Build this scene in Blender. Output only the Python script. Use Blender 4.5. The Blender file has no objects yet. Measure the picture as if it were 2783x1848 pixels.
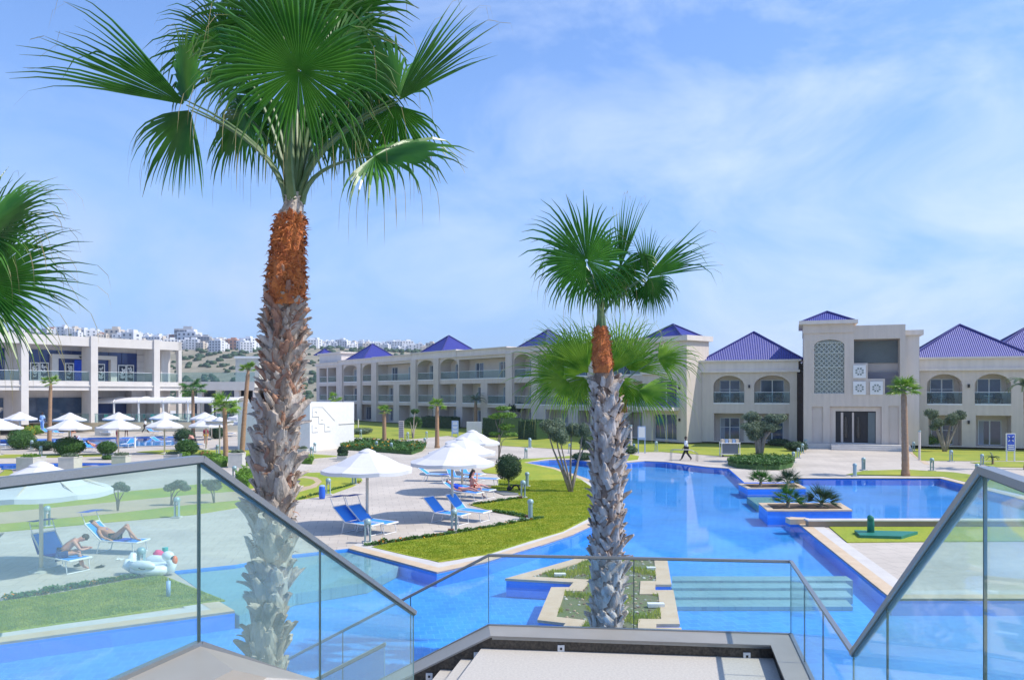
import bpy, bmesh, math, random
from mathutils import Vector, Matrix, noise
from mathutils.geometry import tessellate_polygon
random.seed(7)
R = math.radians
scene = bpy.context.scene
# ------------------------------------------------------------------ camera, sky, sun, exposure
K, HZ, CX, CAMH = 2110.0, 1067.0, 1391.5, 5.0
cam_data = bpy.data.cameras.new("camera"); cam = bpy.data.objects.new("camera", cam_data)
scene.collection.objects.link(cam); scene.camera = cam
cam.location = (0, 0, CAMH); cam.rotation_euler = (R(90), 0, 0)
cam_data.sensor_width = 36; cam_data.lens = K / 2783 * 36
cam_data.shift_y = (HZ - 924) / 2783; cam_data.clip_end = 6000; cam_data.clip_start = .05
SUN_EL, SUN_AZ = R(50), math.atan2(-.13, .99)
world = bpy.data.worlds.new("World"); scene.world = world; world.use_nodes = True
nt = world.node_tree; nt.nodes.clear(); N = nt.nodes.new; Lk = nt.links.new
out = N('ShaderNodeOutputWorld'); bg = N('ShaderNodeBackground'); sky = N('ShaderNodeTexSky')
sky.sky_type = 'NISHITA'; sky.sun_disc = False; sky.sun_elevation = SUN_EL
sky.sun_rotation = math.pi / 2 - SUN_AZ; sky.air_density = 1.0; sky.dust_density = .6; sky.ozone_density = 1.2
tc = N('ShaderNodeTexCoord'); mp = N('ShaderNodeMapping'); mp.inputs['Scale'].default_value = (1.6, 1.1, 3.2)
mp.inputs['Rotation'].default_value = (0, R(25), R(20)); mp.inputs['Location'].default_value = (.35, .2, .1)
Lk(tc.outputs['Generated'], mp.inputs[0])
n1 = N('ShaderNodeTexNoise'); n1.inputs['Scale'].default_value = 2.3; n1.inputs['Detail'].default_value = 9
n1.inputs['Roughness'].default_value = .62; n1.inputs['Distortion'].default_value = .5; Lk(mp.outputs[0], n1.inputs['Vector'])
cr = N('ShaderNodeValToRGB'); cr.color_ramp.elements[0].position = .42; cr.color_ramp.elements[1].position = .70
Lk(n1.outputs[0], cr.inputs[0])
sx = N('ShaderNodeSeparateXYZ'); Lk(tc.outputs['Generated'], sx.inputs[0])
wx = N('ShaderNodeMapRange'); wx.inputs['From Min'].default_value = -.45; wx.inputs['From Max'].default_value = .45
wx.inputs['To Min'].default_value = .18; wx.inputs['To Max'].default_value = .72; Lk(sx.outputs[0], wx.inputs[0])
mm = N('ShaderNodeMath'); mm.operation = 'MULTIPLY'; Lk(cr.outputs[0], mm.inputs[0]); Lk(wx.outputs[0], mm.inputs[1])
tint = N('ShaderNodeMixRGB'); tint.blend_type = 'MULTIPLY'; tint.inputs[0].default_value = 1
tint.inputs[2].default_value = (.72, .95, 1.30, 1); Lk(sky.outputs[0], tint.inputs[1])
mx = N('ShaderNodeMixRGB'); mx.inputs[2].default_value = (4.3, 5.0, 6.3, 1)
hz = N('ShaderNodeMapRange'); hz.inputs['From Min'].default_value = .0; hz.inputs['From Max'].default_value = .55
hz.inputs['To Min'].default_value = .85; hz.inputs['To Max'].default_value = 0; Lk(sx.outputs[2], hz.inputs[0])
hm_ = N('ShaderNodeMixRGB'); hm_.inputs[2].default_value = (1.7, 2.72, 4.85, 1); Lk(hz.outputs[0], hm_.inputs[0]); Lk(tint.outputs[0], hm_.inputs[1])
Lk(mm.outputs[0], mx.inputs[0]); Lk(hm_.outputs[0], mx.inputs[1])
n3 = N('ShaderNodeTexNoise'); n3.inputs['Scale'].default_value = 5.5; n3.inputs['Detail'].default_value = 8; n3.inputs['Roughness'].default_value = .55; Lk(tc.outputs['Generated'], n3.inputs['Vector'])
c3 = N('ShaderNodeValToRGB'); c3.color_ramp.elements[0].position = .44; c3.color_ramp.elements[1].position = .62; Lk(n3.outputs[0], c3.inputs[0])
m3 = N('ShaderNodeMapRange'); m3.interpolation_type = 'SMOOTHSTEP'; m3.inputs['From Min'].default_value = -.12; m3.inputs['From Max'].default_value = -.34; Lk(sx.outputs[0], m3.inputs[0])
m4 = N('ShaderNodeMapRange'); m4.interpolation_type = 'SMOOTHSTEP'; m4.inputs['From Min'].default_value = .27; m4.inputs['From Max'].default_value = .14; m4.inputs['To Max'].default_value = .5; Lk(sx.outputs[2], m4.inputs[0])
q1 = N('ShaderNodeMath'); q1.operation = 'MULTIPLY'; Lk(m3.outputs[0], q1.inputs[0]); Lk(m4.outputs[0], q1.inputs[1])
q2 = N('ShaderNodeMath'); q2.operation = 'MULTIPLY'; Lk(q1.outputs[0], q2.inputs[0]); Lk(c3.outputs[0], q2.inputs[1])
mx2 = N('ShaderNodeMixRGB'); mx2.inputs[2].default_value = (3.6, 4.2, 5.4, 1); Lk(q2.outputs[0], mx2.inputs[0]); Lk(mx.outputs[0], mx2.inputs[1])
Lk(mx2.outputs[0], bg.inputs[0]); bg.inputs[1].default_value = .13; Lk(bg.outputs[0], out.inputs[0])
sd = bpy.data.lights.new("sun", 'SUN'); sd.energy = 3.3; sd.angle = R(.53); sd.color = (1, .94, .84)
sun = bpy.data.objects.new("sun", sd); scene.collection.objects.link(sun)
sdir = Vector((math.cos(SUN_AZ) * math.cos(SUN_EL), math.sin(SUN_AZ) * math.cos(SUN_EL), math.sin(SUN_EL)))
sun.rotation_euler = sdir.to_track_quat('Z', 'Y').to_euler(); sun.location = (30, 0, 40)
vs = scene.view_settings; vs.view_transform = 'Standard'; vs.look = 'None'; vs.gamma = 1; vs.exposure = .6
# ------------------------------------------------------------------ picture-to-ground helpers (metres)
VW = dict(z1=(0,840,.3061), z2=(660,840,.3302), z3=(1400,840,.3061), z4=(2063,820,.3061), z5=(0,1240,.3878),
          z6=(780,1240,.3878), z7=(1880,1240,.3877), A=(1360,1480,.23468), B=(1080,1640,.16935), C=(0,1100,.16935),
          D=(380,1100,.16935), E=(760,1060,.16935), F=(1100,1060,.16935), Gz=(1140,1260,.14395), H=(80,1370,.20322),
          T=(50,0,.5504), P=(1380,500,.38265), d=(0,0,1.1787), s=(0,0,1))
def q(k, x, y): a, b, c = VW[k]; return (a + c * x, b + c * y)
def P(u, v, d): return Vector(((u - CX) / K * d, d, CAMH - (v - HZ) / K * d))
def G(u, v, z=0.0): return P(u, v, (CAMH - z) * K / (v - HZ))
def GQ(k, x, y, z=0.0): return G(*q(k, x, y), z)
def PQ(k, x, y, d): return P(*q(k, x, y), d)
# ------------------------------------------------------------------ materials
MATS = {}
def mat(name, col, rough=.7, col2=None, scale=5., detail=4, amt=1., bump=0., bscale=None, metal=0., spec=.5, kind='noise', coat=0., stretch=None):
    if name in MATS: return MATS[name]
    m = bpy.data.materials.new(name); m.use_nodes = True; t = m.node_tree; b = t.nodes['Principled BSDF']
    b.inputs['Roughness'].default_value = rough; b.inputs['Metallic'].default_value = metal
    b.inputs['Specular IOR Level'].default_value = spec; b.inputs['Coat Weight'].default_value = coat
    b.inputs['Base Color'].default_value = (*col, 1)
    tcn = t.nodes.new('ShaderNodeTexCoord'); src = tcn.outputs['Object']
    if stretch:
        mpn = t.nodes.new('ShaderNodeMapping'); mpn.inputs['Scale'].default_value = stretch
        t.links.new(src, mpn.inputs[0]); src = mpn.outputs[0]
    if col2:
        n = t.nodes.new('ShaderNodeTexNoise'); n.inputs['Scale'].default_value = scale; n.inputs['Detail'].default_value = detail
        n.inputs['Roughness'].default_value = .6
        r = t.nodes.new('ShaderNodeValToRGB'); r.color_ramp.elements[0].position = .34; r.color_ramp.elements[1].position = .66
        r.color_ramp.elements[0].color = (*col, 1); r.color_ramp.elements[1].color = (*col2, 1)
        t.links.new(src, n.inputs['Vector']); t.links.new(n.outputs[0], r.inputs[0]); t.links.new(r.outputs[0], b.inputs['Base Color'])
    if bump:
        n2 = t.nodes.new('ShaderNodeTexNoise'); n2.inputs['Scale'].default_value = bscale or scale * 3; n2.inputs['Detail'].default_value = 5
        bp = t.nodes.new('ShaderNodeBump'); bp.inputs['Strength'].default_value = bump; bp.inputs['Distance'].default_value = .02
        t.links.new(src, n2.inputs['Vector']); t.links.new(n2.outputs[0], bp.inputs['Height']); t.links.new(bp.outputs[0], b.inputs['Normal'])
    MATS[name] = m; return m
def tile_mat(name, c1, c2, mortar, w, h, ms=.02, rough=.6, rot=0., bump=.2, big=.3):
    m = mat(name, c1, rough); t = m.node_tree; b = t.nodes['Principled BSDF']
    tcn = t.nodes.new('ShaderNodeTexCoord'); mpn = t.nodes.new('ShaderNodeMapping'); mpn.inputs['Rotation'].default_value = (0, 0, rot)
    br = t.nodes.new('ShaderNodeTexBrick'); br.inputs['Scale'].default_value = 1; br.inputs['Brick Width'].default_value = w
    br.inputs['Row Height'].default_value = h; br.inputs['Mortar Size'].default_value = ms; br.inputs['Color1'].default_value = (*c1, 1)
    br.inputs['Color2'].default_value = (*c2, 1); br.inputs['Mortar'].default_value = (*mortar, 1)
    n = t.nodes.new('ShaderNodeTexNoise'); n.inputs['Scale'].default_value = big; n.inputs['Detail'].default_value = 6
    r = t.nodes.new('ShaderNodeMapRange'); r.inputs['From Min'].default_value = .3; r.inputs['From Max'].default_value = .7
    r.inputs['To Min'].default_value = .82; r.inputs['To Max'].default_value = 1.08
    mu = t.nodes.new('ShaderNodeMixRGB'); mu.blend_type = 'MULTIPLY'; mu.inputs[0].default_value = 1
    L = t.links.new; L(tcn.outputs['Object'], mpn.inputs[0]); L(mpn.outputs[0], br.inputs[0]); L(tcn.outputs['Object'], n.inputs[0])
    L(n.outputs[0], r.inputs[0]); L(br.outputs[0], mu.inputs[1]); L(r.outputs[0], mu.inputs[2]); L(mu.outputs[0], b.inputs['Base Color'])
    return m
def leaf_mat(name, c1, c2, tip=(.22, .2, .07), trans=.35, rough=.45, scale=2.):
    m = bpy.data.materials.new(name); m.use_nodes = True; t = m.node_tree; b = t.nodes['Principled BSDF']; o = t.nodes['Material Output']
    L = t.links.new; b.inputs['Roughness'].default_value = rough
    tcn = t.nodes.new('ShaderNodeTexCoord'); n = t.nodes.new('ShaderNodeTexNoise'); n.inputs['Scale'].default_value = scale; n.inputs['Detail'].default_value = 3
    L(tcn.outputs['Object'], n.inputs[0]); r = t.nodes.new('ShaderNodeValToRGB'); r.color_ramp.elements[0].position = .35; r.color_ramp.elements[1].position = .65
    r.color_ramp.elements[0].color = (*c1, 1); r.color_ramp.elements[1].color = (*c2, 1); L(n.outputs[0], r.inputs[0])
    at = t.nodes.new('ShaderNodeAttribute'); at.attribute_name = 'tip'
    mxn = t.nodes.new('ShaderNodeMixRGB'); mxn.inputs[2].default_value = (*tip, 1); L(at.outputs['Fac'], mxn.inputs[0]); L(r.outputs[0], mxn.inputs[1])
    L(mxn.outputs[0], b.inputs['Base Color']); tr = t.nodes.new('ShaderNodeBsdfTranslucent'); L(mxn.outputs[0], tr.inputs[0])
    ms = t.nodes.new('ShaderNodeMixShader'); ms.inputs[0].default_value = trans; L(b.outputs[0], ms.inputs[1]); L(tr.outputs[0], ms.inputs[2]); L(ms.outputs[0], o.inputs[0])
    MATS[name] = m; return m
def glass_mat(name, tintc, diff, dcol=(.7, .85, .85), rough=.02, ior=1.45, refl=.6):
    m = bpy.data.materials.new(name); m.use_nodes = True; t = m.node_tree; t.nodes.clear(); L = t.links.new; n = t.nodes.new
    o = n('ShaderNodeOutputMaterial'); tr = n('ShaderNodeBsdfTransparent'); tr.inputs[0].default_value = (*tintc, 1)
    gl = n('ShaderNodeBsdfGlossy'); gl.inputs['Roughness'].default_value = rough; lw = n('ShaderNodeLayerWeight'); lw.inputs[0].default_value = .5
    pw = n('ShaderNodeMath'); pw.operation = 'POWER'; pw.inputs[1].default_value = 5; L(lw.outputs['Facing'], pw.inputs[0])
    fr = n('ShaderNodeMath'); fr.operation = 'MULTIPLY_ADD'; f0 = ((ior-1)/(ior+1))**2; fr.inputs[1].default_value = (1-f0)*refl; fr.inputs[2].default_value = f0*refl; L(pw.outputs[0], fr.inputs[0])
    df = n('ShaderNodeBsdfDiffuse'); df.inputs[0].default_value = (*dcol, 1)
    tl = n('ShaderNodeBsdfTranslucent'); tl.inputs[0].default_value = (*dcol, 1)
    dd = n('ShaderNodeMixShader'); dd.inputs[0].default_value = .5; L(df.outputs[0], dd.inputs[1]); L(tl.outputs[0], dd.inputs[2])
    a = n('ShaderNodeMixShader'); a.inputs[0].default_value = diff; L(tr.outputs[0], a.inputs[1]); L(dd.outputs[0], a.inputs[2])
    b = n('ShaderNodeMixShader'); L(fr.outputs[0], b.inputs[0]); L(a.outputs[0], b.inputs[1]); L(gl.outputs[0], b.inputs[2]); L(b.outputs[0], o.inputs[0])
    MATS[name] = m; return m
def water_mat(name, tintc):
    m = glass_mat(name, tintc, .0, rough=.05, ior=1.33, refl=.85); t = m.node_tree; L = t.links.new
    tcn = t.nodes.new('ShaderNodeTexCoord'); n = t.nodes.new('ShaderNodeTexNoise'); n.inputs['Scale'].default_value = 2.2; n.inputs['Detail'].default_value = 4
    bp = t.nodes.new('ShaderNodeBump'); bp.inputs['Strength'].default_value = .35; bp.inputs['Distance'].default_value = .02
    L(tcn.outputs['Object'], n.inputs[0]); L(n.outputs[0], bp.inputs['Height'])
    for x in t.nodes:
        if x.bl_idname in ('ShaderNodeBsdfGlossy', 'ShaderNodeLayerWeight'): L(bp.outputs[0], x.inputs['Normal'])
    return m
M_paving = tile_mat('paving_stone', (.56, .495, .42), (.51, .45, .38), (.36, .315, .27), .6, .6, .010, .7, R(-10.7), big=.25)
M_pavefar = mat('entrance_paving', (.58, .545, .52), .8, (.50, .47, .45), .4)
M_soil = mat('dry_ground', (.34, .27, .19), .95, (.42, .34, .25), .15, 6)
M_sand = mat('sandy_bed', (.50, .38, .25), .95, (.42, .33, .22), .8, 6, bump=.4)
M_lawn = mat('lawn_grass', (.35, .36, .022), .9, (.21, .30, .016), .38, 9, bump=.9, bscale=30)
def lawn_detail(m):
    t = m.node_tree; b = t.nodes['Principled BSDF']; src = b.inputs['Base Color'].links[0].from_socket; tcn = t.nodes.new('ShaderNodeTexCoord')
    n = t.nodes.new('ShaderNodeTexNoise'); n.inputs['Scale'].default_value = 16; n.inputs['Detail'].default_value = 8; n.inputs['Roughness'].default_value = .8
    r = t.nodes.new('ShaderNodeMapRange'); r.inputs['From Min'].default_value = .3; r.inputs['From Max'].default_value = .7; r.inputs['To Min'].default_value = .55; r.inputs['To Max'].default_value = 1.4
    mu = t.nodes.new('ShaderNodeMixRGB'); mu.blend_type = 'MULTIPLY'; mu.inputs[0].default_value = 1
    t.links.new(tcn.outputs['Object'], n.inputs[0]); t.links.new(n.outputs[0], r.inputs[0]); t.links.new(src, mu.inputs[1]); t.links.new(r.outputs[0], mu.inputs[2]); t.links.new(mu.outputs[0], b.inputs['Base Color'])
lawn_detail(M_lawn)
M_lawn2 = mat('lawn_grass_far', (.33, .34, .03), .9, (.19, .26, .02), .35, 7, bump=.5, bscale=10)
M_coping = mat('beige_coping', (.55, .41, .26), .6, (.62, .49, .34), 2.2, 6, bump=.1)
M_gutter = mat('white_gutter_stone', (.60, .57, .53), .7, (.52, .49, .455), 1.5, 6)
M_tile = tile_mat('blue_pool_tile', (.05, .32, .82), (.08, .39, .88), (.15, .47, .90), .3, .3, .012, .5, R(-10.7), big=.4)
M_walltile = mat('deep_blue_wall_tile', (.05, .27, .80), .4, (.07, .31, .84), 6)
M_beach = tile_mat('submerged_beige_tile', (.38, .46, .42), (.35, .43, .39), (.27, .34, .33), .4, .4, .012, .6, R(-10.7))
M_water = water_mat('pool_water', (.72, .93, 1.0))
M_render = mat('grey_beige_render', (.64, .555, .48), .85, (.595, .515, .445), .5, 6, bump=.05, bscale=20)
M_render2 = mat('pale_render', (.66, .61, .58), .85, (.61, .565, .535), .4, 6)
def streaks(m):
    t = m.node_tree; b = t.nodes['Principled BSDF']; src = b.inputs['Base Color'].links[0].from_socket; tcn = t.nodes.new('ShaderNodeTexCoord'); mp_ = t.nodes.new('ShaderNodeMapping'); mp_.inputs['Scale'].default_value = (2.2, 2.2, .16)
    n = t.nodes.new('ShaderNodeTexNoise'); n.inputs['Scale'].default_value = 1.6; n.inputs['Detail'].default_value = 7
    r = t.nodes.new('ShaderNodeMapRange'); r.inputs['From Min'].default_value = .35; r.inputs['From Max'].default_value = .65; r.inputs['To Min'].default_value = .94; r.inputs['To Max'].default_value = 1.03
    mu = t.nodes.new('ShaderNodeMixRGB'); mu.blend_type = 'MULTIPLY'; mu.inputs[0].default_value = 1
    L = t.links.new; L(tcn.outputs['Object'], mp_.inputs[0]); L(mp_.outputs[0], n.inputs[0]); L(n.outputs[0], r.inputs[0]); L(src, mu.inputs[1]); L(r.outputs[0], mu.inputs[2]); L(mu.outputs[0], b.inputs['Base Color'])
streaks(M_render); streaks(M_render2)
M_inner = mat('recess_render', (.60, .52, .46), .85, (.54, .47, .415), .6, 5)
M_cornice = mat('cornice_stone', (.72, .645, .58), .8, (.67, .60, .54), .7, 5)
streaks(M_cornice)
M_white = mat('white_paint', (.78, .78, .77), .5, (.72, .72, .71), 3)
M_whitewall = mat('white_plaster', (.62, .585, .545), .8, (.57, .535, .495), .7, 6)
M_frame = mat('white_window_frame', (.62, .64, .65), .4)
M_pane = mat('dark_window_glass', (.02, .045, .095), .06, (.045, .08, .14), .8, spec=.8)
M_paneblue = mat('blue_tinted_glass', (.006, .026, .13), .08, (.01, .045, .21), .35, spec=.6)
M_curtain = mat('pale_curtain', (.34, .37, .42), .9, (.26, .29, .34), 2, stretch=(8, 1, .3))
M_balglass = glass_mat('balcony_glass', (.80, .90, .90), .06, (.5, .66, .66))
M_railglass = glass_mat('railing_glass', (.85, .955, .935), .11, (.66, .86, .82), rough=.03)
M_railglass2 = glass_mat('clear_railing_glass', (.94, .985, .98), .03, (.6, .8, .8), rough=.03, refl=.5)
M_steel = mat('brushed_steel', (.36, .37, .37), .34, (.30, .31, .31), 6, metal=.75, stretch=(.5, 30, 30))
M_darkjoint = mat('dark_joint', (.03, .07, .075), .4)
M_edge = mat('green_glass_edge', (.10, .26, .27), .2)
M_bronze = mat('taupe_metal_coping', (.36, .33, .29), .42, (.31, .285, .25), 1.2, metal=.15)
M_granite = mat('dark_granite', (.012, .011, .010), .35, (.085, .07, .055), 26, 6)
M_floor = mat('speckled_landing_tile', (.54, .50, .44), .7, (.44, .405, .36), 30, 7)
M_concrete = mat('pale_concrete', (.54, .53, .49), .85, (.46, .46, .42), 3, 6, bump=.2)
M_boot = mat('grey_leaf_base', (.60, .52, .44), .9, (.27, .215, .175), 7, 7, bump=.8, bscale=40, stretch=(1, 1, .35))
M_boot2 = mat('brown_leaf_base', (.42, .32, .25), .9, (.19, .135, .10), 8, 7, bump=.8, bscale=40, stretch=(1, 1, .35))
M_core = mat('brown_trunk_bark', (.13, .085, .06), .95, (.27, .19, .14), 8, 6, bump=.8)
M_fibre = mat('orange_trunk_fibre', (.62, .20, .045), .9, (.36, .10, .035), 14, 7, bump=1., bscale=50)
M_trunk = mat('palm_trunk_tan', (.40, .24, .14), .9, (.29, .18, .11), 4, 5, bump=.5, stretch=(1, 1, 4))
M_petiole = mat('green_petiole', (.065, .13, .035), .45, (.13, .19, .07), 6)
M_frond = leaf_mat('palm_frond', (.03, .145, .014), (.085, .26, .028), (.40, .33, .14), .40, .33, 3)
M_frond2 = leaf_mat('palm_frond_light', (.10, .26, .015), (.27, .44, .04), (.62, .55, .16), .42, .4, 4)
M_bark = mat('olive_bark', (.20, .16, .13), .95, (.32, .27, .22), 7, 6, bump=.7)
M_leaf = leaf_mat('hedge_leaf', (.035, .115, .018), (.08, .19, .03), (.2, .3, .05), .25, .6, 5)
M_leafdark = leaf_mat('dark_hedge_leaf', (.018, .06, .018), (.035, .09, .025), (.1, .2, .05), .2, .6, 5)
M_olive = leaf_mat('olive_leaf', (.10, .155, .085), (.19, .24, .15), (.3, .34, .2), .25, .6, 4)
M_bright = leaf_mat('bright_leaf', (.09, .22, .02), (.2, .34, .04), (.3, .35, .05), .3, .6, 4)
M_flower = leaf_mat('orange_flower', (.80, .22, .02), (.85, .45, .03), (.8, .3, .1), .2, .6, 9)
M_redflower = leaf_mat('pink_flower', (.55, .05, .08), (.5, .14, .1), (.6, .2, .1), .2, .6, 9)
M_canvas = mat('white_canvas', (.64, .63, .64), .8, (.60, .59, .60), 2)
M_cream = mat('cream_post', (.66, .59, .47), .6)
M_blue = mat('blue_mesh_fabric', (.04, .27, .84), .75, (.05, .31, .88), 30)
M_bluedk = mat('blue_shade_fabric', (.012, .07, .42), .8)
M_towel = mat('royal_blue_towel', (.012, .05, .55), .95, (.02, .12, .7), 12, bump=.5)
M_roof = None
M_lampgrey = mat('blue_grey_lamp_metal', (.30, .42, .44), .4, metal=.2)
M_skin = mat('tanned_skin', (.55, .27, .18), .55, (.48, .22, .14), 5); M_skinp = mat('sunburnt_skin', (.62, .26, .2), .55, (.58, .33, .25), 6)
M_skind = mat('dark_skin', (.10, .045, .03), .5)
M_hair = mat('dark_hair', (.012, .009, .008), .6, (.04, .025, .015), 30)
M_black = mat('black_cloth', (.012, .012, .016), .8); M_swan = mat('white_vinyl', (.82, .83, .86), .25, coat=.3)
M_beak = mat('orange_vinyl', (.85, .16, .02), .35); M_teal = mat('teal_plastic', (.02, .42, .36), .3); M_pink = mat('pink_fabric', (.75, .05, .2), .7)
M_green = mat('green_plastic_lid', (.01, .16, .12), .5, (.015, .2, .14), 5); M_bin = mat('blue_plastic', (.02, .12, .60), .4)
M_signblue = mat('blue_sign_face', (.03, .09, .55), .4); M_signpale = mat('pale_blue_sign', (.30, .42, .62), .4)
M_dark = mat('black_and_doorway_shade', (.012, .010, .012), .6); M_lattice = mat('pale_green_lattice', (.50, .53, .48), .7); M_greypanel = mat('slate_panel', (.115, .145, .15), .6, (.13, .16, .17), 2)
M_scrub = mat('scrub_hillside', (.34, .295, .21), .95, (.19, .18, .12), .05, 8, bump=.6, bscale=.3)
M_yellow = mat('cream_terrace_wall', (.82, .74, .56), .8, (.78, .70, .52), .5)
def roof_mat():
    m = mat('blue_roof_tile', (.035, .04, .38), .45); t = m.node_tree; b = t.nodes['Principled BSDF']; L = t.links.new
    at = t.nodes.new('ShaderNodeUVMap'); sp = t.nodes.new('ShaderNodeSeparateXYZ'); L(at.outputs[0], sp.inputs[0])
    w = t.nodes.new('ShaderNodeTexWave'); w.bands_direction = 'X'; w.inputs['Scale'].default_value = 1.9; w.inputs['Distortion'].default_value = .3; L(at.outputs[0], w.inputs[0])
    w2 = t.nodes.new('ShaderNodeTexWave'); w2.bands_direction = 'Y'; w2.wave_profile = 'SAW'; w2.inputs['Scale'].default_value = .9; w2.inputs['Distortion'].default_value = .6; L(at.outputs[0], w2.inputs[0])
    r = t.nodes.new('ShaderNodeValToRGB'); r.color_ramp.elements[0].color = (.016, .02, .19, 1); r.color_ramp.elements[1].color = (.042, .052, .34, 1); L(w.outputs[0], r.inputs[0])
    n = t.nodes.new('ShaderNodeTexNoise'); n.inputs['Scale'].default_value = 3; L(at.outputs[0], n.inputs[0])
    r2 = t.nodes.new('ShaderNodeMapRange'); r2.inputs['To Min'].default_value = .75; r2.inputs['To Max'].default_value = 1.3; L(n.outputs[0], r2.inputs[0])
    mu = t.nodes.new('ShaderNodeMixRGB'); mu.blend_type = 'MULTIPLY'; mu.inputs[0].default_value = 1; L(r.outputs[0], mu.inputs[1]); L(r2.outputs[0], mu.inputs[2]); L(mu.outputs[0], b.inputs['Base Color'])
    ad = t.nodes.new('ShaderNodeMath'); L(w.outputs[0], ad.inputs[0]); L(w2.outputs[0], ad.inputs[1])
    bp = t.nodes.new('ShaderNodeBump'); bp.inputs['Strength'].default_value = .6; bp.inputs['Distance'].default_value = .08; L(ad.outputs[0], bp.inputs['Height']); L(bp.outputs[0], b.inputs['Normal'])
    return m
M_roof = roof_mat()
# ------------------------------------------------------------------ mesh builder
class MB:
    def __init__(s): s.v = []; s.f = []; s.m = []; s.mats = []; s.tip = None; s.M = None
    def mi(s, m):
        if m not in s.mats: s.mats.append(m)
        return s.mats.index(m)
    def add(s, vs_, fs, m, tip=None):
        o = len(s.v)
        if s.M is not None: vs_ = [s.M @ Vector(x) for x in vs_]
        s.v += [tuple(x) for x in vs_]; k = s.mi(m)
        for f in fs: s.f.append([i + o for i in f]); s.m.append(k)
        if tip is not None:
            if s.tip is None: s.tip = [0.0] * o
            s.tip += [0.0] * (o - len(s.tip)) + list(tip)
        elif s.tip is not None: s.tip += [0.0] * len(vs_)
        return s
    def box(s, x0, y0, z0, x1, y1, z1, m):
        v = [(x0,y0,z0),(x1,y0,z0),(x1,y1,z0),(x0,y1,z0),(x0,y0,z1),(x1,y0,z1),(x1,y1,z1),(x0,y1,z1)]
        return s.add(v, [(0,3,2,1),(4,5,6,7),(0,1,5,4),(1,2,6,5),(2,3,7,6),(3,0,4,7)], m)
    def cbox(s, c, sz, m, rot=0):
        c = Vector(c); h = Vector(sz) / 2; rm = Matrix.Rotation(rot, 3, 'Z'); v = []
        for z in (-1, 1):
            for a, b in ((-1,-1),(1,-1),(1,1),(-1,1)): v.append(c + rm @ Vector((a*h.x, b*h.y, z*h.z)))
        return s.add(v, [(0,3,2,1),(4,5,6,7),(0,1,5,4),(1,2,6,5),(2,3,7,6),(3,0,4,7)], m)
    def tube(s, pts, rad, m, n=8, flat=None, caps=True):
        pts = [Vector(p) for p in pts]; rr = rad if isinstance(rad, (list, tuple)) else [rad] * len(pts)
        vs_ = []; up = None
        for i, p in enumerate(pts):
            t = (pts[min(i+1, len(pts)-1)] - pts[max(i-1, 0)]).normalized()
            if up is None: up = Vector((0,0,1)) if abs(t.z) < .9 else Vector((1,0,0))
            a = t.cross(up)
            if a.length < 1e-4: a = t.cross(Vector((0,1,0)))
            a.normalize(); b = a.cross(t).normalized(); up = b
            for k in range(n):
                an = 2*math.pi*(k+.5)/n; vs_.append(p + a*math.cos(an)*rr[i] + b*math.sin(an)*rr[i]*(flat or 1))
        fs = [(i*n+k, i*n+(k+1)%n, (i+1)*n+(k+1)%n, (i+1)*n+k) for i in range(len(pts)-1) for k in range(n)]
        if caps: fs += [tuple(range(n-1, -1, -1)), tuple((len(pts)-1)*n+k for k in range(n))]
        return s.add(vs_, fs, m)
    def bar(s, a, b, w, h, m):   # rectangular bar, w across, h up
        a, b = Vector(a), Vector(b); t = (b-a).normalized(); x = t.cross(Vector((0,0,1)))
        x = x.normalized() if x.length > 1e-4 else Vector((1,0,0)); z = x.cross(t).normalized(); v = []
        for p in (a, b):
            for i, j in ((-1,-1),(1,-1),(1,1),(-1,1)): v.append(p + x*i*w/2 + z*j*h/2)
        return s.add(v, [(0,1,2,3),(7,6,5,4),(0,4,5,1),(1,5,6,2),(2,6,7,3),(3,7,4,0)], m)
    def lathe(s, prof, m, n=16, c=(0,0,0), sx=1, sy=1, wob=0):
        c = Vector(c); vs_ = []; N_ = len(prof)
        for (r, z) in prof:
            for k in range(n):
                a = 2*math.pi*k/n; rr = r*(1 + (wob*math.cos(a*8) if wob else 0)); vs_.append(c + Vector((rr*math.cos(a)*sx, rr*math.sin(a)*sy, z)))
        fs = [(i*n+k, i*n+(k+1)%n, (i+1)*n+(k+1)%n, (i+1)*n+k) for i in range(N_-1) for k in range(n)]
        fs += [tuple(range(n-1, -1, -1)), tuple((N_-1)*n+k for k in range(n))]
        return s.add(vs_, fs, m)
    def ell(s, c, r, m, n=12, k=8, jit=0, seed=0):
        c = Vector(c); vs_ = []; fs = []
        for i in range(k+1):
            ph = math.pi*i/k
            for j in range(n):
                th = 2*math.pi*j/n; d = Vector((math.sin(ph)*math.cos(th), math.sin(ph)*math.sin(th), math.cos(ph)))
                w = 1 + (jit*noise.noise(d*2.3 + Vector((seed, 0, 0))) if jit else 0); vs_.append(c + Vector((d.x*r[0], d.y*r[1], d.z*r[2]))*w)
        for i in range(k):
            for j in range(n): fs.append((i*n+j, (i+1)*n+j, (i+1)*n+(j+1)%n, i*n+(j+1)%n))
        return s.add(vs_, fs, m)
    def poly(s, loops, z, m, flip=False):
        pl = [[Vector((p[0], p[1], 0)) for p in lp] for lp in loops]; allp = [p for lp in pl for p in lp]
        tris = tessellate_polygon(pl); fs = []
        for t in tris:
            a, b, c = (allp[i] for i in t)
            cr_ = (b-a).cross(c-a).z
            if abs(cr_) < 1e-9: continue
            fs.append(t if (cr_ > 0) != flip else t[::-1])
        return s.add([(p.x, p.y, z) for p in allp], fs, m)
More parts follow.
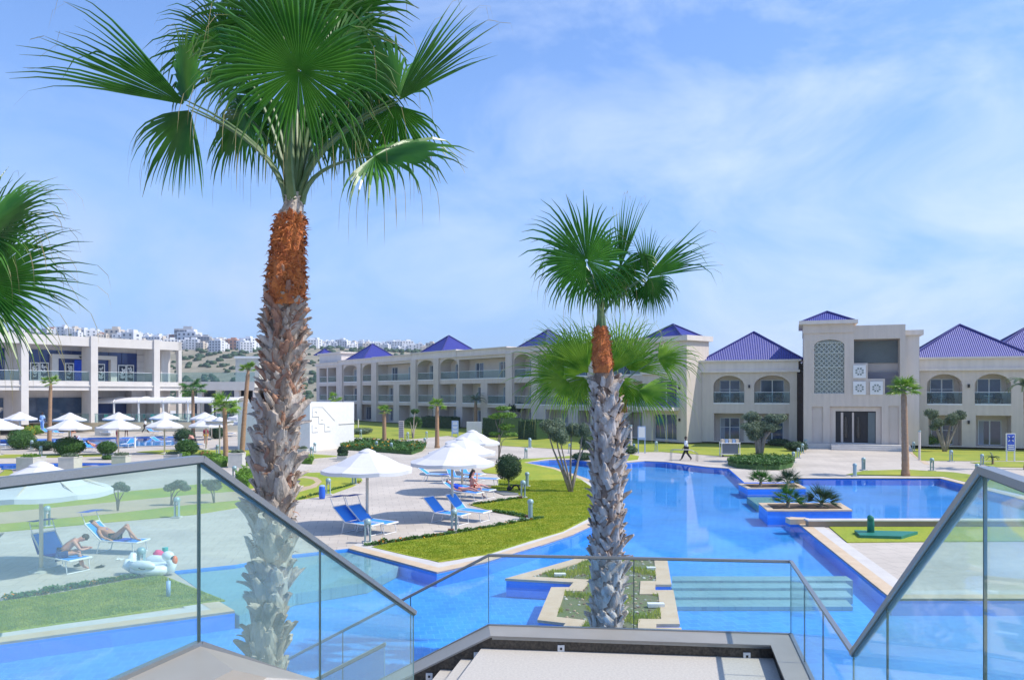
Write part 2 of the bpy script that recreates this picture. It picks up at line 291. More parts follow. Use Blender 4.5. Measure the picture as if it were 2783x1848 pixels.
    def prism(s, pts, z0, z1, m, mtop=None, bottom=False):
        n = len(pts); s.poly([pts], z1, mtop or m)
        area = sum(pts[i][0]*pts[(i+1)%n][1]-pts[(i+1)%n][0]*pts[i][1] for i in range(n))
        vs_ = [(p[0], p[1], z0) for p in pts] + [(p[0], p[1], z1) for p in pts]
        fs = [(i, (i+1)%n, n+(i+1)%n, n+i) for i in range(n)]
        if area < 0: fs = [f[::-1] for f in fs]
        return s.add(vs_, fs, m)
    def build(s, name, parent=None, smooth=False, loc=None, rotz=0, hidden=False):
        me = bpy.data.meshes.new(name); me.from_pydata(s.v, [], s.f)
        for m in s.mats: me.materials.append(m)
        me.polygons.foreach_set('material_index', s.m)
        if smooth: me.polygons.foreach_set('use_smooth', [True]*len(s.f))
        if s.tip is not None:
            a = me.attributes.new('tip', 'FLOAT', 'POINT'); a.data.foreach_set('value', s.tip + [0.0]*(len(s.v)-len(s.tip)))
        me.update(); o = bpy.data.objects.new(name, me); scene.collection.objects.link(o)
        if parent: o.parent = parent
        if loc is not None: o.location = loc
        o.rotation_euler.z = rotz
        return o
def smooth_angle(o, deg=35):
    bm = bmesh.new(); bm.from_mesh(o.data)
    for e in bm.edges:
        if len(e.link_faces) == 2 and e.calc_face_angle(0) > R(deg): e.smooth = False
    for f in bm.faces: f.smooth = True
    bm.to_mesh(o.data); bm.free(); return o
def tag(o, label=None, cat=None, group=None, kind=None):
    if label: o['label'] = label
    if cat: o['category'] = cat
    if group: o['group'] = group
    if kind: o['kind'] = kind
    return o
def thing(name, label, cat, loc=(0,0,0), rotz=0, group=None):
    o = bpy.data.objects.new(name, None); scene.collection.objects.link(o); o.location = loc; o.rotation_euler = (0,0,rotz)
    o.empty_display_size = .2; return tag(o, label, cat, group)
KIDS = {}
def copy_tree(o, parent=None, loc=None, rotz=None, label=None, scale=None):
    c = o.copy(); scene.collection.objects.link(c)
    if parent: c.parent = parent
    if loc is not None: c.location = loc
    if rotz is not None: c.rotation_euler.z = rotz
    if label: c['label'] = label
    if scale is not None: c.scale = scale if hasattr(scale, '__len__') else (scale,)*3
    kids = KIDS.get(o.name)
    if kids is None: kids = KIDS[o.name] = [x for x in bpy.data.objects if x.parent == o]
    for ch in kids: copy_tree(ch, c)
    return c
def offset_poly(pts, d):   # + = outward for any winding
    n = len(pts); area = sum(pts[i][0]*pts[(i+1)%n][1]-pts[(i+1)%n][0]*pts[i][1] for i in range(n)); sg = 1 if area > 0 else -1; res = []
    for i in range(n):
        p0, p1, p2 = Vector(pts[i-1][:2]), Vector(pts[i][:2]), Vector(pts[(i+1)%n][:2])
        a = (p1-p0).normalized(); b = (p2-p1).normalized(); na = Vector((a.y, -a.x))*sg; nb = Vector((b.y, -b.x))*sg
        m = na+nb; m = m.normalized() if m.length > 1e-3 else na; c = max(.45, m.dot(na)); res.append(p1 + m*d/c)
    return res
# ------------------------------------------------------------------ ground, paving and pools
S = lambda *p: [G(u, v) for u, v in p]
main_pool = S((-600,1830),(0,1747),(638,1661),(560,1615),(469,1552),(640,1535),(780,1509),(947,1491),(1070,1524),(1187,1556),(1323,1527),(1470,1482),(1560,1452),(1640,1415),(1668,1372),(1655,1325),(1590,1299),(1507,1271),(1427,1257.5),(1492,1250),(1562,1249),(1660,1262),(1694,1258),(1752,1253),(1807,1255),(1920,1269),(1980,1273),(2023,1311),(2140,1311),(2168,1300),(2555,1300),(2645,1323),(2783,1358),(2960,1402),(2960,1409),(2198,1409),(2147,1405),(2423,1628),(3100,1628)) + [Vector((25,17,0)), Vector((25,5.2,0)), Vector((-17,5.2,0))]
far_pool = S((-80,1197),(478,1186),(482,1206),(470,1211),(222,1217),(-80,1210))
channel = S((-120,1262),(200,1258),(334,1259),(334,1264),(205,1268),(0,1277),(-140,1284))
resort = [Vector((-190,-40,0)), Vector((130,-40,0)), Vector((130,128,0)), Vector((-20,175,0)), Vector((-190,190,0))]
g = MB(); big = [(-2500,-600),(2500,-600),(2500,4500),(-2500,4500)]
g.poly([big, resort], -.02, M_soil); tag(g.build('ground'), kind='structure')
g = MB(); g.poly([resort, main_pool, far_pool, channel], 0, M_paving); tag(g.build('pool_deck'), kind='structure')
def basin(pts, depth, nm, water=-.045):
    g = MB(); g.poly([pts], -depth, M_tile); tag(g.build(nm + '_floor'), kind='structure')
    n = len(pts); g = MB(); area = sum(pts[i][0]*pts[(i+1)%n][1]-pts[(i+1)%n][0]*pts[i][1] for i in range(n))
    for i in range(n):
        a, b = pts[i], pts[(i+1) % n]; f = (0,1,2,3) if area < 0 else (3,2,1,0)
        g.add([(a[0],a[1],-depth),(b[0],b[1],-depth),(b[0],b[1],.01),(a[0],a[1],.01)], [f], M_walltile)
    tag(g.build(nm + '_walls'), kind='structure')
    g = MB(); g.poly([pts], water, M_water); tag(g.build('water'), kind='structure')
basin(main_pool, .40, 'pool'); basin(far_pool, .35, 'far_pool'); basin(channel, .3, 'channel_pool')
def ring(pts, d0, d1, z, m, nm, skip=()):
    a = offset_poly(pts, d0) if d0 else [Vector(p[:2]) for p in pts]; b = offset_poly(pts, d1); n = len(pts); g = MB()
    for i in range(n):
        if i in skip: continue
        j = (i+1) % n; g.add([(a[i].x,a[i].y,z),(a[j].x,a[j].y,z),(b[j].x,b[j].y,z),(b[i].x,b[i].y,z),
              (a[i].x,a[i].y,z-.05),(a[j].x,a[j].y,z-.05)], [(0,1,2,3)] if (b[i]-a[i]).cross(a[j]-a[i]) < 0 else [(3,2,1,0)], m)
        g.add([(a[i].x,a[i].y,z),(a[j].x,a[j].y,z),(a[j].x,a[j].y,z-.06),(a[i].x,a[i].y,z-.06)], [(0,1,2,3)], m)
    tag(g.build(nm), kind='structure')
nn = len(main_pool); sk = (26,27,28,33,34,nn-4,nn-3,nn-2,nn-1)
ring(main_pool, 0, .38, .022, M_coping, 'pool_coping', sk + (5,6,3,4)); ring(main_pool, .38, .80, .016, M_gutter, 'overflow_gutter', sk + (5,6,3,4))
ring(far_pool, 0, .5, .05, M_gutter, 'far_pool_coping'); ring(channel, 0, .3, .03, M_coping, 'channel_coping')
# slotted overflow grating beside the left lawn
g = MB(); a, b = offset_poly(main_pool, .42), offset_poly(main_pool, .70)
for k in range(260):
    t = k/260; p0 = a[0].lerp(a[1], t); p1 = b[0].lerp(b[1], t); d = (a[1]-a[0]).normalized()*.022
    g.add([(p0.x,p0.y,.0205),(p0.x+d.x,p0.y+d.y,.0205),(p1.x+d.x,p1.y+d.y,.0205),(p1.x,p1.y,.0205)], [(0,1,2,3)], M_lampgrey)
tag(g.build('overflow_grating'), kind='structure')
# shallow beige shelf and submerged steps
g = MB(); sh = S((650,1662),(520,1590),(469,1552),(640,1535),(780,1509),(947,1491),(1085,1530),(1001,1572),(803,1603)); g.prism([(p.x, p.y) for p in offset_poly(sh, -.02)], -.39, -.10, M_beach); tag(g.build('shallow_shelf'), kind='structure')
g = MB(); ys = [(1557,-.08),(1569,-.15),(1582,-.22),(1599,-.29),(1616,-.4)]
for i in range(4):
    (v0, z0), (v1, _) = ys[i], ys[i+1]; a, b, c, d = G(1826,v1), G(2318-(4-i)*0,v1), G(2300,v0), G(1826,v0)
    g.prism([(a.x,a.y),(b.x,b.y),(c.x,c.y),(d.x,d.y)], -.39, z0, M_beach)
tag(g.build('submerged_steps'), kind='structure')
g = MB(); g.prism([(p.x,p.y) for p in [GQ('z7',385,272),GQ('z7',560,272),GQ('z7',600,335),GQ('z7',465,330)]], -.39, -.09, M_beach); tag(g.build('submerged_ledge'), kind='structure')
# lawns
def lawn(pts, z=.03, m=M_lawn, nm='lawn', bed=False):
    g = MB(); g.prism([(p[0], p[1]) for p in pts], 0, z, m); return tag(g.build(nm), kind='structure')
left_lawn = S((-560,1808),(0,1722),(560,1640),(612,1634),(445,1567),(420,1566),(300,1588),(150,1616),(0,1637),(-400,1690))
lawn(left_lawn, .035)
cl = [q('z6',*p) for p in ((1062,742),(850,700),(592,638),(720,612),(1165,548),(1440,492),(1712,440),(1440,385),(1290,343),(1500,318),(1655,288),(1610,262),(1480,240),(1380,215),(1480,205))] + [q('F',1500,1440),q('F',1700,1400),q('F',1500,1350),q('F',1290,1330),q('F',1230,1290),q('F',1430,1235),q('F',1500,1165),q('F',1760,1118),q('F',2362,1085),(1597,1235),(1694,1231),(1737,1240),(1733,1249),(1660,1257),(1562,1245),(1492,1246),(1423,1257),(1505,1275.5),(1578,1303),(1628,1338),(1638,1372),(1612,1404),(1530,1446),(1440,1472),(1323,1509)]
central_lawn = S(*cl); lawn(central_lawn, .03)
mid_left = S((-300,1395),(0,1372),(528,1318),(803,1286),(865,1285),(935,1286),(978,1293),(985,1306),(962,1321),(896,1345),(803,1360),(675,1375),(528,1399),(0,1446),(-300,1470)); lawn(mid_left, .03)
g = MB(); g.prism([(p.x,p.y) for p in S((-200,1408),(0,1395),(250,1372),(528,1346),(660,1336),(790,1302),(830,1295),(862,1299),(875,1310),(860,1325),(800,1342),(640,1362),(528,1372),(300,1398),(0,1426),(-200,1440))], 0, .045, M_sand); tag(g.build('sandy_bed'), kind='structure')
g = MB(); g.prism([(p.x,p.y) for p in S((760,1309),(825,1301),(850,1305),(858,1313),(842,1322),(760,1334),(700,1342),(700,1325))], 0, .06, M_lawn2); tag(g.build('round_lawn'), kind='structure')
far_lawn = S((830,1180),(961,1188.5),(1082,1195),(1100,1195),(1218,1184),(1354,1211),(1500,1219),(1597,1223),(1694,1229),(1798,1228),(1951,1239),(2120,1243),(2168,1244),(2192,1215),(2194,1202),(1900,1196),(1600,1178),(1307,1160),(1000,1143),(800,1137)); lawn(far_lawn, .03, M_lawn2)
lawn(S((2474,1208),(2560,1211),(2790,1213),(3000,1214),(3000,1250),(2780,1252),(2640,1253),(2505,1252),(2482,1232)), .03, M_lawn2)
lawn(S((2636,1257),(2700,1254.5),(3000,1258),(3000,1276),(2700,1269)), .03, M_lawn2)
lawn(S((2300,1290.5),(2345,1280),(2461,1276.5),(2590,1284),(2690,1297),(2900,1330),(2990,1372),(2780,1345),(2650,1317),(2562,1295.5)), .03, M_lawn2)
lawn([GQ('z7',960,495),GQ('z7',1790,497),GQ('z7',2500,497),GQ('z7',2500,598),GQ('z7',1700,600),GQ('z7',1090,606)], .03)
lawn(S((-80,1236),(278,1234),(276,1240),(160,1243),(-80,1246)), .03, M_lawn2)
lawn(S((370,1228),(450,1223),(690,1224),(690,1236),(560,1238),(450,1236)), .03, M_lawn2)
lawn(S((200,1270),(345,1266),(420,1262),(340,1282),(200,1291)), .03, M_lawn2)
lawn(S((-100,1279),(30,1276),(40,1290),(-100,1302)), .03, M_lawn2)
lawn(S((620,1236),(835,1233),(925,1240),(840,1247),(620,1247)), .03, M_lawn2)
# light expansion joints of the main walk
g = MB()
for a, b in (((2185,1225),(2135,1262)),((2472,1225),(2520,1262))):
    p0, p1 = G(*a), G(*b); g.bar(p0+Vector((0,0,.006)), p1+Vector((0,0,.006)), .35, .01, M_coping)
tag(g.build('walk_edging'), kind='structure')
# hill behind the hotel
def hill(x, y):
    f = max(0, min(1, (y-300)/280)); f = f*f*(3-2*f); top = 37 + 10*max(0, min(1, (-x-235)/130)) - 6*max(0, min(1, (x+150)/300)) + .05*max(0, y-560)
    if x > -60: top *= max(.0, 1-(x+60)/420)
    return f*top + 3.0*noise.noise(Vector((x/60, y/60, 0)))*f + 1.2*noise.noise(Vector((x/14, y/14, 3)))*f - .6
g = MB(); xs = [-900+i*9 for i in range(190)]; yy = [240+j*10 for j in range(95)]
vs_ = [(x, y, hill(x, y)) for y in yy for x in xs]; nx = len(xs)
g.add(vs_, [(j*nx+i, j*nx+i+1, (j+1)*nx+i+1, (j+1)*nx+i) for j in range(len(yy)-1) for i in range(nx-1)], M_scrub)
tag(g.build('hillside', smooth=True), kind='structure')
g = MB(); rnd = random.Random(4)
for k in range(1900):
    y = rnd.uniform(330, 760); x = (rnd.uniform(-60, 1250) - CX)/K*y; z = hill(x, y); r = rnd.uniform(.8, 2.6)
    g.M = Matrix.Translation((x, y, z)); g.ell((0,0,r*.3), (r, r, r*.7), M_leafdark, 6, 4, .5, k)
g.M = None; tag(g.build('scrub_bushes', smooth=True), kind='stuff')
# ------------------------------------------------------------------ stairs, landing and glass railings
def strip_box(a_o, b_o, a_i, b_i, h, m, g):
    a_o, b_o, a_i, b_i = map(Vector, (a_o, b_o, a_i, b_i)); dz = Vector((0,0,h))
    return g.add([a_o-dz, b_o-dz, b_i-dz, a_i-dz, a_o, b_o, b_i, a_i], [(3,2,1,0),(4,5,6,7),(0,1,5,4),(1,2,6,5),(2,3,7,6),(3,0,4,7)], m)
LT, LC, LE = Vector((-2.72,2.15,4.6)), Vector((-1.90,4.71,4.6)), Vector((-1.066,8.41,2.62))
RT, RC, RE = Vector((1.9,2.35,4.6)), Vector((2.45,4.02,4.6)), Vector((3.12,7.09,2.62))
BL, BR = Vector((-.343,11.4,2.62)), Vector((3.94,10.97,2.62))
dl = Vector((-.99,.14,-.54)); FL = Vector((-1.38,8.45,2.27))
sb = thing('stairway', 'pale tiled stair landing with dark granite sides above the pool', 'stairway', (0,0,0))
g = MB(); g.prism([(-1.9,4.71),(2.45,4.02),(1.9,2.2),(3.2,-5),(-4,-5),(-2.8,2.0)], -.9, 3.3, M_floor); g.build('upper_floor', sb)
g = MB(); g.prism([(-1.0,8.2),(3.1,6.9),(3.94,10.95),(-.343,11.38)], -1.04, 1.40, M_floor); g.build('landing', sb)
for k in range(12):
    t0, t1 = k/12, (k+1)/12; z = 3.3 - (k+1)*(1.9/13); l0, l1 = Vector((-1.9,4.71)).lerp(Vector((-1.0,8.3)), t0), Vector((-1.9,4.71)).lerp(Vector((-1.0,8.3)), t1)
    r0, r1 = Vector((2.45,4.02)).lerp(Vector((3.1,7.0)), t0), Vector((2.45,4.02)).lerp(Vector((3.1,7.0)), t1)
    g = MB(); g.prism([tuple(l0), tuple(r0), tuple(r1), tuple(l1)], -.5, z, M_floor); g.build('step', sb)
for k in range(8):
    a = Vector((-.36, 11.2, 0)) + Vector((-.99,.14,0))*.3*k; b = a + Vector((-.99,.14,0))*.31; bk = Vector((-.2,-1,0)).normalized()*2.95
    g = MB(); z = 1.40 - .165*(k+1); g.prism([tuple(a[:2]), tuple(b[:2]), tuple((b+bk)[:2]), tuple((a+bk)[:2])], -1.04, z, M_floor); g.build('step', sb)
g = MB(); z = 1.59   # coping caps (taupe) round the landing
iL, iR = Vector((-.30,10.9,z)), Vector((3.50,10.50,z))
strip_box((-.343,11.4,z), (3.94,10.97,z), iL, iR, .025, M_bronze, g)
rd = (RE-BR); rd.z = 0
strip_box((3.94,10.97,z), (3.94+rd.x*1.05,10.97+rd.y*1.05,z), (3.50,10.50,z), (3.56+rd.x*1.0,10.5+rd.y*.98,z), .025, M_bronze, g)
e = Vector((-.343,11.4,z)) + Vector((-.99,.14,-.53))*3.2
strip_box(e, (-.343,11.4,z), e+Vector((.0,-.5,0)), iL, .025, M_bronze, g)
# cap of the upper terrace and of the near flight
c0 = Vector((LC.x, LC.y, 3.47)); c1 = Vector((LT.x, LT.y, 3.47)); c2 = Vector((LE.x, LE.y, 1.52)); inn = Vector((.40,-.10,0))
strip_box(c1, c0, c1+inn, c0+Vector((.36,-.42,0)), .25, M_bronze, g); strip_box(c0, c2, c0+Vector((.36,-.42,0)), c2+inn, .3, M_bronze, g)
d0 = Vector((RC.x, RC.y, 3.47)); d1 = Vector((RT.x, RT.y, 3.47)); d2 = Vector((RE.x, RE.y, 1.52))
strip_box(d0, d1, d0+Vector((-.4,-.2,0)), d1+Vector((-.4,0,0)), .25, M_bronze, g); strip_box(d2, d0, d2+Vector((-.4,0,0)), d0+Vector((-.4,-.2,0)), .3, M_bronze, g)
g.build('metal_coping', sb)
g = MB()   # granite faces
zt, zb = 1.56, 1.0
for a, b, off in (((-.33,11.3),(3.9,10.88),.0),):
    g.add([(-.30,10.93,zb),(3.55,10.53,zb),(3.55,10.53,zt),(-.30,10.93,zt),(-.30,11.3,zb),(3.55,10.9,zb),(3.55,10.9,zt),(-.30,11.3,zt)], [(0,1,2,3),(4,7,6,5),(3,2,6,7)], M_granite)
g.add([(3.56,10.62,zb),(3.56+rd.x,10.62+rd.y,zb),(3.56+rd.x,10.62+rd.y,zt),(3.56,10.62,zt)], [(0,1,2,3),(3,2,1,0)], M_granite)
s0 = Vector((-.30,10.94,zt)); s1 = s0 + Vector((-.99,.14,-.53))*3.1
g.add([s1+Vector((0,0,-.9)), s0+Vector((0,0,-.9)), s0, s1], [(0,1,2,3)], M_granite)
g.build('granite_wall', sb)
g = MB()   # outer walls of landing and flight
g.add([(-.343,11.39,-1.04),(3.94,10.96,-1.04),(3.94,10.96,1.53),(-.343,11.39,1.53)], [(3,2,1,0)], M_render2)
w0 = Vector((-.343,11.39,1.5)); w1 = w0 + Vector((-.99,.14,-.53))*3.1
g.add([(w1.x,w1.y,-1.04),(w0.x,w0.y,-1.04),w0,w1], [(3,2,1,0)], M_render2)
g.add([(3.94,10.96,-1.04),(3.94+rd.x,10.96+rd.y,-1.04),(3.94+rd.x,10.96+rd.y,1.53),(3.94,10.96,1.53)], [(0,1,2,3)], M_render2)
g.build('outer_wall', sb)
g = MB(); g.bar((-.28,10.915,1.548), (3.52,10.515,1.548), .012, .022, M_steel); g.build('steel_strip', sb)
for p in (PQ('A',700,1190,10.85), PQ('z7',370,1380,10.66)):
    g = MB(); y = 10.93 - (p.x+.30)*(.4/3.85); g.cbox((p.x, y-.012, p.z), (.095,.02,.095), M_white); o = g.build('step_light', sb)
    g = MB(); g.cbox((p.x, y-.024, p.z), (.03,.01,.03), M_dark); g.build('lens', o)
for kx, ky in ((1285,795),(510,1165)):
    p = PQ('B',kx,ky,11.05); y = 10.94 + (-.30-p.x)*.1414; g = MB(); g.cbox((p.x, y-.012, p.z), (.095,.02,.095), M_white); o = g.build('step_light', sb)
    g = MB(); g.cbox((p.x, y-.024, p.z), (.03,.01,.03), M_dark); g.build('lens', o)
def glass_run(root, a, b, h, cuts, gap=.02, hw=.055, hh=.035, gm=None):
    a, b = Vector(a), Vector(b); t = (b-a); tn = Vector((t.x,t.y,0)).normalized(); sd_ = Vector((-tn.y, tn.x, 0))*.007
    cs = [0]+list(cuts)+[1]; L = t.length
    for i in range(len(cs)-1):
        p = a+t*cs[i]+tn*.006; r = a+t*cs[i+1]-tn*.006; g = MB(); dz = Vector((0,0,h)); du = Vector((0,0,hh*.6))
        g.add([p-sd_-dz, r-sd_-dz, r+sd_-dz, p+sd_-dz, p-sd_-du, r-sd_-du, r+sd_-du, p+sd_-du], [(0,1,5,4),(2,3,7,6)], gm or M_railglass)
        o = g.build('glass_panel', root); g = MB()
        g.add([p-sd_-dz, r-sd_-dz, r+sd_-dz, p+sd_-dz, p-sd_-du, r-sd_-du, r+sd_-du, p+sd_-du], [(1,2,6,5),(3,0,4,7),(4,5,6,7)], M_edge); g.build('glass_edge', o)
    for c in cs[1:-1]:
        p = a+t*c; g = MB(); g.bar(p-Vector((0,0,h)), p-Vector((0,0,hh)), .011, .016, M_darkjoint); g.build('joint', root)
    g = MB(); g.bar(a, b, hw, hh, M_steel); g.bar(a-Vector((0,0,hh*.62)), b-Vector((0,0,hh*.62)), hw*.55, .014, M_darkjoint); g.build('handrail', root)
    g = MB(); dz = Vector((0,0,h+.005)); g.bar(a-dz, b-dz, .05, .04, M_steel); g.build('base_channel', root)
r1 = thing('glass_railing', 'glass railing with broad steel handrail at the left, peaking before the thick palm trunk', 'railing', (0,0,0))
glass_run(r1, LT, LC, 1.12, (.02,), hw=.075, hh=.04); glass_run(r1, LC, LE, 1.12, (.42,), hw=.075, hh=.04)
g = MB(); g.bar(LC-Vector((0,0,1.12)), LC-Vector((0,0,.03)), .014, .022, M_darkjoint); g.build('corner_joint', r1)
r2 = thing('glass_railing', 'glass railing at the right edge with steel handrail rising to a peak', 'railing', (0,0,0))
glass_run(r2, RC, RT, 1.12, (), hw=.075, hh=.04); glass_run(r2, RE, RC, 1.12, (.38,), hw=.075, hh=.04)
g = MB(); g.bar(RC-Vector((0,0,1.12)), RC-Vector((0,0,.03)), .012, .018, M_darkjoint); g.build('corner_joint', r2)
r3 = thing('glass_railing', 'low glass railing with thin handrail around the landing in front of the pool', 'railing', (0,0,0))
glass_run(r3, BL, BR, 1.03, (.49,), hw=.05, hh=.03, gm=M_railglass2); glass_run(r3, BR, RE, 1.03, (.3,.62), hw=.05, hh=.03, gm=M_railglass2)
le = BL + dl*3.1; glass_run(r3, le, BL, 1.03, (.28,.62), hw=.05, hh=.03, gm=M_railglass2)
g = MB(); g.bar(BL-Vector((0,0,1.0)), BL-Vector((0,0,.03)), .008, .008, M_edge); g.build('corner_joint', r3)
r4 = thing('glass_railing', 'short glass railing of the lower steps seen through the left railing', 'railing', (0,0,0))
glass_run(r4, FL, FL + dl*2.4, 1.0, (.4,), hw=.05, hh=.03, gm=M_railglass2)
# ------------------------------------------------------------------ planted islands and low walls in the pool
def island(nm, label, cat, outer, ztop, rim, soilm, zs=-.03, wallm=M_walltile, capm=M_coping):
    t = thing(nm, label, cat, (0,0,0)); inner = offset_poly(outer, -rim)
    g = MB(); g.prism([(p[0],p[1]) for p in outer], -.39, ztop-.05, wallm); g.build('wall', t)
    g = MB(); o2 = offset_poly(outer, .02); g.poly([o2, inner], ztop, capm); n = len(outer)
    for lp, s_ in ((o2, 1), (inner, -1)):
        for i in range(n):
            a, b = lp[i], lp[(i+1)%n]; g.add([(a.x,a.y,ztop-.06),(b.x,b.y,ztop-.06),(b.x,b.y,ztop),(a.x,a.y,ztop)], [(0,1,2,3)], capm)
    g.build('coping', t); g = MB(); g.poly([offset_poly(inner, .01)], ztop+zs, soilm); g.build('soil', t); return t, inner
M_bed = mat('planter_bed', (.16,.15,.085), .95, (.11,.16,.045), 2.2, 7, bump=.8, bscale=18); M_darksoil = mat('dark_soil', (.07,.045,.03), .95, (.12,.08,.05), 6, bump=.6)
isl = S((1376,1571),(1595,1509),(1811,1515),(1823,1587),(1779,1587),(1779,1603),(1828,1603),(1845,1694),(1781,1694),(1781,1705),(1849,1705),(1866,1800),(1470,1800),(1500,1742),(1540,1692),(1463,1683),(1500,1595),(1549,1595),(1561,1581))
isl = [G(0,0) if False else Vector(((p.x)*.98, p.y*.98, 0)) for p in isl]   # top face is 0.1 m up
island_t, isl_in = island('pool_island', 'stepped beige-edged planting island with two palms in the pool', 'planter', isl, .10, .36, M_bed)
pl2 = [GQ('z7',*p, .28) for p in ((470,325),(1040,325),(1122,374),(532,376))]; island('pool_planter', 'near beige-edged planter in the pool with two dark fan palms', 'planter', pl2, .28, .28, M_darksoil)
pl1 = [GQ('z7',*p, .15) for p in ((328,190),(742,188),(800,220),(392,222))]; island('pool_planter', 'farther low planter in the pool with two small spiky palms', 'planter', pl1, .15, .22, M_darksoil)
t = thing('low_wall', 'low brown stone wall with pale coping between right pool and lawn', 'wall', (0,0,0))
a, b = GQ('z7',820,497), GQ('z7',2600,499); M_stone = mat('brown_wall_stone', (.33,.25,.18), .8, (.24,.19,.15), .9, 6)
g = MB(); g.cbox(((a.x+b.x)/2, a.y+.16, .11), (b.x-a.x, .3, .22), M_stone); g.build('wall_face', t); g = MB(); g.cbox(((a.x+b.x)/2, a.y+.17, .245), (b.x-a.x+.08, .42, .05), M_gutter); g.build('coping', t)
c = GQ('z7',760,470); g = MB(); g.cbox((c.x-.1, c.y, .1), (.75,.5,.2), M_coping); g.build('end_block', t)

# real blades on the nearest lawns and weeds and stones on the island
def in_poly(x, y, pts):
    r_ = False; k = len(pts)
    for i in range(k):
        a, b = pts[i], pts[(i+1)%k]
        if (a[1] > y) != (b[1] > y) and x < (b[0]-a[0])*(y-a[1])/(b[1]-a[1])+a[0]: r_ = not r_
    return r_
M_blade = leaf_mat('grass_blade', (.27, .37, .02), (.46, .48, .05), (.4,.38,.1), .45, .7, 1.5)
def grass(pts, n, h, z0, seed, cl=.0, ymax=60):
    rr = random.Random(seed); g = MB(); xs = [p[0] for p in pts]; ys = [p[1] for p in pts]; x0, x1, y0, y1 = max(min(xs),-16), max(xs), min(ys), min(max(ys), ymax); c = 0; t = 0
    while c < n and t < n*12:
        t += 1; x, y = rr.uniform(x0, x1), y0 + (y1-y0)*rr.random()**1.35
        if not in_poly(x, y, pts): continue
        if cl and noise.noise(Vector((x*1.1, y*1.1, seed))) < cl: continue
        c += 1; a = rr.uniform(0, 6.28); w = .012*rr.uniform(.7,1.6)*(y/18); hh = h*rr.uniform(.4,1.3); l = hh*rr.uniform(.1,.7); b = rr.uniform(0,6.28)
        g.add([(x-w*math.cos(a), y-w*math.sin(a), z0), (x+w*math.cos(a), y+w*math.sin(a), z0), (x+l*math.cos(b), y+l*math.sin(b), z0+hh)], [(0,1,2)], M_blade)
    tag(g.build('grass'), kind='stuff')
grass([tuple(p[:2]) for p in offset_poly(left_lawn, -.05)], 42000, .035, .035, 1)
grass([tuple(p[:2]) for p in offset_poly(central_lawn, -.06)], 60000, .032, .03, 2, ymax=44)
grass([tuple(p[:2]) for p in isl_in], 9000, .10, .06, 3, .05)
rr_ = random.Random(8); g = MB(); c = 0
while c < 420:
    x, y = rr_.uniform(-1.5, 4.5), rr_.uniform(13, 25)
    if not in_poly(x, y, [tuple(p[:2]) for p in isl_in]): continue
    c += 1; r = rr_.uniform(.015, .05); g.ell((x, y, .075), (r, r*.8, r*.6), rr_.choice((M_concrete, M_sand, M_core)), 6, 4, .4, c)
tag(g.build('gravel'), kind='stuff')
# ------------------------------------------------------------------ palms
def fan_blade(g, hub, axis, nrm, Rr, spread, nseg, droop, rnd, mt, joined=.5, bulge=.25, up_rag=.15, hang=.0, steps=7):
    hub = Vector(hub); a = Vector(axis).normalized(); n = Vector(nrm); n = (n - a*n.dot(a)).normalized(); b = n.cross(a).normalized()
    dth = 2*spread/nseg; Z = Vector((0,0,-1))
    for i in range(nseg):
        th = -spread + dth*(i+.5); f = abs(th)/math.pi
        th += rnd.uniform(-.22, .22)*dth; brk = rnd.random() < .10; L = Rr*(1.02-.30*f**1.6)*rnd.uniform(.80, 1.08)*(.85 if rnd.random() < .12 else 1); lat = rnd.uniform(-.35, .35)
        d = (a*math.cos(th) + b*math.sin(th)).normalized(); side0 = (-a*math.sin(th) + b*math.cos(th))
        p = hub + d*.02*Rr; js = joined*rnd.uniform(.88, 1.08); vsx = []; tips = []; ds = L/steps*1.0
        rs = [0, .16, .34] + [.34 + (1-.34)*k/(steps-3) for k in range(1, steps-2)]
        dr = droop*rnd.uniform(.4, 2.0) + hang*f + (1.6 if brk else 0); prev = 0
        tw = rnd.uniform(-.5, .5)
        for k, r in enumerate(rs):
            step = (r-prev)*L; prev = r; p = p + d*step
            if r <= js: w = math.tan(dth/2)*r*L*1.04 + .002
            else: w = math.tan(dth/2)*js*L*max(0.04, (1-(r-js)/(1-js)))**.8
            d = (d - n*bulge*.10 + side0*(lat*max(0, r-js)*.5) + Z*dr*max(0, r-js*.7)**1.3*1.5).normalized()
            s = (side0 - d*side0.dot(d)).normalized(); nn_ = d.cross(s).normalized()
            if nn_.dot(n) < 0: nn_ = -nn_
            if r > js: s = (s*math.cos(tw*(r-js)*2) + nn_*math.sin(tw*(r-js)*2))
            vsx += [p - s*w - nn_*w*.75, p + nn_*w*.55, p + s*w - nn_*w*.75]
            tp = max(0, (r-.80)/.20)*rnd.uniform(.2, 1.0) if r > .8 else 0; tips += [tp]*3
        m_ = len(rs); fs = []
        for k in range(m_-1): fs += [(3*k,3*k+1,3*k+4,3*k+3), (3*k+1,3*k+2,3*k+5,3*k+4)]
        g.add(vsx, fs, mt, tips)
        if up_rag and rnd.random() < up_rag:   # loose fibre from the tip
            p0 = vsx[-2]; pts = [p0, p0 + d*.10*Rr + Z*.05*Rr, p0 + d*.14*Rr + Z*.2*Rr]
            w = .0012*Rr/1.; g.add([pts[0]-s*w*2, pts[0]+s*w*2, pts[1]-s*w*2, pts[1]+s*w*2, pts[2]], [(0,1,3,2),(2,3,4)], mt, [1]*5)
def petiole(g, B, hub, up, r0, r1, m, n=7):
    B, hub = Vector(B), Vector(hub); c = B + Vector(up)*(hub-B).length*.5; pts = []
    for k in range(9):
        t = k/8; pts.append(B*(1-t)**2 + c*2*t*(1-t) + hub*t*t)
    g.tube(pts, [r0+(r1-r0)*k/8 for k in range(9)], m, n, flat=.6); return (pts[-1]-pts[-2]).normalized()
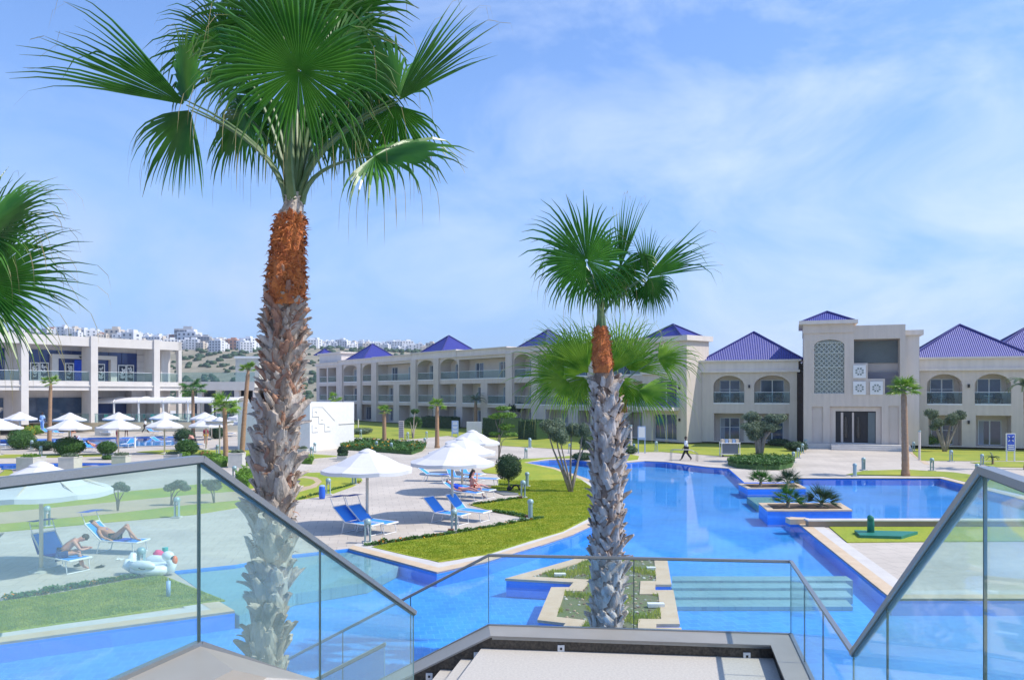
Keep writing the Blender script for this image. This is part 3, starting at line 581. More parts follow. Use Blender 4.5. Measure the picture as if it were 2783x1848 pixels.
def boots(g, path, rad, z0, z1, n, ln, wd, rnd, m, out=.5, curl=.5):
    """broken leaf bases: curved, pointed plates spiralling up the trunk"""
    for k in range(n):
        t = (k+rnd.random())/n; z = z0 + (z1-z0)*t; an = k*2.39996 + rnd.uniform(-.25, .25); c, r = path(z), rad(z)
        o = Vector((math.cos(an), math.sin(an), 0)); s = Vector((-o.y, o.x, 0)); lean = rnd.uniform(-1.25, 1.25); L = ln*rnd.uniform(.5, 1.45); W = wd*rnd.uniform(.6, 1.25)
        up = (Vector((0,0,1)) + s*lean).normalized(); side = up.cross(o).normalized(); p = c + o*(r*.86); d = (up + o*.18).normalized(); vs_ = []
        oo = out*rnd.uniform(.3, 1.5); ks = 5
        for i in range(ks+1):
            u = i/ks; w = W*(1-.72*u**1.3)*.5; cup = w*.5
            nrm = d.cross(side).normalized()
            if nrm.dot(o) < 0: nrm = -nrm
            vs_ += [p - side*w - nrm*cup*.6, p - side*w*.5 + nrm*cup*.3, p + nrm*cup*.55, p + side*w*.5 + nrm*cup*.3, p + side*w - nrm*cup*.6]
            p = p + d*L/ks; d = (d + o*oo*.42*(u+.25)*curl*2).normalized()
        tp = rnd.uniform(-.35, .35)*W
        for j in range(5): vs_[ks*5+j] = vs_[ks*5+j] + d*rnd.uniform(-.03, .05)*L*2
        fs = []
        for i in range(ks):
            for j in range(4): fs.append((i*5+j, i*5+j+1, (i+1)*5+j+1, (i+1)*5+j))
        # thickness
        base = len(vs_); vs_ += [v - o*(.012+.12*W) for v in vs_[:]]
        fs += [tuple(x+base for x in f[::-1]) for f in fs]
        for i in range(ks): fs += [(i*5, (i+1)*5, (i+1)*5+base, i*5+base), (i*5+4+base, (i+1)*5+4+base, (i+1)*5+4, i*5+4)]
        fs += [(ks*5+j+base, ks*5+j+1+base, ks*5+j+1, ks*5+j) for j in range(4)]
        g.add(vs_, [f[::-1] for f in fs], m)
def fibres(g, path, rad, z0, z1, n, ln, rnd, m, w=.006):
    for k in range(n):
        z = rnd.uniform(z0, z1); an = rnd.uniform(0, 6.283); c, r = path(z), rad(z); o = Vector((math.cos(an), math.sin(an), 0)); s = Vector((-o.y, o.x, 0))
        p = c + o*r*.97; d = (o*rnd.uniform(.1,.6) + s*rnd.uniform(-1,1) + Vector((0,0,rnd.uniform(-.5,1)))).normalized(); L = ln*rnd.uniform(.4,1.3)
        q1 = p + d*L*.6; q2 = q1 + (d + Vector((0,0,-.6)) - o*.3).normalized()*L*.5; x = d.cross(o).normalized()*w*rnd.uniform(.5,2)
        g.add([p-x, p+x, q1-x, q1+x, q2], [(0,1,3,2),(2,3,4)], m)
def interp(tab):
    tab = sorted(tab)
    def f(z):
        if z <= tab[0][0]: return tab[0][1]
        for (a, x), (b, y) in zip(tab, tab[1:]):
            if z <= b: t = (z-a)/(b-a); return x*(1-t)+y*t
        return tab[-1][1]
    return f
def trunk_from_px(tab, d):   # (disp x, disp y, half width px)
    cen = []; rad_ = []
    for x, y, hw in tab:
        p = P(x*1.1787, y*1.1787, d); cen.append((p.z, p.x)); rad_.append((p.z, hw*1.1787/K*d))
    fx, fr = interp(cen), interp(rad_); return (lambda z: Vector((fx(z), d, z))), fr
def core(g, path, rad, z0, z1, m, n=20, k=40, jit=.06, seed=0):
    pts = []; vs_ = []
    for i in range(k+1):
        z = z0+(z1-z0)*i/k; c, r = path(z), rad(z)
        for j in range(n):
            a = 2*math.pi*j/n; o = Vector((math.cos(a), math.sin(a), 0)); rr = r*(1+jit*noise.noise(Vector((o.x*2, o.y*2, z*5+seed)))*2); vs_.append(c+o*rr)
    fs = [(i*n+j, i*n+(j+1)%n, (i+1)*n+(j+1)%n, (i+1)*n+j) for i in range(k) for j in range(n)] + [tuple(k*n+j for j in range(n))]
    g.add(vs_, fs, m)
rnd = random.Random(11)
# --- the thick foreground palm
D1 = 8.2
path1, rad1 = trunk_from_px([(606,1760,40),(608,1560,40),(620,1400,38),(630,1200,41),(638,1050,42),(643,950,44),(654,850,45),(656,760,44),(658,700,40),(661,640,39),(664,560,34),(671,500,28),(677,470,22),(679,440,16)], D1)
zz = lambda y, d=D1: P(0, y*1.1787, d).z
pm = thing('palm_tree', 'tall thick fan palm with orange fibrous neck and ragged grey trunk, nearest the stairs', 'palm tree', (path1(0).x, D1, 0))
off = -Vector((path1(0).x, D1, 0)); TM = Matrix.Translation(off)
g = MB(); g.M = TM; core(g, path1, lambda z: rad1(z)*.86, 0, zz(690), M_core, seed=1); g.build('trunk', pm, smooth=True); tr1 = bpy.context.scene.objects[-1] if False else None
g = MB(); g.M = TM; boots(g, path1, lambda z: rad1(z)*.97, -.1, zz(930), 240, .25, .23, rnd, M_boot, .28, .5); boots(g, path1, lambda z: rad1(z)*.95, -.1, zz(930), 150, .24, .18, rnd, M_boot2, .3, .5); boots(g, path1, lambda z: rad1(z)*.9, .3, zz(940), 46, .30, .10, rnd, M_boot, 1.5, .6); boots(g, path1, lambda z: rad1(z)*.92, zz(1080), zz(690), 170, .16, .12, rnd, M_boot, .75, .6); boots(g, path1, lambda z: rad1(z)*.92, zz(1050), zz(680), 130, .16, .11, rnd, M_boot2, .7, .6)
g.build('leaf_base_layer', pm)
M_bootred = mat('rust_leaf_base', (.44,.24,.15), .9, (.25,.13,.09), 8, bump=.6)
g = MB(); g.M = TM; boots(g, path1, rad1, zz(1000), zz(650), 60, .16, .11, rnd, M_bootred, .45, .45); boots(g, path1, lambda z: rad1(z)*.97, zz(1120), zz(640), 60, .17, .12, rnd, M_bootred, .5, .5); fibres(g, path1, rad1, zz(1300), zz(690), 700, .10, rnd, M_bootred, .004); g.build('rusty_leaf_base_layer', pm)
g = MB(); g.M = TM; core(g, path1, rad1, zz(705), zz(495), M_fibre, k=60, jit=.16, n=28, seed=5); fibres(g, path1, rad1, zz(705), zz(500), 2200, .085, rnd, M_fibre, .006); boots(g, path1, lambda z: rad1(z)*.98, zz(700), zz(510), 150, .10, .10, rnd, M_fibre, .5, .4); g.build('fibrous_neck', pm)
g = MB(); g.M = TM; core(g, path1, lambda z: rad1(z)*.97, zz(505), zz(445), M_boot, k=14, jit=.1, seed=9); fibres(g, path1, rad1, zz(520), zz(455), 160, .05, rnd, M_boot); g.build('crown_shaft', pm)
def pal_frond(root, TMx, B, hub, axis, nrm, Rr, spread, nseg, droop, up=(0,0,1), r0=.035, r1=.012, mt=None, joined=.5, hang=.0, bulge=.3, rag=.2, name='frond'):
    g = MB(); g.M = TMx; petiole(g, B, hub, up, r0, r1, M_petiole)
    fan_blade(g, hub, axis, nrm, Rr, spread, nseg, droop, rnd, mt or M_frond, joined, bulge, rag, hang); return g.build(name, root)
def pt(x, y, dd=0): return PQ('T', x, y, D1+dd)
Bc = path1(zz(470)); B0 = lambda dx=0, dy=0: Bc + Vector((dx, dy, 0))
# facing fan in the middle, then side fans; hub, axis end point, normal, radius
pal_frond(pm, TM, B0(0,-.05), pt(1385,345,-.95), (0.05,-.10,1), (.45,-1,-.05), 1.12, R(179), 78, .22, up=(0,-.5,.9), r0=.055, joined=.5, hang=1.7, bulge=.05)
side = [  # hub(x,y,dd), axis, normal, R, spread deg, nseg, droop, hang, base offset
 ((830,520,-.25), (-.86,-.10,.50), (.15,-1,.35), 1.72, 23, 18, .14, .1, (-.07,0)),
 ((835,500,-.1), (-.15,-.1,.9), (-.8,-.6,.1), .85, 75, 26, .7, 1.2, (-.07,0)),
 ((850,545,-.05), (-.6,.1,-.75), (-.3,-.9,.3), 1.0, 60, 30, .5, .6, (-.07,.03)),
 ((1875,500,-.15), (.66,-.1,.74), (-.2,-1,.2), 1.2, 25, 18, .12, .1, (.05,0)),
 ((1870,480,0), (-.1,-.1,.5), (.8,-.6,.1), .8, 80, 26, .8, 1.2, (.05,0)),
 ((1860,520,.1), (.2,0,-.9), (.2,-.9,.2), .75, 70, 26, .9, .5, (.05,0)),
 ((1760,772,-.3), (.95,-.2,.12), (-.1,-.6,.85), .98, 115, 44, .8, 1.4, (.09,0)),
 ((1180,330,.2), (-.45,.1,.85), (.2,-1,.1), .92, 120, 46, .4, 1.2, (-.03,.05)),
 ((1540,300,.25), (.35,.1,.9), (-.2,-1,.1), .92, 120, 46, .4, 1.2, (.03,.05)),
 ((1385,180,.7), (0,.2,1), (0,-1,.1), 1.35, 140, 48, .3, 1.3, (0,.1)),
 ((1120,560,.25), (-.55,.2,-.5), (-.2,-.8,.5), .80, 95, 34, 1.2, .8, (-.04,.08)),
 ((1620,560,.3), (.5,.2,-.5), (.2,-.8,.5), .85, 95, 34, 1.2, .8, (.05,.08)),
 ((1390,560,.55), (0,.2,-.8), (0,-.9,.3), .78, 100, 36, 1.1, .6, (0,.1)),
 ((1230,480,.5), (-.35,.3,-.6), (0,-.9,.3), .95, 100, 36, 1.1, .8, (-.02,.1)),
 ((1560,470,.55), (.35,.3,-.6), (0,-.9,.3), .95, 100, 36, 1.1, .8, (.02,.1)),
 ((1040,230,.25), (-.62,.1,.72), (.3,-1,.1), .95, 75, 38, .4, 1.4, (-.05,.04)),
 ((1700,420,.3), (.5,.2,-.1), (-.2,-.9,.3), .7, 110, 36, 1.0, 1.2, (.06,.04)),
 ((1300,90,.3), (-.15,0,1), (.1,-1,0), 1.2, 130, 44, .3, 1.0, (0,.04)),
 ((1520,80,.4), (.25,0,1), (-.1,-1,0), 1.2, 130, 44, .3, 1.0, (0,.04)),
]
for hb, ax, nr, rr, spd, ns, dr, hg, bo in side:
    hp = pt(*hb); o = hp-Bc; upv = Vector((o.x*.12, o.y*.12, 1)).normalized()*.9
    pal_frond(pm, TM, B0(*bo), hp, ax, nr, rr, R(spd), ns, dr, up=upv, r0=.055, hang=hg, mt=M_frond, rag=.3)
# --- the second palm in the island and the shorter crown beside it
D2 = 14.6; rnd = random.Random(23)
path2, rad2 = trunk_from_px([(1399,1620,37),(1399,1400,37),(1399,1200,36),(1400,1000,34),(1396,900,30),(1392,850,24),(1389,842,21)], D2)
path2n, rad2n = trunk_from_px([(1391,860,22),(1388,830,22),(1387,790,19),(1386,760,14),(1386,735,10),(1384,700,7)], D2)
z2 = lambda y: P(0, y*1.1787, D2).z
pm2 = thing('palm_tree', 'fan palm with short orange neck rising from the pool island, its crown above the roofs', 'palm tree', (path2(0).x, D2, 0)); TM2 = Matrix.Translation(-Vector((path2(0).x, D2, 0)))
g = MB(); g.M = TM2; core(g, path2, lambda z: rad2(z)*.84, 0, z2(845), M_core, seed=2); g.build('trunk', pm2, smooth=True)
g = MB(); g.M = TM2; boots(g, path2, rad2, -.1, z2(880), 300, .24, .21, rnd, M_boot, .26, .5); boots(g, path2, rad2, -.1, z2(880), 150, .22, .17, rnd, M_boot2, .28, .5); boots(g, path2, lambda z: rad2(z)*.92, .2, z2(900), 40, .26, .09, rnd, M_boot, 1.3, .6); g.build('leaf_base_layer', pm2)
g = MB(); g.M = TM2; core(g, path2n, rad2n, z2(860), z2(752), M_fibre, k=40, jit=.14, n=22, seed=7); fibres(g, path2n, rad2n, z2(850), z2(755), 900, .08, rnd, M_fibre, .006); boots(g, path2n, lambda z: rad2n(z)*.96, z2(860), z2(765), 90, .10, .11, rnd, M_fibre, .5, .4); g.build('fibrous_neck', pm2)
g = MB(); g.M = TM2; core(g, path2n, rad2n, z2(755), z2(700), M_petiole, k=8, n=12, jit=.05); g.build('crown_shaft', pm2)
def pp(x, y, dd=0): return PQ('P', x, y, D2+dd)
B2 = path2n(z2(740))
f2 = [ # Pzoom hub, axis, normal, R, spread, nseg, droop, hang
 ((560,545,-.6), (-.22,0,1), (.35,-1,0), 1.27, 165, 64, .14, 2.0),
 ((800,600,-.1), (.10,0,1), (-.5,-.8,0), 1.42, 17, 12, .08, .1),
 ((800,590,0), (.3,0,-.5), (-.3,-.9,0), .85, 110, 30, 1.1, .8),
 ((985,665,-.2), (.86,0,.5), (-.3,-1,.1), 1.46, 22, 15, .10, .1),
 ((985,655,-.1), (.15,0,.95), (.3,-1,.1), .92, 30, 16, .35, .8),
 ((1000,670,0), (.5,0,-.7), (.2,-.9,.3), .72, 70, 26, 1.0, .5),
 ((600,640,.3), (-.45,.2,-.6), (0,-.9,.3), .85, 105, 36, 1.1, .8),
 ((760,640,.25), (.3,.2,-.7), (0,-.9,.3), .80, 100, 34, 1.1, .8),
 ((480,560,.3), (-.85,.1,.25), (.2,-1,.1), .85, 80, 32, .7, 1.2),
 ((700,560,.5), (.1,.2,1), (0,-1,.1), .8, 60, 26, .3, 1.1),
 ((1010,700,.1), (.25,0,-.8), (.2,-.9,.3), .75, 80, 28, 1.0, .4),
 ((690,700,-.2), (-.05,-.2,-.8), (0,-1,.3), .6, 110, 30, 1.2, .5)]
for hb, ax, nr, rr, spd, ns, dr, hg in f2:
    hp = pp(*hb); o = hp-B2; pal_frond(pm2, TM2, B2, hp, ax, nr, rr, R(spd), ns, dr, up=Vector((o.x*.25, o.y*.2, 1)).normalized()*.8, r0=.035, hang=hg, rag=.25)
D3 = 15.6; path3, rad3 = trunk_from_px([(1406,1700,27),(1406,1300,27),(1410,1050,27),(1420,950,24),(1424,920,21),(1422,880,14)], D3); z3_ = lambda y: P(0, y*1.1787, D3).z
pm3 = thing('palm_tree', 'shorter fan palm with wide light green crown, right behind the island palm', 'palm tree', (path3(0).x, D3, 0)); TM3 = Matrix.Translation(-Vector((path3(0).x, D3, 0)))
g = MB(); g.M = TM3; core(g, path3, lambda z: rad3(z)*.84, 0, z3_(880), M_core, seed=3); g.build('trunk', pm3, smooth=True)
g = MB(); g.M = TM3; boots(g, path3, rad3, -.1, z3_(960), 170, .36, .22, rnd, M_boot, .5, .5); g.build('leaf_base_layer', pm3)
g = MB(); g.M = TM3; core(g, path3, rad3, z3_(960), z3_(880), M_fibre, k=24, jit=.14, seed=8); g.build('fibrous_neck', pm3)
B3 = path3(z3_(900)); p3 = lambda x, y, dd=0: PQ('P', x, y, D3+dd)
f3 = [((575,1345,-.35), (-.6,0,.8), (.35,-1,.2), 1.35, 38, 26, .3, .8), ((720,1350,-.1), (.62,0,.78), (-.35,-1,.2), 1.35, 26, 20, .25, .6), ((545,1375,-.7), (-.45,-.3,-.55), (-.2,-.9,.4), .75, 75, 26, 1.0, .8), ((790,1380,-.3), (.35,-.2,-.7), (.2,-.9,.4), .7, 75, 26, 1.0, .6),
 ((400,1370,-.5), (-.90,-.1,.42), (.1,-1,.5), 1.2, 72, 36, .35, 1.1), ((430,1400,-.9), (-.7,-.3,-.35), (-.2,-.9,.5), .9, 75, 30, .8, .8),
 ((560,1330,.1), (-.7,0,.75), (.3,-1,.2), 1.35, 70, 38, .3, 1.1), ((620,1250,.5), (-.25,.2,1), (.1,-1,.1), 1.1, 85, 38, .3, 1.0),
 ((780,1290,.6), (.2,.2,1), (0,-1,.1), 1.35, 85, 40, .3, 1.0), ((850,1320,.2), (.62,0,.8), (-.2,-1,.2), 1.3, 62, 34, .3, 1.1),
 ((1065,1245,-.2), (.95,-.1,.2), (-.1,-.8,.6), .95, 75, 32, .7, 1.2), ((930,1465,-.6), (.88,-.3,-.05), (-.1,-.6,.8), 1.15, 62, 30, .8, .9),
 ((880,1440,-.2), (.3,-.2,-.8), (.2,-.9,.3), .75, 90, 30, .8, .5), ((500,1440,-.3), (-.35,-.2,-.8), (-.2,-.9,.3), .75, 90, 30, .8, .5),
 ((450,1220,.2), (-.75,.1,.7), (.3,-1,.2), .95, 80, 34, .4, 1.2)]
for hb, ax, nr, rr, spd, ns, dr, hg in f3:
    hp = p3(*hb); o = hp-B3; pal_frond(pm3, TM3, B3, hp, ax, nr, rr, R(spd), ns, dr, up=Vector((o.x*.5, o.y*.5, .8)).normalized()*.6, r0=.03, hang=hg, mt=M_frond2, rag=.2, joined=.38)
# --- palm whose crown enters at the left edge
rnd = random.Random(5); D4 = 7.6
hb0 = P(-115, 700, D4); pm4 = thing('palm_tree', 'fan palm at the left edge, only the right half of its dark crown in view', 'palm tree', (hb0.x, D4, 0)); TM4 = Matrix.Translation(-Vector((hb0.x, D4, 0)))
tr_ = interp([(0,.30),(4,.30),(5,.22),(5.8,.12)]); pth = lambda z: Vector((hb0.x-.25+.03*z, D4, z))
g = MB(); g.M = TM4; core(g, pth, tr_, 0, 5.8, M_core, seed=4); g.build('trunk', pm4, smooth=True); g = MB(); g.M = TM4; boots(g, pth, tr_, 0, 4.9, 150, .36, .22, rnd, M_boot); g.build('leaf_base_layer', pm4)
B4 = pth(5.6)
for hb, ax, nr, rr, spd, ns, dr, hg in [((-45,640,-.2), (.78,-.1,.62), (-.3,-.8,.6), .92, 75, 44, .28, 1.2), ((-50,765,-.5), (.98,-.1,.0), (-.1,-1,.25), .98, 85, 46, .35, .8),
    ((-60,690,.3), (.35,.1,.95), (-.1,-1,.2), .95, 70, 34, .3, 1.1), ((-95,770,-.2), (.62,-.1,-.6), (.1,-1,.3), .9, 70, 38, .45, .5), ((-260,620,0), (-.6,0,.6), (.2,-1,.3), 1.1, 100, 40, .4, 1.)]:
    hp = P(*hb[:2], D4+hb[2]); o = hp-B4; pal_frond(pm4, TM4, B4, hp, ax, nr, rr, R(spd), ns, dr, up=Vector((o.x*.4, o.y*.4, .8)).normalized()*.7, r0=.035, hang=hg, rag=.45, joined=.48)
# --- smaller palms across the garden
def small_palm(label, base, top_px, crown_r, trunk_r, n=14, seed=0, mt=None, lean_px=0, orange=True, droopy=0., dens=20, group=None, kind='fan', trunk_m=None):
    rr_ = random.Random(seed); d = base.y; top = P(top_px[0], top_px[1], d); H_ = top.z-base.z; lx = top.x-base.x
    t = thing('palm_tree', label, 'palm tree', tuple(base), 0, group)
    g = MB(); prof = [(0,1.25),(.08,1.0),(.5,.85),(.8,.8),(.93,.75),(1,.4)]; pts = [Vector((lx*f**1.3, 0, H_*f)) for f, _ in prof]
    ks = 26; P_ = []; Rr_ = []
    fx = interp([(a, b) for a, b in prof])
    for i in range(ks): f = i/(ks-1); P_.append(Vector((lx*f**1.3, 0, H_*f))); Rr_.append(trunk_r*fx(f)*(1+.07*(i%2)))
    g.tube(P_, Rr_, trunk_m or M_trunk, 10); g.build('trunk', t, smooth=True)
    c = Vector((lx, 0, H_)); g = MB()
    for k in range(n):
        an = k*2.4+rr_.uniform(-.3,.3); el = rr_.uniform(-.45,1.25) if kind == 'fan' else rr_.uniform(-.1,1.2)
        d_ = Vector((math.cos(an)*math.cos(el), math.sin(an)*math.cos(el), math.sin(el)))
        if kind == 'fan':
            hub = c + d_*crown_r*.48; g.tube([c, c+d_*crown_r*.24+Vector((0,0,.04)), hub], [trunk_r*.25, trunk_r*.13, trunk_r*.08], M_petiole, 5)
            nr = Vector((0,0,1)) - d_*d_.z + Vector((0,-.3,0)); fan_blade(g, hub, d_, nr, crown_r*.62, R(105), dens, .5+droopy, rr_, mt or M_frond2, .45, .3, 0, 1.0, steps=5)
        else:
            pts = []; p = c.copy(); dd_ = (d_+Vector((0,0,.35))).normalized(); Lf = crown_r*1.15
            for i in range(9): pts.append(p.copy()); p = p+dd_*Lf/8; dd_ = (dd_+Vector((0,0,-.16-droopy*.2))).normalized()
            g.tube(pts, [.02*(1-i/10) for i in range(9)], M_petiole, 4)
            for i in range(1, 9):
                for sgn in (-1, 1):
                    for jj in range(3):
                        b_ = pts[i-1].lerp(pts[i], jj/3); tt = (pts[i]-pts[i-1]).normalized(); sdv = tt.cross(Vector((0,0,1))).normalized()*sgn
                        e_ = b_ + (sdv*.8+tt*.7+Vector((0,0,-.25))).normalized()*crown_r*.32*(1-.08*i); w_ = tt*.03*crown_r
                        g.add([b_-w_, b_+w_, e_], [(0,1,2)], mt or M_frond2)
    g.build('crown', t); return t
m_ = lambda px, base: px/K*base.y
SP = [  # label, base, top px, crown px radius, trunk px radius, n, orange/droop, kind
 ('slender palm behind the far left clipped bushes, its crown against the white building', G(134,1217), (138,1040), 27, 5.5, 13, .3, 'fan', M_frond2),
 ('tall straight palm between the hedge clump and the pergola end', G(525,1186), (524,1060), 40, 5, 16, .3, 'fan', M_frond),
 ('bushy light green palm beside the pale concrete box planter', G(614,1253), (610,1105), 46, 7, 18, .5, 'fan', M_frond2),
 ('leaning palm with orange trunk just left of the thick foreground trunk', G(658,1240), (675,1005), 27, 7, 14, .2, 'fan', M_frond2),
 ('thin distant palm partly hidden behind the straight palm by the pergola', G(511,1165), (510,1082), 24, 4, 10, .3, 'fan', M_frond),
 ('weathered drooping date palm beside the small white tent', G(86,1172), (86,1090), 26, 4, 12, .6, 'date', M_olive),
 ('slim curved palm in front of the white block with square reliefs', G(919,1201), (909,1084), 22, 4, 12, .25, 'fan', M_frond2),
 ('small palm with pale tan trunk beside the louvred grey panel', G(1044.5,1210), (1044,1118), 22, 6, 13, .35, 'fan', M_frond2),
 ('small palm with tan trunk standing beyond the umbrella tops', G(1188,1217), (1188,1103), 27, 6, 13, .35, 'fan', M_frond2),
 ('grey green date palm growing close to the three-storey facade', G(1293,1168), (1293,1088), 30, 5, 16, .3, 'date', M_olive),
 ('palm on the lawn strip in front of the entrance pavilion', G(2461,1293), (2456,1062), 46, 9.5, 22, .4, 'fan', M_frond2),
 ('palm cut by the right edge of the view beside the blue sign', G(2796,1276), (2790,1050), 60, 10, 16, .7, 'date', M_olive),
 ('tiny young palm on the lawn near the blue sign', G(2698,1262), (2698,1243), 20, 3, 12, .3, 'date', M_leafdark)]
for i, (lb, b, tp, cr_, tr__, n, dr, kd, mt_) in enumerate(SP):
    small_palm(lb, b, tp, m_(cr_, b), m_(tr__, b), n, 40+i, mt_, droopy=dr, kind=kd)
for lb, kx, ky, z, rpx, k_ in (('dark fan palm at the left of the near pool planter, taller of the pair', 672, 352, .28, 105, 'z7'), ('dark fan palm at the right of the near pool planter', 906, 350, .28, 112, 'z7'),
        ('small spiky palm at the left of the farther pool planter', 480, 205, .15, 82, 'z7'), ('small spiky palm at the right of the farther pool planter', 668, 207, .15, 90, 'z7')):
    b = GQ(k_, kx, ky, z); r = rpx*.3877/K*b.y
    hgt = .75 if 'taller' in lb or 'left of the farther' in lb else .5
    t = thing('fan_palm', lb, 'palm', tuple(b)); g = MB(); g.tube([(0,0,-.05),(.03,0,r*hgt*.45)], [.09,.07], M_bark, 8); g.build('stem', t)
    rr_ = random.Random(int(kx)); g = MB()
    for k in range(26):
        an = k*2.4; el = rr_.uniform(-.05,1.35); d_ = Vector((math.cos(an)*math.cos(el), math.sin(an)*math.cos(el), math.sin(el))); c = Vector((.03,0,r*hgt*.45)); hub = c+d_*r*.55
        g.tube([c, hub], .012, M_petiole, 4); fan_blade(g, hub, d_, Vector((0,-.3,1)), r*.85, R(70), 17, .15, rr_, M_frond if r*hgt > .4 else M_leafdark, .25, .1, 0, .2, steps=5)
    g.build('crown', t)
# ------------------------------------------------------------------ broadleaf trees, hedges and bushes
def leaves(g, c, r, n, m, rr_, size=.05, shell=.55, flat=1.):
    c = Vector(c)
    for k in range(n):
        d = Vector((rr_.gauss(0,1), rr_.gauss(0,1), rr_.gauss(0,1))).normalized(); f = shell+(1.12-shell)*rr_.random()**.8
        bump_ = 1+.12*noise.noise(d*2.5+c); p = c+Vector((d.x*r[0], d.y*r[1], d.z*r[2]))*f*bump_
        a = Vector((rr_.gauss(0,1), rr_.gauss(0,1), rr_.gauss(0,1))).normalized(); b = (d+a*.8).normalized(); x = a.cross(b).normalized()*size*rr_.uniform(.5,1.3); y = x.cross(b).normalized()*size*rr_.uniform(.6,1.4)
        g.add([p-x-y*.6, p+x-y*.6, p+y*1.2+b*size*.3], [(0,1,2)], m)
def bush(label, base, r, m=M_leaf, n=1500, stem=0., cat='bush', nm='bush', size=.045, seed=0, group=None, flowers=None, lumps=1):
    rr_ = random.Random(seed+int(base.x*7)); t = thing(nm, label, cat, tuple(base), 0, group); g = MB(); z = stem+r[2]
    g.ell((0,0,z), (r[0]*.86, r[1]*.86, r[2]*.86), m, 20, 14, .25, seed); leaves(g, (0,0,z), r, n, m, rr_, size, .8)
    for k in range(lumps-1):
        a = rr_.uniform(0,6.28); c = (math.cos(a)*r[0]*.6, math.sin(a)*r[1]*.6, z+rr_.uniform(-.2,.5)*r[2]); g.ell(c, (r[0]*.5,r[1]*.5,r[2]*.5), m, 14, 10, .3, k); leaves(g, c, (r[0]*.58,r[1]*.58,r[2]*.58), n//3, m, rr_, size, .8)
    g.build('foliage', t)
    if stem > .05: g = MB(); g.tube([(0,0,0),(.02,.01,stem*.6),(0,0,stem+r[2]*.5)], [.04,.03,.03], M_bark, 6); g.build('stem', t)
    if flowers: g = MB(); leaves(g, (0,0,z), (r[0]*1.02,r[1]*1.02,r[2]*1.05), n//6, flowers, rr_, size*1.1, .9); g.build('flowers', t)
    return t
px = lambda n, b: n/K*b.y
def bushpx(label, u, vbase, wpx, hpx, stempx=0, **kw):
    b = G(u, vbase); return bush(label, b, (px(wpx/2,b), px(wpx/2,b)*.9, px(hpx/2,b)), stem=px(stempx,b), **kw)
bushpx('round ball topiary on a thin stem beside the lounger pads', 1382, 1329, 66, 66, 27, nm='topiary_tree', cat='topiary', n=4200, size=.03, m=M_leafdark)
bushpx('big rounded clipped bush nearest the far left pool', 187, 1237, 70, 48, 0, n=3800, lumps=3)
bushpx('clipped bush cluster at the far left beside a lamp', 56, 1221, 64, 52, 0, n=3200, lumps=3)
bushpx('small mushroom-shaped topiary left of the concrete planters', 291, 1248, 46, 32, 16, nm='topiary_tree', cat='topiary', n=2600)
bushpx('low green tuft under the mushroom-shaped topiary', 293, 1249, 28, 13, 0, n=500, m=M_leaf)
bushpx('round clipped bush on short stem in front of the far pool', 508, 1240, 56, 40, 5, nm='topiary_tree', cat='topiary', n=3000, m=M_leaf)
bushpx('dark hedge clump behind the round clipped bush', 500, 1205, 52, 40, 0, n=1800, m=M_leafdark, lumps=2)
bushpx('bush to the right of the straight palm, behind sunbathers', 590, 1192, 42, 32, 0, n=1600, m=M_leafdark)
bushpx('small ball topiary in a box near the white block', 931, 1247, 26, 28, 6, nm='topiary_tree', cat='topiary', n=1600, m=M_leafdark)
bushpx('silvery low shrub beside the white block', 982, 1180, 52, 17, 0, n=1500, m=M_olive, lumps=2)
bushpx('light green clipped hedge right of the entrance walk', 2510, 1215, 82, 36, 0, n=3000, m=M_bright, nm='hedge', cat='hedge')
bushpx('dark rounded bush below the right wing windows', 2655, 1206, 78, 46, 0, n=2000, m=M_leafdark, lumps=2)
bushpx('dark rounded bush at the far right of the right wing', 2735, 1204, 44, 44, 0, n=1300, m=M_leafdark)
bushpx('dark shrub row end at the left of the entrance steps', 2165, 1226, 56, 26, 0, n=1500, m=M_leafdark, lumps=3)
bushpx('dark low shrub at the foot of the left wing near the entrance', 2118, 1212, 60, 20, 0, n=1100, m=M_leafdark)
bushpx('low dark green mound behind the olive tree at the pool corner', 1583, 1250, 54, 20, 0, n=1500, m=M_leafdark)
bushpx('dark green mound beside the white notice board', 1706, 1233, 50, 22, 0, n=1100, m=M_leafdark)
bushpx('yellow green bush behind the far left umbrellas', 76, 1187, 34, 30, 0, n=900, m=M_bright, flowers=M_flower)
bushpx('grassy shrub between the tent and the slender palm', 101, 1181, 40, 26, 0, n=900, m=M_bright)
bushpx('dark hedge left of the narrow strip palm base', 122, 1224, 60, 26, 0, n=1100, m=M_leafdark, lumps=3)
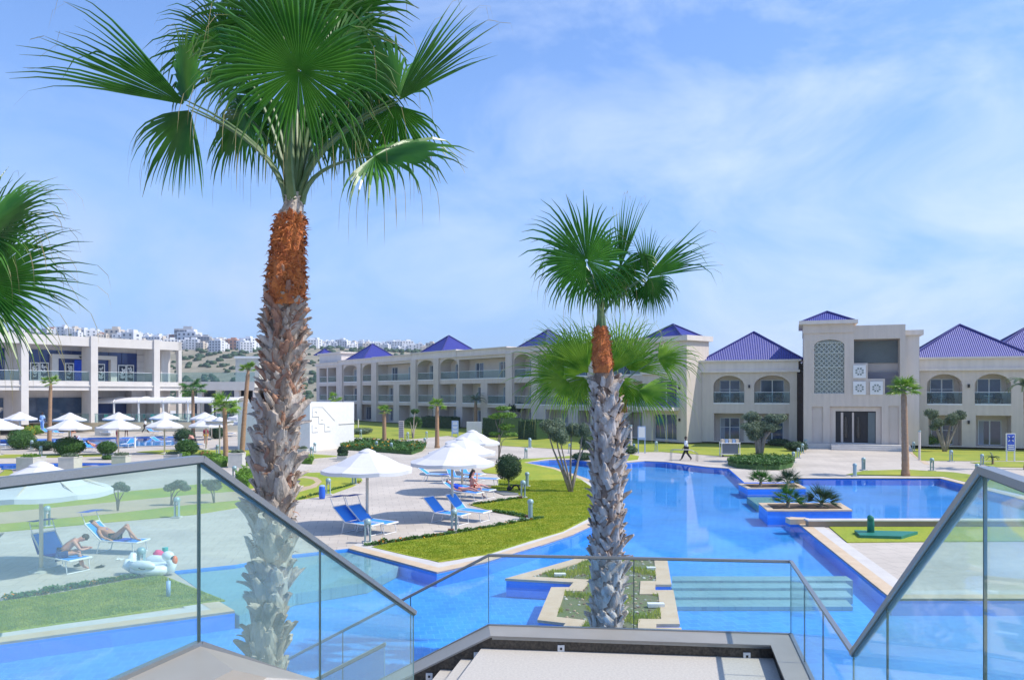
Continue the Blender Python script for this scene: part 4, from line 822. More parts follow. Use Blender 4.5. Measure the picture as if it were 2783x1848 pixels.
def low_bed(label, pts, h, m, n, fl=None, size=.06, fln=4, nm='flower_bed', cat='flower bed', z0=0):
    t = thing(nm, label, cat, tuple(pts[0])); rr_ = random.Random(n+int(pts[0].x)); g = MB(); f_ = MB(); xs = [p.x for p in pts]; ys = [p.y for p in pts]; c0_ = pts[0]
    def inside(x, y):
        r_ = False; k = len(pts)
        for i in range(k):
            a, b = pts[i], pts[(i+1)%k]
            if (a.y > y) != (b.y > y) and x < (b.x-a.x)*(y-a.y)/(b.y-a.y)+a.x: r_ = not r_
        return r_
    g.prism([(p.x-c0_.x, p.y-c0_.y) for p in offset_poly(pts, -size)], 0, h*.6, m); cnt = 0
    while cnt < n:
        x, y = rr_.uniform(min(xs),max(xs)), rr_.uniform(min(ys),max(ys))
        if not inside(x, y): continue
        cnt += 1; z = h*(.5+.6*rr_.random()*(1+.7*noise.noise(Vector((x*1.2,y*1.2,0))))); a = rr_.uniform(0,6.28); s = size*rr_.uniform(.6,1.5); p = Vector((x-c0_.x,y-c0_.y,z)); dx = Vector((math.cos(a),math.sin(a),rr_.uniform(-.4,.6)))*s; dy = Vector((-math.sin(a),math.cos(a),rr_.uniform(.0,.9)))*s
        fl_ = fl and noise.noise(Vector((x*.55,y*.55,9))) > .08 and cnt % fln == 0
        (f_ if fl_ else g).add([p-dx, p+dx, p+dy*1.3], [(0,1,2)], fl if fl_ else m)
    g.build('foliage', t)
    if f_.v: f_.build('flowers', t)
    return t
low_bed('long flower bed with orange flowers and two lamps in front of the tan-trunk palm', S((925,1222),(1020,1228),(1120,1236),(1150,1226),(1160,1215),(1120,1211),(1060,1207),(990,1203),(935,1207)), .42, M_leaf, 9000, M_flower, .09, 9)
low_bed('rust red flower bed beside the toy slide', S((858,1208),(893,1212),(893,1204),(866,1200)), .4, M_leaf, 900, M_redflower, .08, 1)
low_bed('bright green flower strip with red edging in front of the box planter', S((540,1244),(600,1270),(620,1268),(620,1256),(585,1245),(555,1238)), .4, M_bright, 3000, M_redflower, .06, 5)
low_bed('green strip of low plants right of the box planter', S((656,1268),(690,1266),(690,1252),(662,1256)), .4, M_bright, 1500, None, .06)
low_bed('low plants behind the railing peak left of the strip palm', S((482,1247),(515,1249),(520,1238),(484,1236)), .35, M_bright, 1000, None, .06)
low_bed('low yellow green plants along the trunk side of the round lawn', S((640,1310),(675,1330),(690,1300),(660,1290)), .5, M_bright, 2500, None, .05)
low_bed('long low oval hedge at the pool corner under the olive tree', S((1975,1263),(2000,1272),(2060,1277),(2120,1278),(2155,1270),(2160,1261),(2120,1255),(2050,1254),(1995,1257)), .5, M_leaf, 7000, None, .07, nm='hedge', cat='hedge')
low_bed('green bush patch beside the round lawn, right of the thick trunk', S((800,1259),(850,1262),(853,1252),(810,1247)), .35, M_bright, 1500, None, .06)
# edging flowers along the lounger pads
def edging(label, a, b, n, fl=M_flower, m=M_leaf, wid=.12):
    a, b = G(*a), G(*b); t = thing('flower_border', label, 'flower border', tuple(a)); rr_ = random.Random(n); g = MB(); f_ = MB()
    for k in range(n):
        tt = rr_.random(); hgt = .5+.5*noise.noise(Vector((tt*14,n,0)))*2
        if hgt < .25: continue
        p = (b-a)*tt + Vector((rr_.gauss(0,wid*.5), rr_.gauss(0,wid*.5), .02+.14*rr_.random()*hgt)); s = .03*rr_.uniform(.6,1.5); an = rr_.uniform(0,6.28); dx = Vector((math.cos(an),math.sin(an),.2))*s; dy = Vector((-math.sin(an),math.cos(an),.8))*s
        c = noise.noise(Vector((tt*22, 3, n))) > .25 and k % 2 == 0; (f_ if c else g).add([p-dx,p+dx,p+dy*1.4], [(0,1,2)], fl if c else m)
    g.build('foliage', t); f_.build('flowers', t) if f_.v else None
edging('flower border along the front of the nearest lounger pad', q('z6',560,628), q('z6',1165,545), 2200)
edging('flower border from the open-front lamp to the pad corner', q('z6',1190,540), q('z6',1790,436), 2000)
edging('flower border with marigolds right of the empty lounger pair', q('z6',1440,385), q('z6',1700,432), 1400)
edging('flower border in front of the occupied lounger pad', q('z6',1290,345), q('z6',1640,296), 1400)
edging('short flower border behind the occupied lounger pad', q('z6',1490,205), q('z6',1680,213), 700)
edging('flower border between the left lawn and the sunbathers', (20,1630), (440,1556), 3200, M_flower, M_leaf, .16)
edging('thin red and green border along the middle left lawn edge', q('z6',80,305), q('z6',520,185), 900)
def olive(label, base, blobs, n=900, trunks=None, mleaf=None, fork=.25, tr=.08, size=.05, inner=True, nm='olive_tree', cat='tree'):
    rr_ = random.Random(int(base.x*11)); t = thing(nm, label, cat, tuple(base)); g = MB(); 
    for (c, r) in blobs:
        c = Vector(c)-base; s0_ = Vector((rr_.uniform(-.05,.05),0,0)); f = s0_ + (Vector((c.x*.25, c.y*.25, c.z*fork))); mid = f.lerp(c, .5)+Vector((rr_.uniform(-.08,.08),rr_.uniform(-.08,.08),.02))
        g.tube([s0_, f, mid, c], [tr, tr*.7, tr*.45, tr*.25], M_bark, 7)
    g.build('trunk', t, smooth=True); g = MB()
    for k, (c, r) in enumerate(blobs):
        c = Vector(c)-base
        for j in range(5):
            o = Vector((rr_.uniform(-.5,.5)*r[0], rr_.uniform(-.5,.5)*r[1], rr_.uniform(-.4,.4)*r[2])); rs = tuple(x*rr_.uniform(.5,.75) for x in r)
            if inner: g.ell(c+o, tuple(x*.72 for x in rs), mleaf or M_olive, 9, 6, .5, k*7+j)
            leaves(g, c+o, rs, n//5, mleaf or M_olive, rr_, size, .6)
    g.build('crown', t); return t
def blob(k, x, y, rx, ry, d): c = PQ(k, x, y, d); s = VW[k][2]*d/K; return (c, (rx*s, rx*s*.8, ry*s))
b = GQ('z6',1990,252); d = b.y
olive('multi-stemmed olive tree on the central lawn at the pool edge', b, [blob('z3',340,1040,110,80,d), blob('z3',390,1130,85,80,d-.3), blob('z3',500,1070,90,70,d+.3), blob('z3',600,1090,80,80,d), blob('z3',630,1180,60,70,d+.4), blob('z3',270,1020,60,50,d)], 2600, tr=.09, size=.032)
b = GQ('z3',2170,1352); d = b.y
olive('flat-topped clipped olive tree at the far pool corner', b, [blob('z3',2110,950,90,45,d), blob('z3',2300,960,100,45,d+.5), blob('z3',2080,1040,95,60,d-.3), blob('z3',2260,1040,110,60,d), blob('z3',2150,1110,90,70,d), blob('z4',180,1040,70,40,d), blob('z4',100,1110,60,50,d)], 2400, tr=.2, size=.045, fork=.55)
b = GQ('z4',1650,1332); d = b.y
olive('olive tree with two pale branching limbs before the right wing', b, [blob('z4',1540,1000,60,50,d), blob('z4',1600,1060,60,50,d), blob('z4',1710,1040,60,60,d), blob('z4',1790,1010,45,50,d), blob('z4',1560,1110,40,30,d)], 1500, tr=.18, size=.05, fork=.25)
b = G(1355.7,1247); d = b.y
olive('slim young tree with layered bright green crown behind the umbrellas', b, [blob('F',1560,300,130,45,d), blob('F',1600,400,190,50,d), blob('F',1450,430,100,30,d), blob('F',1640,590,110,50,d), blob('F',1450,700,90,25,d), blob('F',1700,710,110,30,d)], 700, tr=.04, mleaf=M_bright, size=.07, fork=.7, inner=False, nm='young_tree')
b = G(1322,1200); d = 90.
olive('two-headed clipped tree by the louvred panel lawn', G(1122,1192), [blob('F',170,340,75,40,91), blob('F',80,500,90,80,91), blob('F',200,500,80,80,91)], 900, tr=.08, mleaf=M_leaf, size=.09, fork=.5, nm='topiary_tree', cat='topiary')
olive('dark dense tree against the three-storey facade', G(1412,1175), [blob('F',1730,290,100,70,100), blob('F',1870,280,95,90,100)], 900, tr=.12, mleaf=M_leafdark, size=.1, fork=.6, nm='garden_tree')
for lb, (x, y), bl in (('small tree seen through the left railing, left of the joint', ('z5',(828,388)), [(830,200,50,30),(790,215,35,22),(880,225,35,22)]), ('bushy sapling seen through the left railing beside the tall joint', ('z5',(1200,350)), [(1250,190,55,35),(1200,215,45,30),(1290,220,40,25)]), ('faint sapling right of the tall glass joint', ('z5',(1500,330)), [(1500,200,50,40),(1450,190,30,25)])):
    b = GQ(x, *y); d = b.y; olive(lb, b, [blob('z5', a1, a2, a3, a4, d) for a1,a2,a3,a4 in bl], 1500, tr=.04, mleaf=M_olive, size=.035, fork=.5, nm='young_tree')
# boxy hedges near the hotel
def hedge(label, a, b, dep, h, m=M_leafdark, n=1500):
    a, b = G(*a), G(*b); c = (a+b)/2; L = (b-a).length; an = math.atan2(b.y-a.y, b.x-a.x); t = thing('hedge', label, 'hedge', (c.x, c.y, 0), an); rr_ = random.Random(n); g = MB(); g.box(-L/2, 0, 0, L/2, dep, h, m)
    for k in range(n):
        f = rr_.random(); x = rr_.uniform(-L/2, L/2); y, z = (0, rr_.uniform(0,h)) if f < .5 else (rr_.uniform(0,dep), h)
        p = Vector((x, y+rr_.gauss(0,.05), z+rr_.gauss(0,.05))); s = .1; dx = Vector((rr_.gauss(0,1),rr_.gauss(0,1),rr_.gauss(0,1))).normalized()*s; dy = Vector((rr_.gauss(0,1),rr_.gauss(0,1),rr_.gauss(0,1))).normalized()*s; g.add([p-dx,p+dx,p+dy], [(0,1,2)], m)
    g.build('foliage', t)
hedge('dark clipped hedge behind the white cabinet', (1312,1186), (1362,1190), 3, 2.1); hedge('dark clipped hedge block at the facade corner behind the slim tree', (1408,1194), (1458,1196), 3, 2.0)
hedge('dark hedge below the balcony right of the two-headed tree', (1145,1163), (1225,1166), 2, 1.6); hedge('dark hedge behind the dark bushes of the right wing', (2480,1206), (2640,1207), 1.5, 1.5)
# ------------------------------------------------------------------ buildings
class Fac:
    """a facade line between two ground points; s(u) = metres along it at picture column u"""
    def __init__(s, A, B, zb=0.): s.A = Vector((A[0],A[1],0)); s.B = Vector((B[0],B[1],0)); s.t = (s.B-s.A).normalized(); s.an = math.atan2(s.t.y, s.t.x); s.zb = zb
    def s(s, u, t=0): m = (u-CX)/K; ax, ay = s.A.x-s.t.y*t, s.A.y+s.t.x*t; return (m*ay-ax)/(s.t.x-m*s.t.y)
    def d(s, u, t=0): return s.A.y + s.t.x*t + s.t.y*s.s(u, t)
    def z(s, u, v, t=0): return CAMH-(v-HZ)/K*s.d(u, t) - s.zb
    def root(s, nm, label, cat, s0=0, t0=0): n = Vector((-s.t.y, s.t.x, 0)); p = s.A + s.t*s0 + n*t0; return thing(nm, label, cat, (p.x, p.y, s.zb), s.an)
def arch_loop(x0, x1, z0, z1, arch=0.):
    if not arch: return [(x0,z0),(x1,z0),(x1,z1),(x0,z1)]
    c = (x0+x1)/2; r = (x1-x0)/2; zs = z1-arch; return [(x0,z0),(x1,z0)] + [(c+r*math.cos(a)*1, zs+arch*math.sin(a)) for a in [math.pi*k/12 for k in range(13)]]
def wall_mesh(root, W, Hh, dep, ops, m, inner, x0=0., nm='wall', z0=0.):
    g = MB(); loops = [[(x0,z0),(x0+W,z0),(x0+W,Hh),(x0,Hh)]] + [arch_loop(o[0],o[1],max(o[2],z0+.02),o[3],o[4] if len(o) > 4 else 0) for o in ops]
    pl = [[Vector((p[0],p[1],0)) for p in lp] for lp in loops]; al = [p for lp in pl for p in lp]; tr = tessellate_polygon(pl); fs = []
    for t in tr:
        a, b, c = (al[i] for i in t); k = (b-a).cross(c-a).z
        if abs(k) > 1e-9: fs.append(tuple(t) if k > 0 else tuple(t[::-1]))
    g.add([(p.x, 0, p.y) for p in al], fs, m)
    for o, lp in zip(ops, loops[1:]):
        dp = o[5] if len(o) > 5 else 1.6; n = len(lp)
        g.add([(p[0],0,p[1]) for p in lp]+[(p[0],dp,p[1]) for p in lp], [(i,(i+1)%n,n+(i+1)%n,n+i)[::-1] for i in range(n)]+[tuple(range(n,2*n))], inner)
    g.add([(x0,0,z0),(x0,dep,z0),(x0,dep,Hh),(x0,0,Hh),(x0+W,0,z0),(x0+W,dep,z0),(x0+W,dep,Hh),(x0+W,0,Hh)], [(0,3,2,1),(4,5,6,7),(1,2,6,5),(3,7,6,2)], m)
    return g.build(nm, root)
def window(root, x0, x1, z0, z1, y, leaves_=2, curtain=0., pm_=None, rail=.0):
    g = MB(); f = .07; y0 = y-.05
    g.box(x0, y0, z0, x0+f, y, z1, M_frame); g.box(x1-f, y0, z0, x1, y, z1, M_frame); g.box(x0+f, y0, z1-f, x1-f, y, z1, M_frame); g.box(x0+f, y0, z0, x1-f, y, z0+f, M_frame)
    for k in range(1, leaves_): c = x0+(x1-x0)*k/leaves_; g.box(c-f*.7, y0, z0+f, c+f*.7, y, z1-f, M_frame)
    if rail: g.box(x0+f, y0+.01, z0+rail, x1-f, y-.01, z0+rail+.05, M_frame)
    o = g.build('window', root); g = MB(); g.add([(x0+f,y-.02,z0+f),(x1-f,y-.02,z0+f),(x1-f,y-.02,z1-f),(x0+f,y-.02,z1-f)], [(0,1,2,3)], pm_ or M_pane)
    if curtain: cw = (x1-x0)*curtain; g.add([(x0+f,y-.024,z0+f),(x0+cw,y-.024,z0+f),(x0+cw,y-.024,z1-f),(x0+f,y-.024,z1-f)], [(0,1,2,3)], M_curtain)
    g.build('pane', o); return o
def balrail(root, x0, x1, z, h=1.05, y=.12):
    g = MB(); g.box(x0, y, z+.03, x1, y+.02, z+h-.03, M_balglass); o = g.build('balcony_railing', root)
    g = MB(); g.box(x0, y-.02, z+h-.03, x1, y+.04, z+h+.02, M_frame); g.build('top_rail', o)
    g = MB(); g.box(x0, -.02, z-.10, x1, y+.06, z+.02, M_white); g.build('sill', o)
def pyramid(root, cx, cy, w, dpt, z, h, nm='roof'):
    g = MB(); v = [(cx-w/2,cy-dpt/2,z),(cx+w/2,cy-dpt/2,z),(cx+w/2,cy+dpt/2,z),(cx-w/2,cy+dpt/2,z),(cx,cy,z+h)]
    g.add(v, [(0,1,4),(1,2,4),(2,3,4),(3,0,4)], M_roof); o = g.build(nm, root); uv = o.data.uv_layers.new(name='UVMap')
    for p in o.data.polygons:
        ax = p.index % 2; li = list(p.loop_indices); L = (w if ax == 0 else dpt); sl = math.hypot((dpt if ax == 0 else w)/2, h)
        for l, c in zip(li, ((0,0),(L,0),(L/2,sl))): uv.data[l].uv = c
    g = MB(); M_ridge = mat('dark_blue_ridge', (.015,.015,.16), .5)
    for k in range(4): g.tube([Vector(v[k])+Vector((0,0,.04)), Vector(v[4])+Vector((0,0,.06))], .09, M_ridge, 6)
    g.build('ridge_tile_line', o); return o
def cornice(root, x0, x1, z0, z1, dep, out=.35, nm='cornice'):
    g = MB(); h = z1-z0
    g.box(x0-out*.35, -out*.35, z0+h*.18, x1+out*.35, dep, z1-h*.14, M_cornice); g.box(x0-out, -out, z1-h*.14, x1+out, dep+.01, z1, M_cornice); g.box(x0-out*.7, -out*.7, z0, x1+out*.7, dep-.01, z0+h*.18, M_cornice)
    return g.build(nm, root)
# --- three-storey wing receding to the left
FM = Fac((-30.6,141.), (16.3,78.4), .15); u_ = lambda x: 660+.3302*x
sM = FM.s; W = sM(1400+.3061*1240) - sM(860); o0 = sM(860)
M1 = FM.root('hotel_wing', 'long three-storey beige hotel wing with arched balconies and blue pyramid roofs', 'hotel building', o0)
fl1, fl2, H3 = 3.35, 6.75, 9.9; ops = []; X = lambda x: sM(u_(x))-o0
top = [(630,690,0),(700,780,0),(828,945,1),(985,1105,1),(1112,1388,0),(1437,1578,1),(1625,1770,1),(1777,2172,0),(2232,2372,1)]
mid = [(630,690),(700,780),(830,940),(985,1068),(1112,1238),(1285,1388),(1440,1575),(1622,1755),(1805,1957),(2012,2172),(2232,2372)]
gnd = [(920,1068),(1112,1238),(1285,1388),(1440,1575),(1610,1755),(1805,1957),(2012,2172),(2232,2372)]
for a, b, ar in top: ops.append((X(a), X(b), fl2+.05, fl2+2.75+(.25 if ar else 0), 1.0 if ar else 0, 1.8))
for a, b in mid: ops.append((X(a), X(b), fl1+.05, fl1+2.75, 0, 1.8))
for a, b in gnd: ops.append((X(a), X(b), .12, 2.85, 0, 1.8))
XX = lambda u: sM(u)-o0; z3u = lambda x: 1400+.3061*x
ops += [(XX(z3u(200)), XX(z3u(640)), fl2+.05, fl2+2.7, 0, 1.8), (XX(z3u(215)), XX(z3u(640)), fl1+.05, fl1+2.75, 0, 1.6), (XX(z3u(270)), XX(z3u(470)), .12, 2.8, 0, 1.6), (XX(z3u(555)), XX(z3u(670)), .12, 2.8, 0, 1.6), (XX(z3u(760)), XX(z3u(920)), .12, 2.8, 0, 1.6), (XX(z3u(760)), XX(z3u(1180)), fl1+.05, fl1+2.7, 0, 1.6), (XX(z3u(760)), XX(z3u(1180)), fl2+.05, fl2+2.6, 0, 1.6), (XX(z3u(960)), XX(z3u(1140)), .12, 2.8, 0, 1.6)]
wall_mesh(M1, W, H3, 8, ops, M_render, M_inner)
rr_ = random.Random(3)
for i, o in enumerate(ops):
    w_ = o[1]-o[0]; dp = o[5]-.01; ww = min(2.1, w_*.68); k = 2 if w_ > 5 else 1; hh = 2.25
    for j in range(k):
        xa = o[0]+w_*((.14+.5*j) if k == 2 else .29); window(M1, xa, xa+ww, o[2]+.02, o[2]+hh, dp, 2, rr_.choice([0,.3,.45,.2]))
    if o[2] > 1: balrail(M1, o[0]+.02, o[1]-.02, o[2])
# pilasters and cornices
g = MB()
for a, b in ((780,826),(950,980),(1068,1110),(1392,1434),(1580,1622),(2175,2228)): g.box(X(a), -.28, 0, X(b), -.002, H3, M_render)
g.build('pilaster_band', M1)
for (a, b), zt in (((600,785),10.5),((790,1075),10.75),((1078,1388),10.85),((1392,1760),11.0),((1766,2175),10.85)):
    cornice(M1, X(a)+.05, X(b)-.05, H3+.002, zt, 8.02, .3)
cornice(M1, XX(1380), W-.02, H3+.002, 10.65, 8.03, .3)
def pyr(apex, base, zt):   # picture columns of apex / base edges
    m = (apex-CX)/K; nx_, ny_ = -FM.t.y*4.0, FM.t.x*4.0; c = (m*(FM.A.y+ny_)-(FM.A.x+nx_))/(FM.t.x-m*FM.t.y)-o0; w = min(7.6, abs(base[1]-base[0])/K*(FM.d(apex)+4)/1.38); pyramid(M1, c, 4.0, w, w, zt, w*.40)
pyr(u_(1068), (u_(820), u_(1285)), 10.76); pyr(u_(1695), (u_(1420), u_(1910)), 11.01); pyr(1489, (1391,1560), 10.66); pyr(u_(672), (u_(600),u_(790)), 12.4)
g = MB(); xt = X(606); g.box(X(606), .6, 10.52, X(785), 5.5, 12.1, M_render2); g.box(X(606)-.3, .3, 12.1, X(785)+.3, 5.8, 12.4, M_cornice); g.build('roof_turret', M1)
# projecting stair tower at the right end of the wing
xa, xb = XX(z3u(1225)), XX(1896); tw = thing('tower', 'square tower with blue cap at the right end of the three-storey wing', 'tower', tuple(FM.A + FM.t*(o0+xa) + Vector((FM.t.y, -FM.t.x, 0))*1.6 + Vector((0,0,.15))), FM.an); wt = xb-xa
w1, w2 = XX(z3u(1325))-xa, XX(z3u(1530))-xa; wall_mesh(tw, wt, 9.9, 3.3, [(w1,w2,.15,2.75,0,.25),(w1,w2,3.45,6.05,0,.25)], M_render, M_inner)
window(tw, w1, w2, .17, 2.74, .24, 2); window(tw, w1, w2, 3.47, 6.04, .24, 2)
g = MB(); g.box(XX(z3u(1240))-xa, -1.3, 3.1, XX(z3u(1560))-xa, -.002, 3.42, M_cornice); g.build('balcony_slab', tw); g = MB(); x0, x1 = XX(z3u(1245))-xa, XX(z3u(1555))-xa; g.box(x0,-1.25,3.43,x1,-1.22,4.45,M_balglass); g.box(x0,-1.22,3.43,x0+.03,0,4.45,M_balglass); g.box(x1-.03,-1.22,3.43,x1,0,4.45,M_balglass); g.build('balcony_railing', tw)
g = MB(); g.box(-.05,-.25,6.7,wt*.6,-.002,7.0,M_cornice); g.build('string_course', tw)
g = MB(); g.box(-.3,-.3,9.9,wt+.3,3.6,10.4,M_cornice); g.build('cornice', tw); pyramid(tw, wt/2-.3, 1.7, 4.9, 3.3, 10.4, 1.3)
for xl in (w2+.4,):
    g = MB(); g.cbox((xl, -.06, 5.3), (.16,.12,.26), M_dark); g.build('wall_lamp', tw); g = MB(); g.cbox((xl, -.06, 2.2), (.16,.12,.26), M_dark); g.build('wall_lamp', tw)
# --- two-storey wings and the entrance pavilion
FR = Fac((18.6,76.3), (44.2,67.0), .2); sR = FR.s; u4 = lambda x: 2063+.3061*x
def wing(label, ua, ub, arches, gopen, seed, ext=0.):
    o_ = sR(ua); W_ = sR(ub)-o_+ext; r = FR.root('hotel_wing', label, 'hotel building', o_); X_ = lambda u: sR(u)-o_
    f1, H2 = 3.75, 6.75; op = [(X_(a),X_(b),f1+.05,6.45,1.0,1.5) for a, b in arches] + [(X_(a),X_(b),.1,2.8,0,1.5) for a, b in gopen]
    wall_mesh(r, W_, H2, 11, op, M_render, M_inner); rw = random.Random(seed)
    for i, o in enumerate(op):
        w_ = o[1]-o[0]; window(r, o[0]+w_*.16, o[0]+w_*.84, o[2]+.02, o[2]+2.25, 1.49, 2, rw.choice([0,.25]), rail=1.25 if i % 2 == 0 else 0)
        if o[2] > 1:
            balrail(r, o[0]+.02, o[1]-.02, o[2])
            g = MB(); t_ = g; c = (o[0]+o[1])/2-.2; g.lathe([(.02,o[2]+.02),(.02,o[2]+.68),(.35,o[2]+.70),(.35,o[2]+.73)], M_frame, 10, (c,.8,0)); g.build('balcony_table', r)
            for sx_ in (-1, 1):
                cx = c+sx_*.85; g = MB(); z_ = o[2]; mm_ = mat('dark_rattan', (.06,.05,.05), .8)
                g.box(cx-.26,.6,z_+.38,cx+.26,1.1,z_+.46,mm_); g.box(cx-.26,1.06,z_+.46,cx+.26,1.12,z_+.95,mm_)
                for lx in (-.24,.2):
                    for ly in (.62,1.05): g.box(cx+lx,ly,z_+.02,cx+lx+.04,ly+.04,z_+.38,mm_)
                g.build('balcony_chair', r)
    for f_ in (5.4, 2.2):
        for (a0, b0), (a1, b1) in zip(arches, arches[1:]):
            c = (X_(b0)+X_(a1))/2; g = MB(); g.cbox((c, -.07, f_), (.16,.13,.3), M_dark); g.build('wall_lamp', r)
    g = MB(); g.box(-.02,-.05,.0,W_+.02-ext*0,-.002,.35,mat('plinth_stone',(.36,.31,.27),.8,(.3,.26,.22),1)) if not gopen else None
    cornice(r, 0, W_, H2+.002, 7.95, 11.02, .38); return r, X_, W_
wl, X1, W1_ = wing('two-storey beige wing with blue pyramid roof left of the entrance pavilion', 1908, 2166, [(z3u(1760),z3u(2035)),(z3u(2122),z3u(2440))], [(z3u(1765),z3u(2030)),(z3u(2125),z3u(2430))], 1)
pyramid(wl, X1(2042), 5.0, 9.4, 9.4, 7.952, 3.0)
wr, X2, W2_ = wing('two-storey beige wing with two blue pyramid roofs at the right', 2499, 2783, [(u4(1490),u4(1805)),(u4(1915),u4(2240))], [(u4(1505),u4(1800)),(u4(1925),u4(2240))], 2, 9)
pyramid(wr, X2(2618)+.6, 5.0, 9.6, 9.6, 7.952, 3.2); pyramid(wr, X2(2733)+3.4, 7.6, 9.0, 9.0, 7.955, 3.0)
# dark recessed links
for ua, ub, lb in ((1893,1909,'narrow dark recessed link between the tower and the left two-storey wing'),(2166,2186,'narrow dark recessed link left of the entrance pavilion'),(2462,2500,'narrow brown recessed link right of the entrance pavilion')):
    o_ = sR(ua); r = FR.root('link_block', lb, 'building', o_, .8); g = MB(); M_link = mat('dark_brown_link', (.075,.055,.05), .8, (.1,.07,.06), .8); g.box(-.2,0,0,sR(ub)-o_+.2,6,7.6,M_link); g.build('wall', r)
# pavilion
o_ = sR(2185)-.1; pv = FR.root('entrance_pavilion', 'entrance pavilion with lattice window, white medallions and dark open doorway', 'building', o_, -2.6); pv.location.z = .45
FP = Fac(tuple(Vector((FR.A.x,FR.A.y))+Vector((FR.t.y,-FR.t.x))*2.6), tuple(Vector((FR.B.x,FR.B.y))+Vector((FR.t.y,-FR.t.x))*2.6), .45)
sp_ = FP.s(2184); pv.location = FP.A + FP.t*sp_ + Vector((0,0,.45)); XP = lambda x: FP.s(u4(x))-sp_; ZP = lambda x, y: FP.z(u4(x), 820+.3061*y)
WL = XP(838); WT = XP(1300); Ht = ZP(600,200); Hr = ZP(1000,208)
door = (XP(628), XP(1088), .0, ZP(850,930), 0, .5); niches = [(XP(470),XP(568),.02,ZP(520,930),0,.12),(XP(1150),XP(1243),.02,ZP(1200,925),0,.12)]
lat = (XP(490), XP(757), ZP(620,815), ZP(620,335), .55, .35)
# lower storey + left upper block share one wall; right upper frame has a deep recess
rec = (XP(840)+.02, XP(1252), ZP(1000,820), ZP(1000,330), 0, 1.6)
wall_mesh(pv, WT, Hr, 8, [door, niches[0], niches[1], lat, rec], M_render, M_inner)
g = MB(); g.box(-.05,-.12,Hr-.6,WL,7,Ht,M_render); g.box(-.4,-.5,Ht,WL+.35,7.4,ZP(600,170)+.02,M_cornice); g.build('upper_block', pv)
pyramid(pv, WL/2, 3.0, 4.5, 4.5, ZP(600,170)+.02, 1.05)
g = MB(); g.box(XP(845), 1.45, ZP(1000,540), XP(1250), 1.58, rec[3]-.1, M_greypanel); g.build('slate_panel', pv); g = MB(); g.box(XP(970),1.2,ZP(1000,682),XP(1250),1.4,ZP(1000,625),mat('grey_panel',(.22,.21,.24),.8)); g.box(XP(1120),1.2,ZP(1000,822)+.02,XP(1250),1.4,ZP(1000,684),mat('grey_panel',(.2,.2,.2),.8)); g.build('grey_panel', pv)
g = MB(); g.box(XP(838),.02,rec[2]+.02,XP(965),1.2,ZP(900,545),M_render); g.box(XP(965),.02,rec[2]+.02,XP(1118),1.2,ZP(900,684),M_render); g.build('stepped_block', pv)
for x0, x1, y0, y1 in ((835,947,563,678),(835,947,708,825),(985,1097,708,825)):
    a, b, z0, z1 = XP(x0), XP(x1), ZP(x0,y1), ZP(x0,y0); g = MB(); g.box(a,-.14,z0,b,-.005,z1,M_white); o = g.build('medallion', pv); c = ((a+b)/2, (z0+z1)/2); r_ = (b-a)*.30; g = MB()
    for k in range(8):
        t0, t1 = 2*math.pi*k/8+.12, 2*math.pi*(k+1)/8-.12; pts = [(c[0]+math.cos(t)*r_*f, -.155, c[1]+math.sin(t)*r_*f) for t, f in ((t0,.62),(t1,.62),(t1,1.08),((t0+t1)/2,1.22),(t0,1.08))]; g.add(pts, [tuple(range(5))], mat('grey_green_inlay',(.25,.29,.27),.7))
    for k in range(4):
        t = math.pi/2*k; pts = [(c[0]+math.cos(t+e)*r_*f, -.155, c[1]+math.sin(t+e)*r_*f) for e, f in ((-.5,.16),(0,.45),(.5,.16))]; g.add(pts, [(0,1,2)], M_greypanel)
    g.build('star_inlay', o)
g = MB(); a, b, z0, z1 = lat[0], lat[1], lat[2], lat[3]; yb = .12
g.add([(a,.3,z0),(b,.3,z0),(b,.3,z1-.02),(a,.3,z1-.02)], [(0,1,2,3)], mat('lattice_backing', (.34,.375,.345), .7))
def clipbar(p0, p1): g.bar((p0[0],yb,p0[1]), (p1[0],yb,p1[1]), .06, .055, M_lattice)
st = .42; w_ = b-a; h_ = z1-z0-.3
for sgn in (1,-1):
    k = -int(h_/st)-1
    while k*st < w_:
        x0 = k*st; t0 = max(0, -x0); t1 = min(h_, w_-x0)
        if t1 > t0+.05:
            p0, p1 = (a+x0+t0, z0+t0), (a+x0+t1, z0+t1)
            if sgn < 0: p0, p1 = (a+b-p0[0], p0[1]), (a+b-p1[0], p1[1])
            clipbar(p0, p1)
        k += 1
for f in (0,.265,.52,.79,1.0): g.bar((a,yb-.02,z0+h_*f+.02), (b,yb-.02,z0+h_*f+.02), .05, .06, M_lattice)
g.build('lattice_screen', pv)
g = MB(); dx0, dx1, dz = XP(680), XP(1040), ZP(850,972)
g.add([(dx0,.48,.02),(dx1,.48,.02),(dx1,.48,dz),(dx0,.48,dz)], [(0,1,2,3)], M_dark); x0, x1 = door[0], door[1]; zt_ = door[3]  # flat dark sheet: shade of the deep entrance interior put into colour
g.box(x0+.01,.25,.02,dx0,.47,zt_-.02,M_render); g.box(dx1,.25,.02,x1-.01,.47,zt_-.02,M_render); g.box(dx0,.25,dz,dx1,.47,zt_-.02,M_render)
g.build('door_surround', pv); g = MB()
for xx, w_ in ((728,.2),(828,.16),(970,1.5)): g.box(XP(xx), .38, .1, min(XP(xx)+w_, dx1-.02), .46, dz-.12, M_inner if w_ < 1 else M_greypanel)
for xx in (740,850): g.tube([(XP(xx)+.3,.42,.5),(XP(xx)+.3,.42,1.0),(XP(xx)+.3,.42,dz-.5)], [.12,.2,.12], M_granite, 8)
g.build('interior_column', pv); g = MB(); g.box(dx0+.01,.33,.02,dx1-.01,.47,.06,M_frame); g.build('threshold', pv)
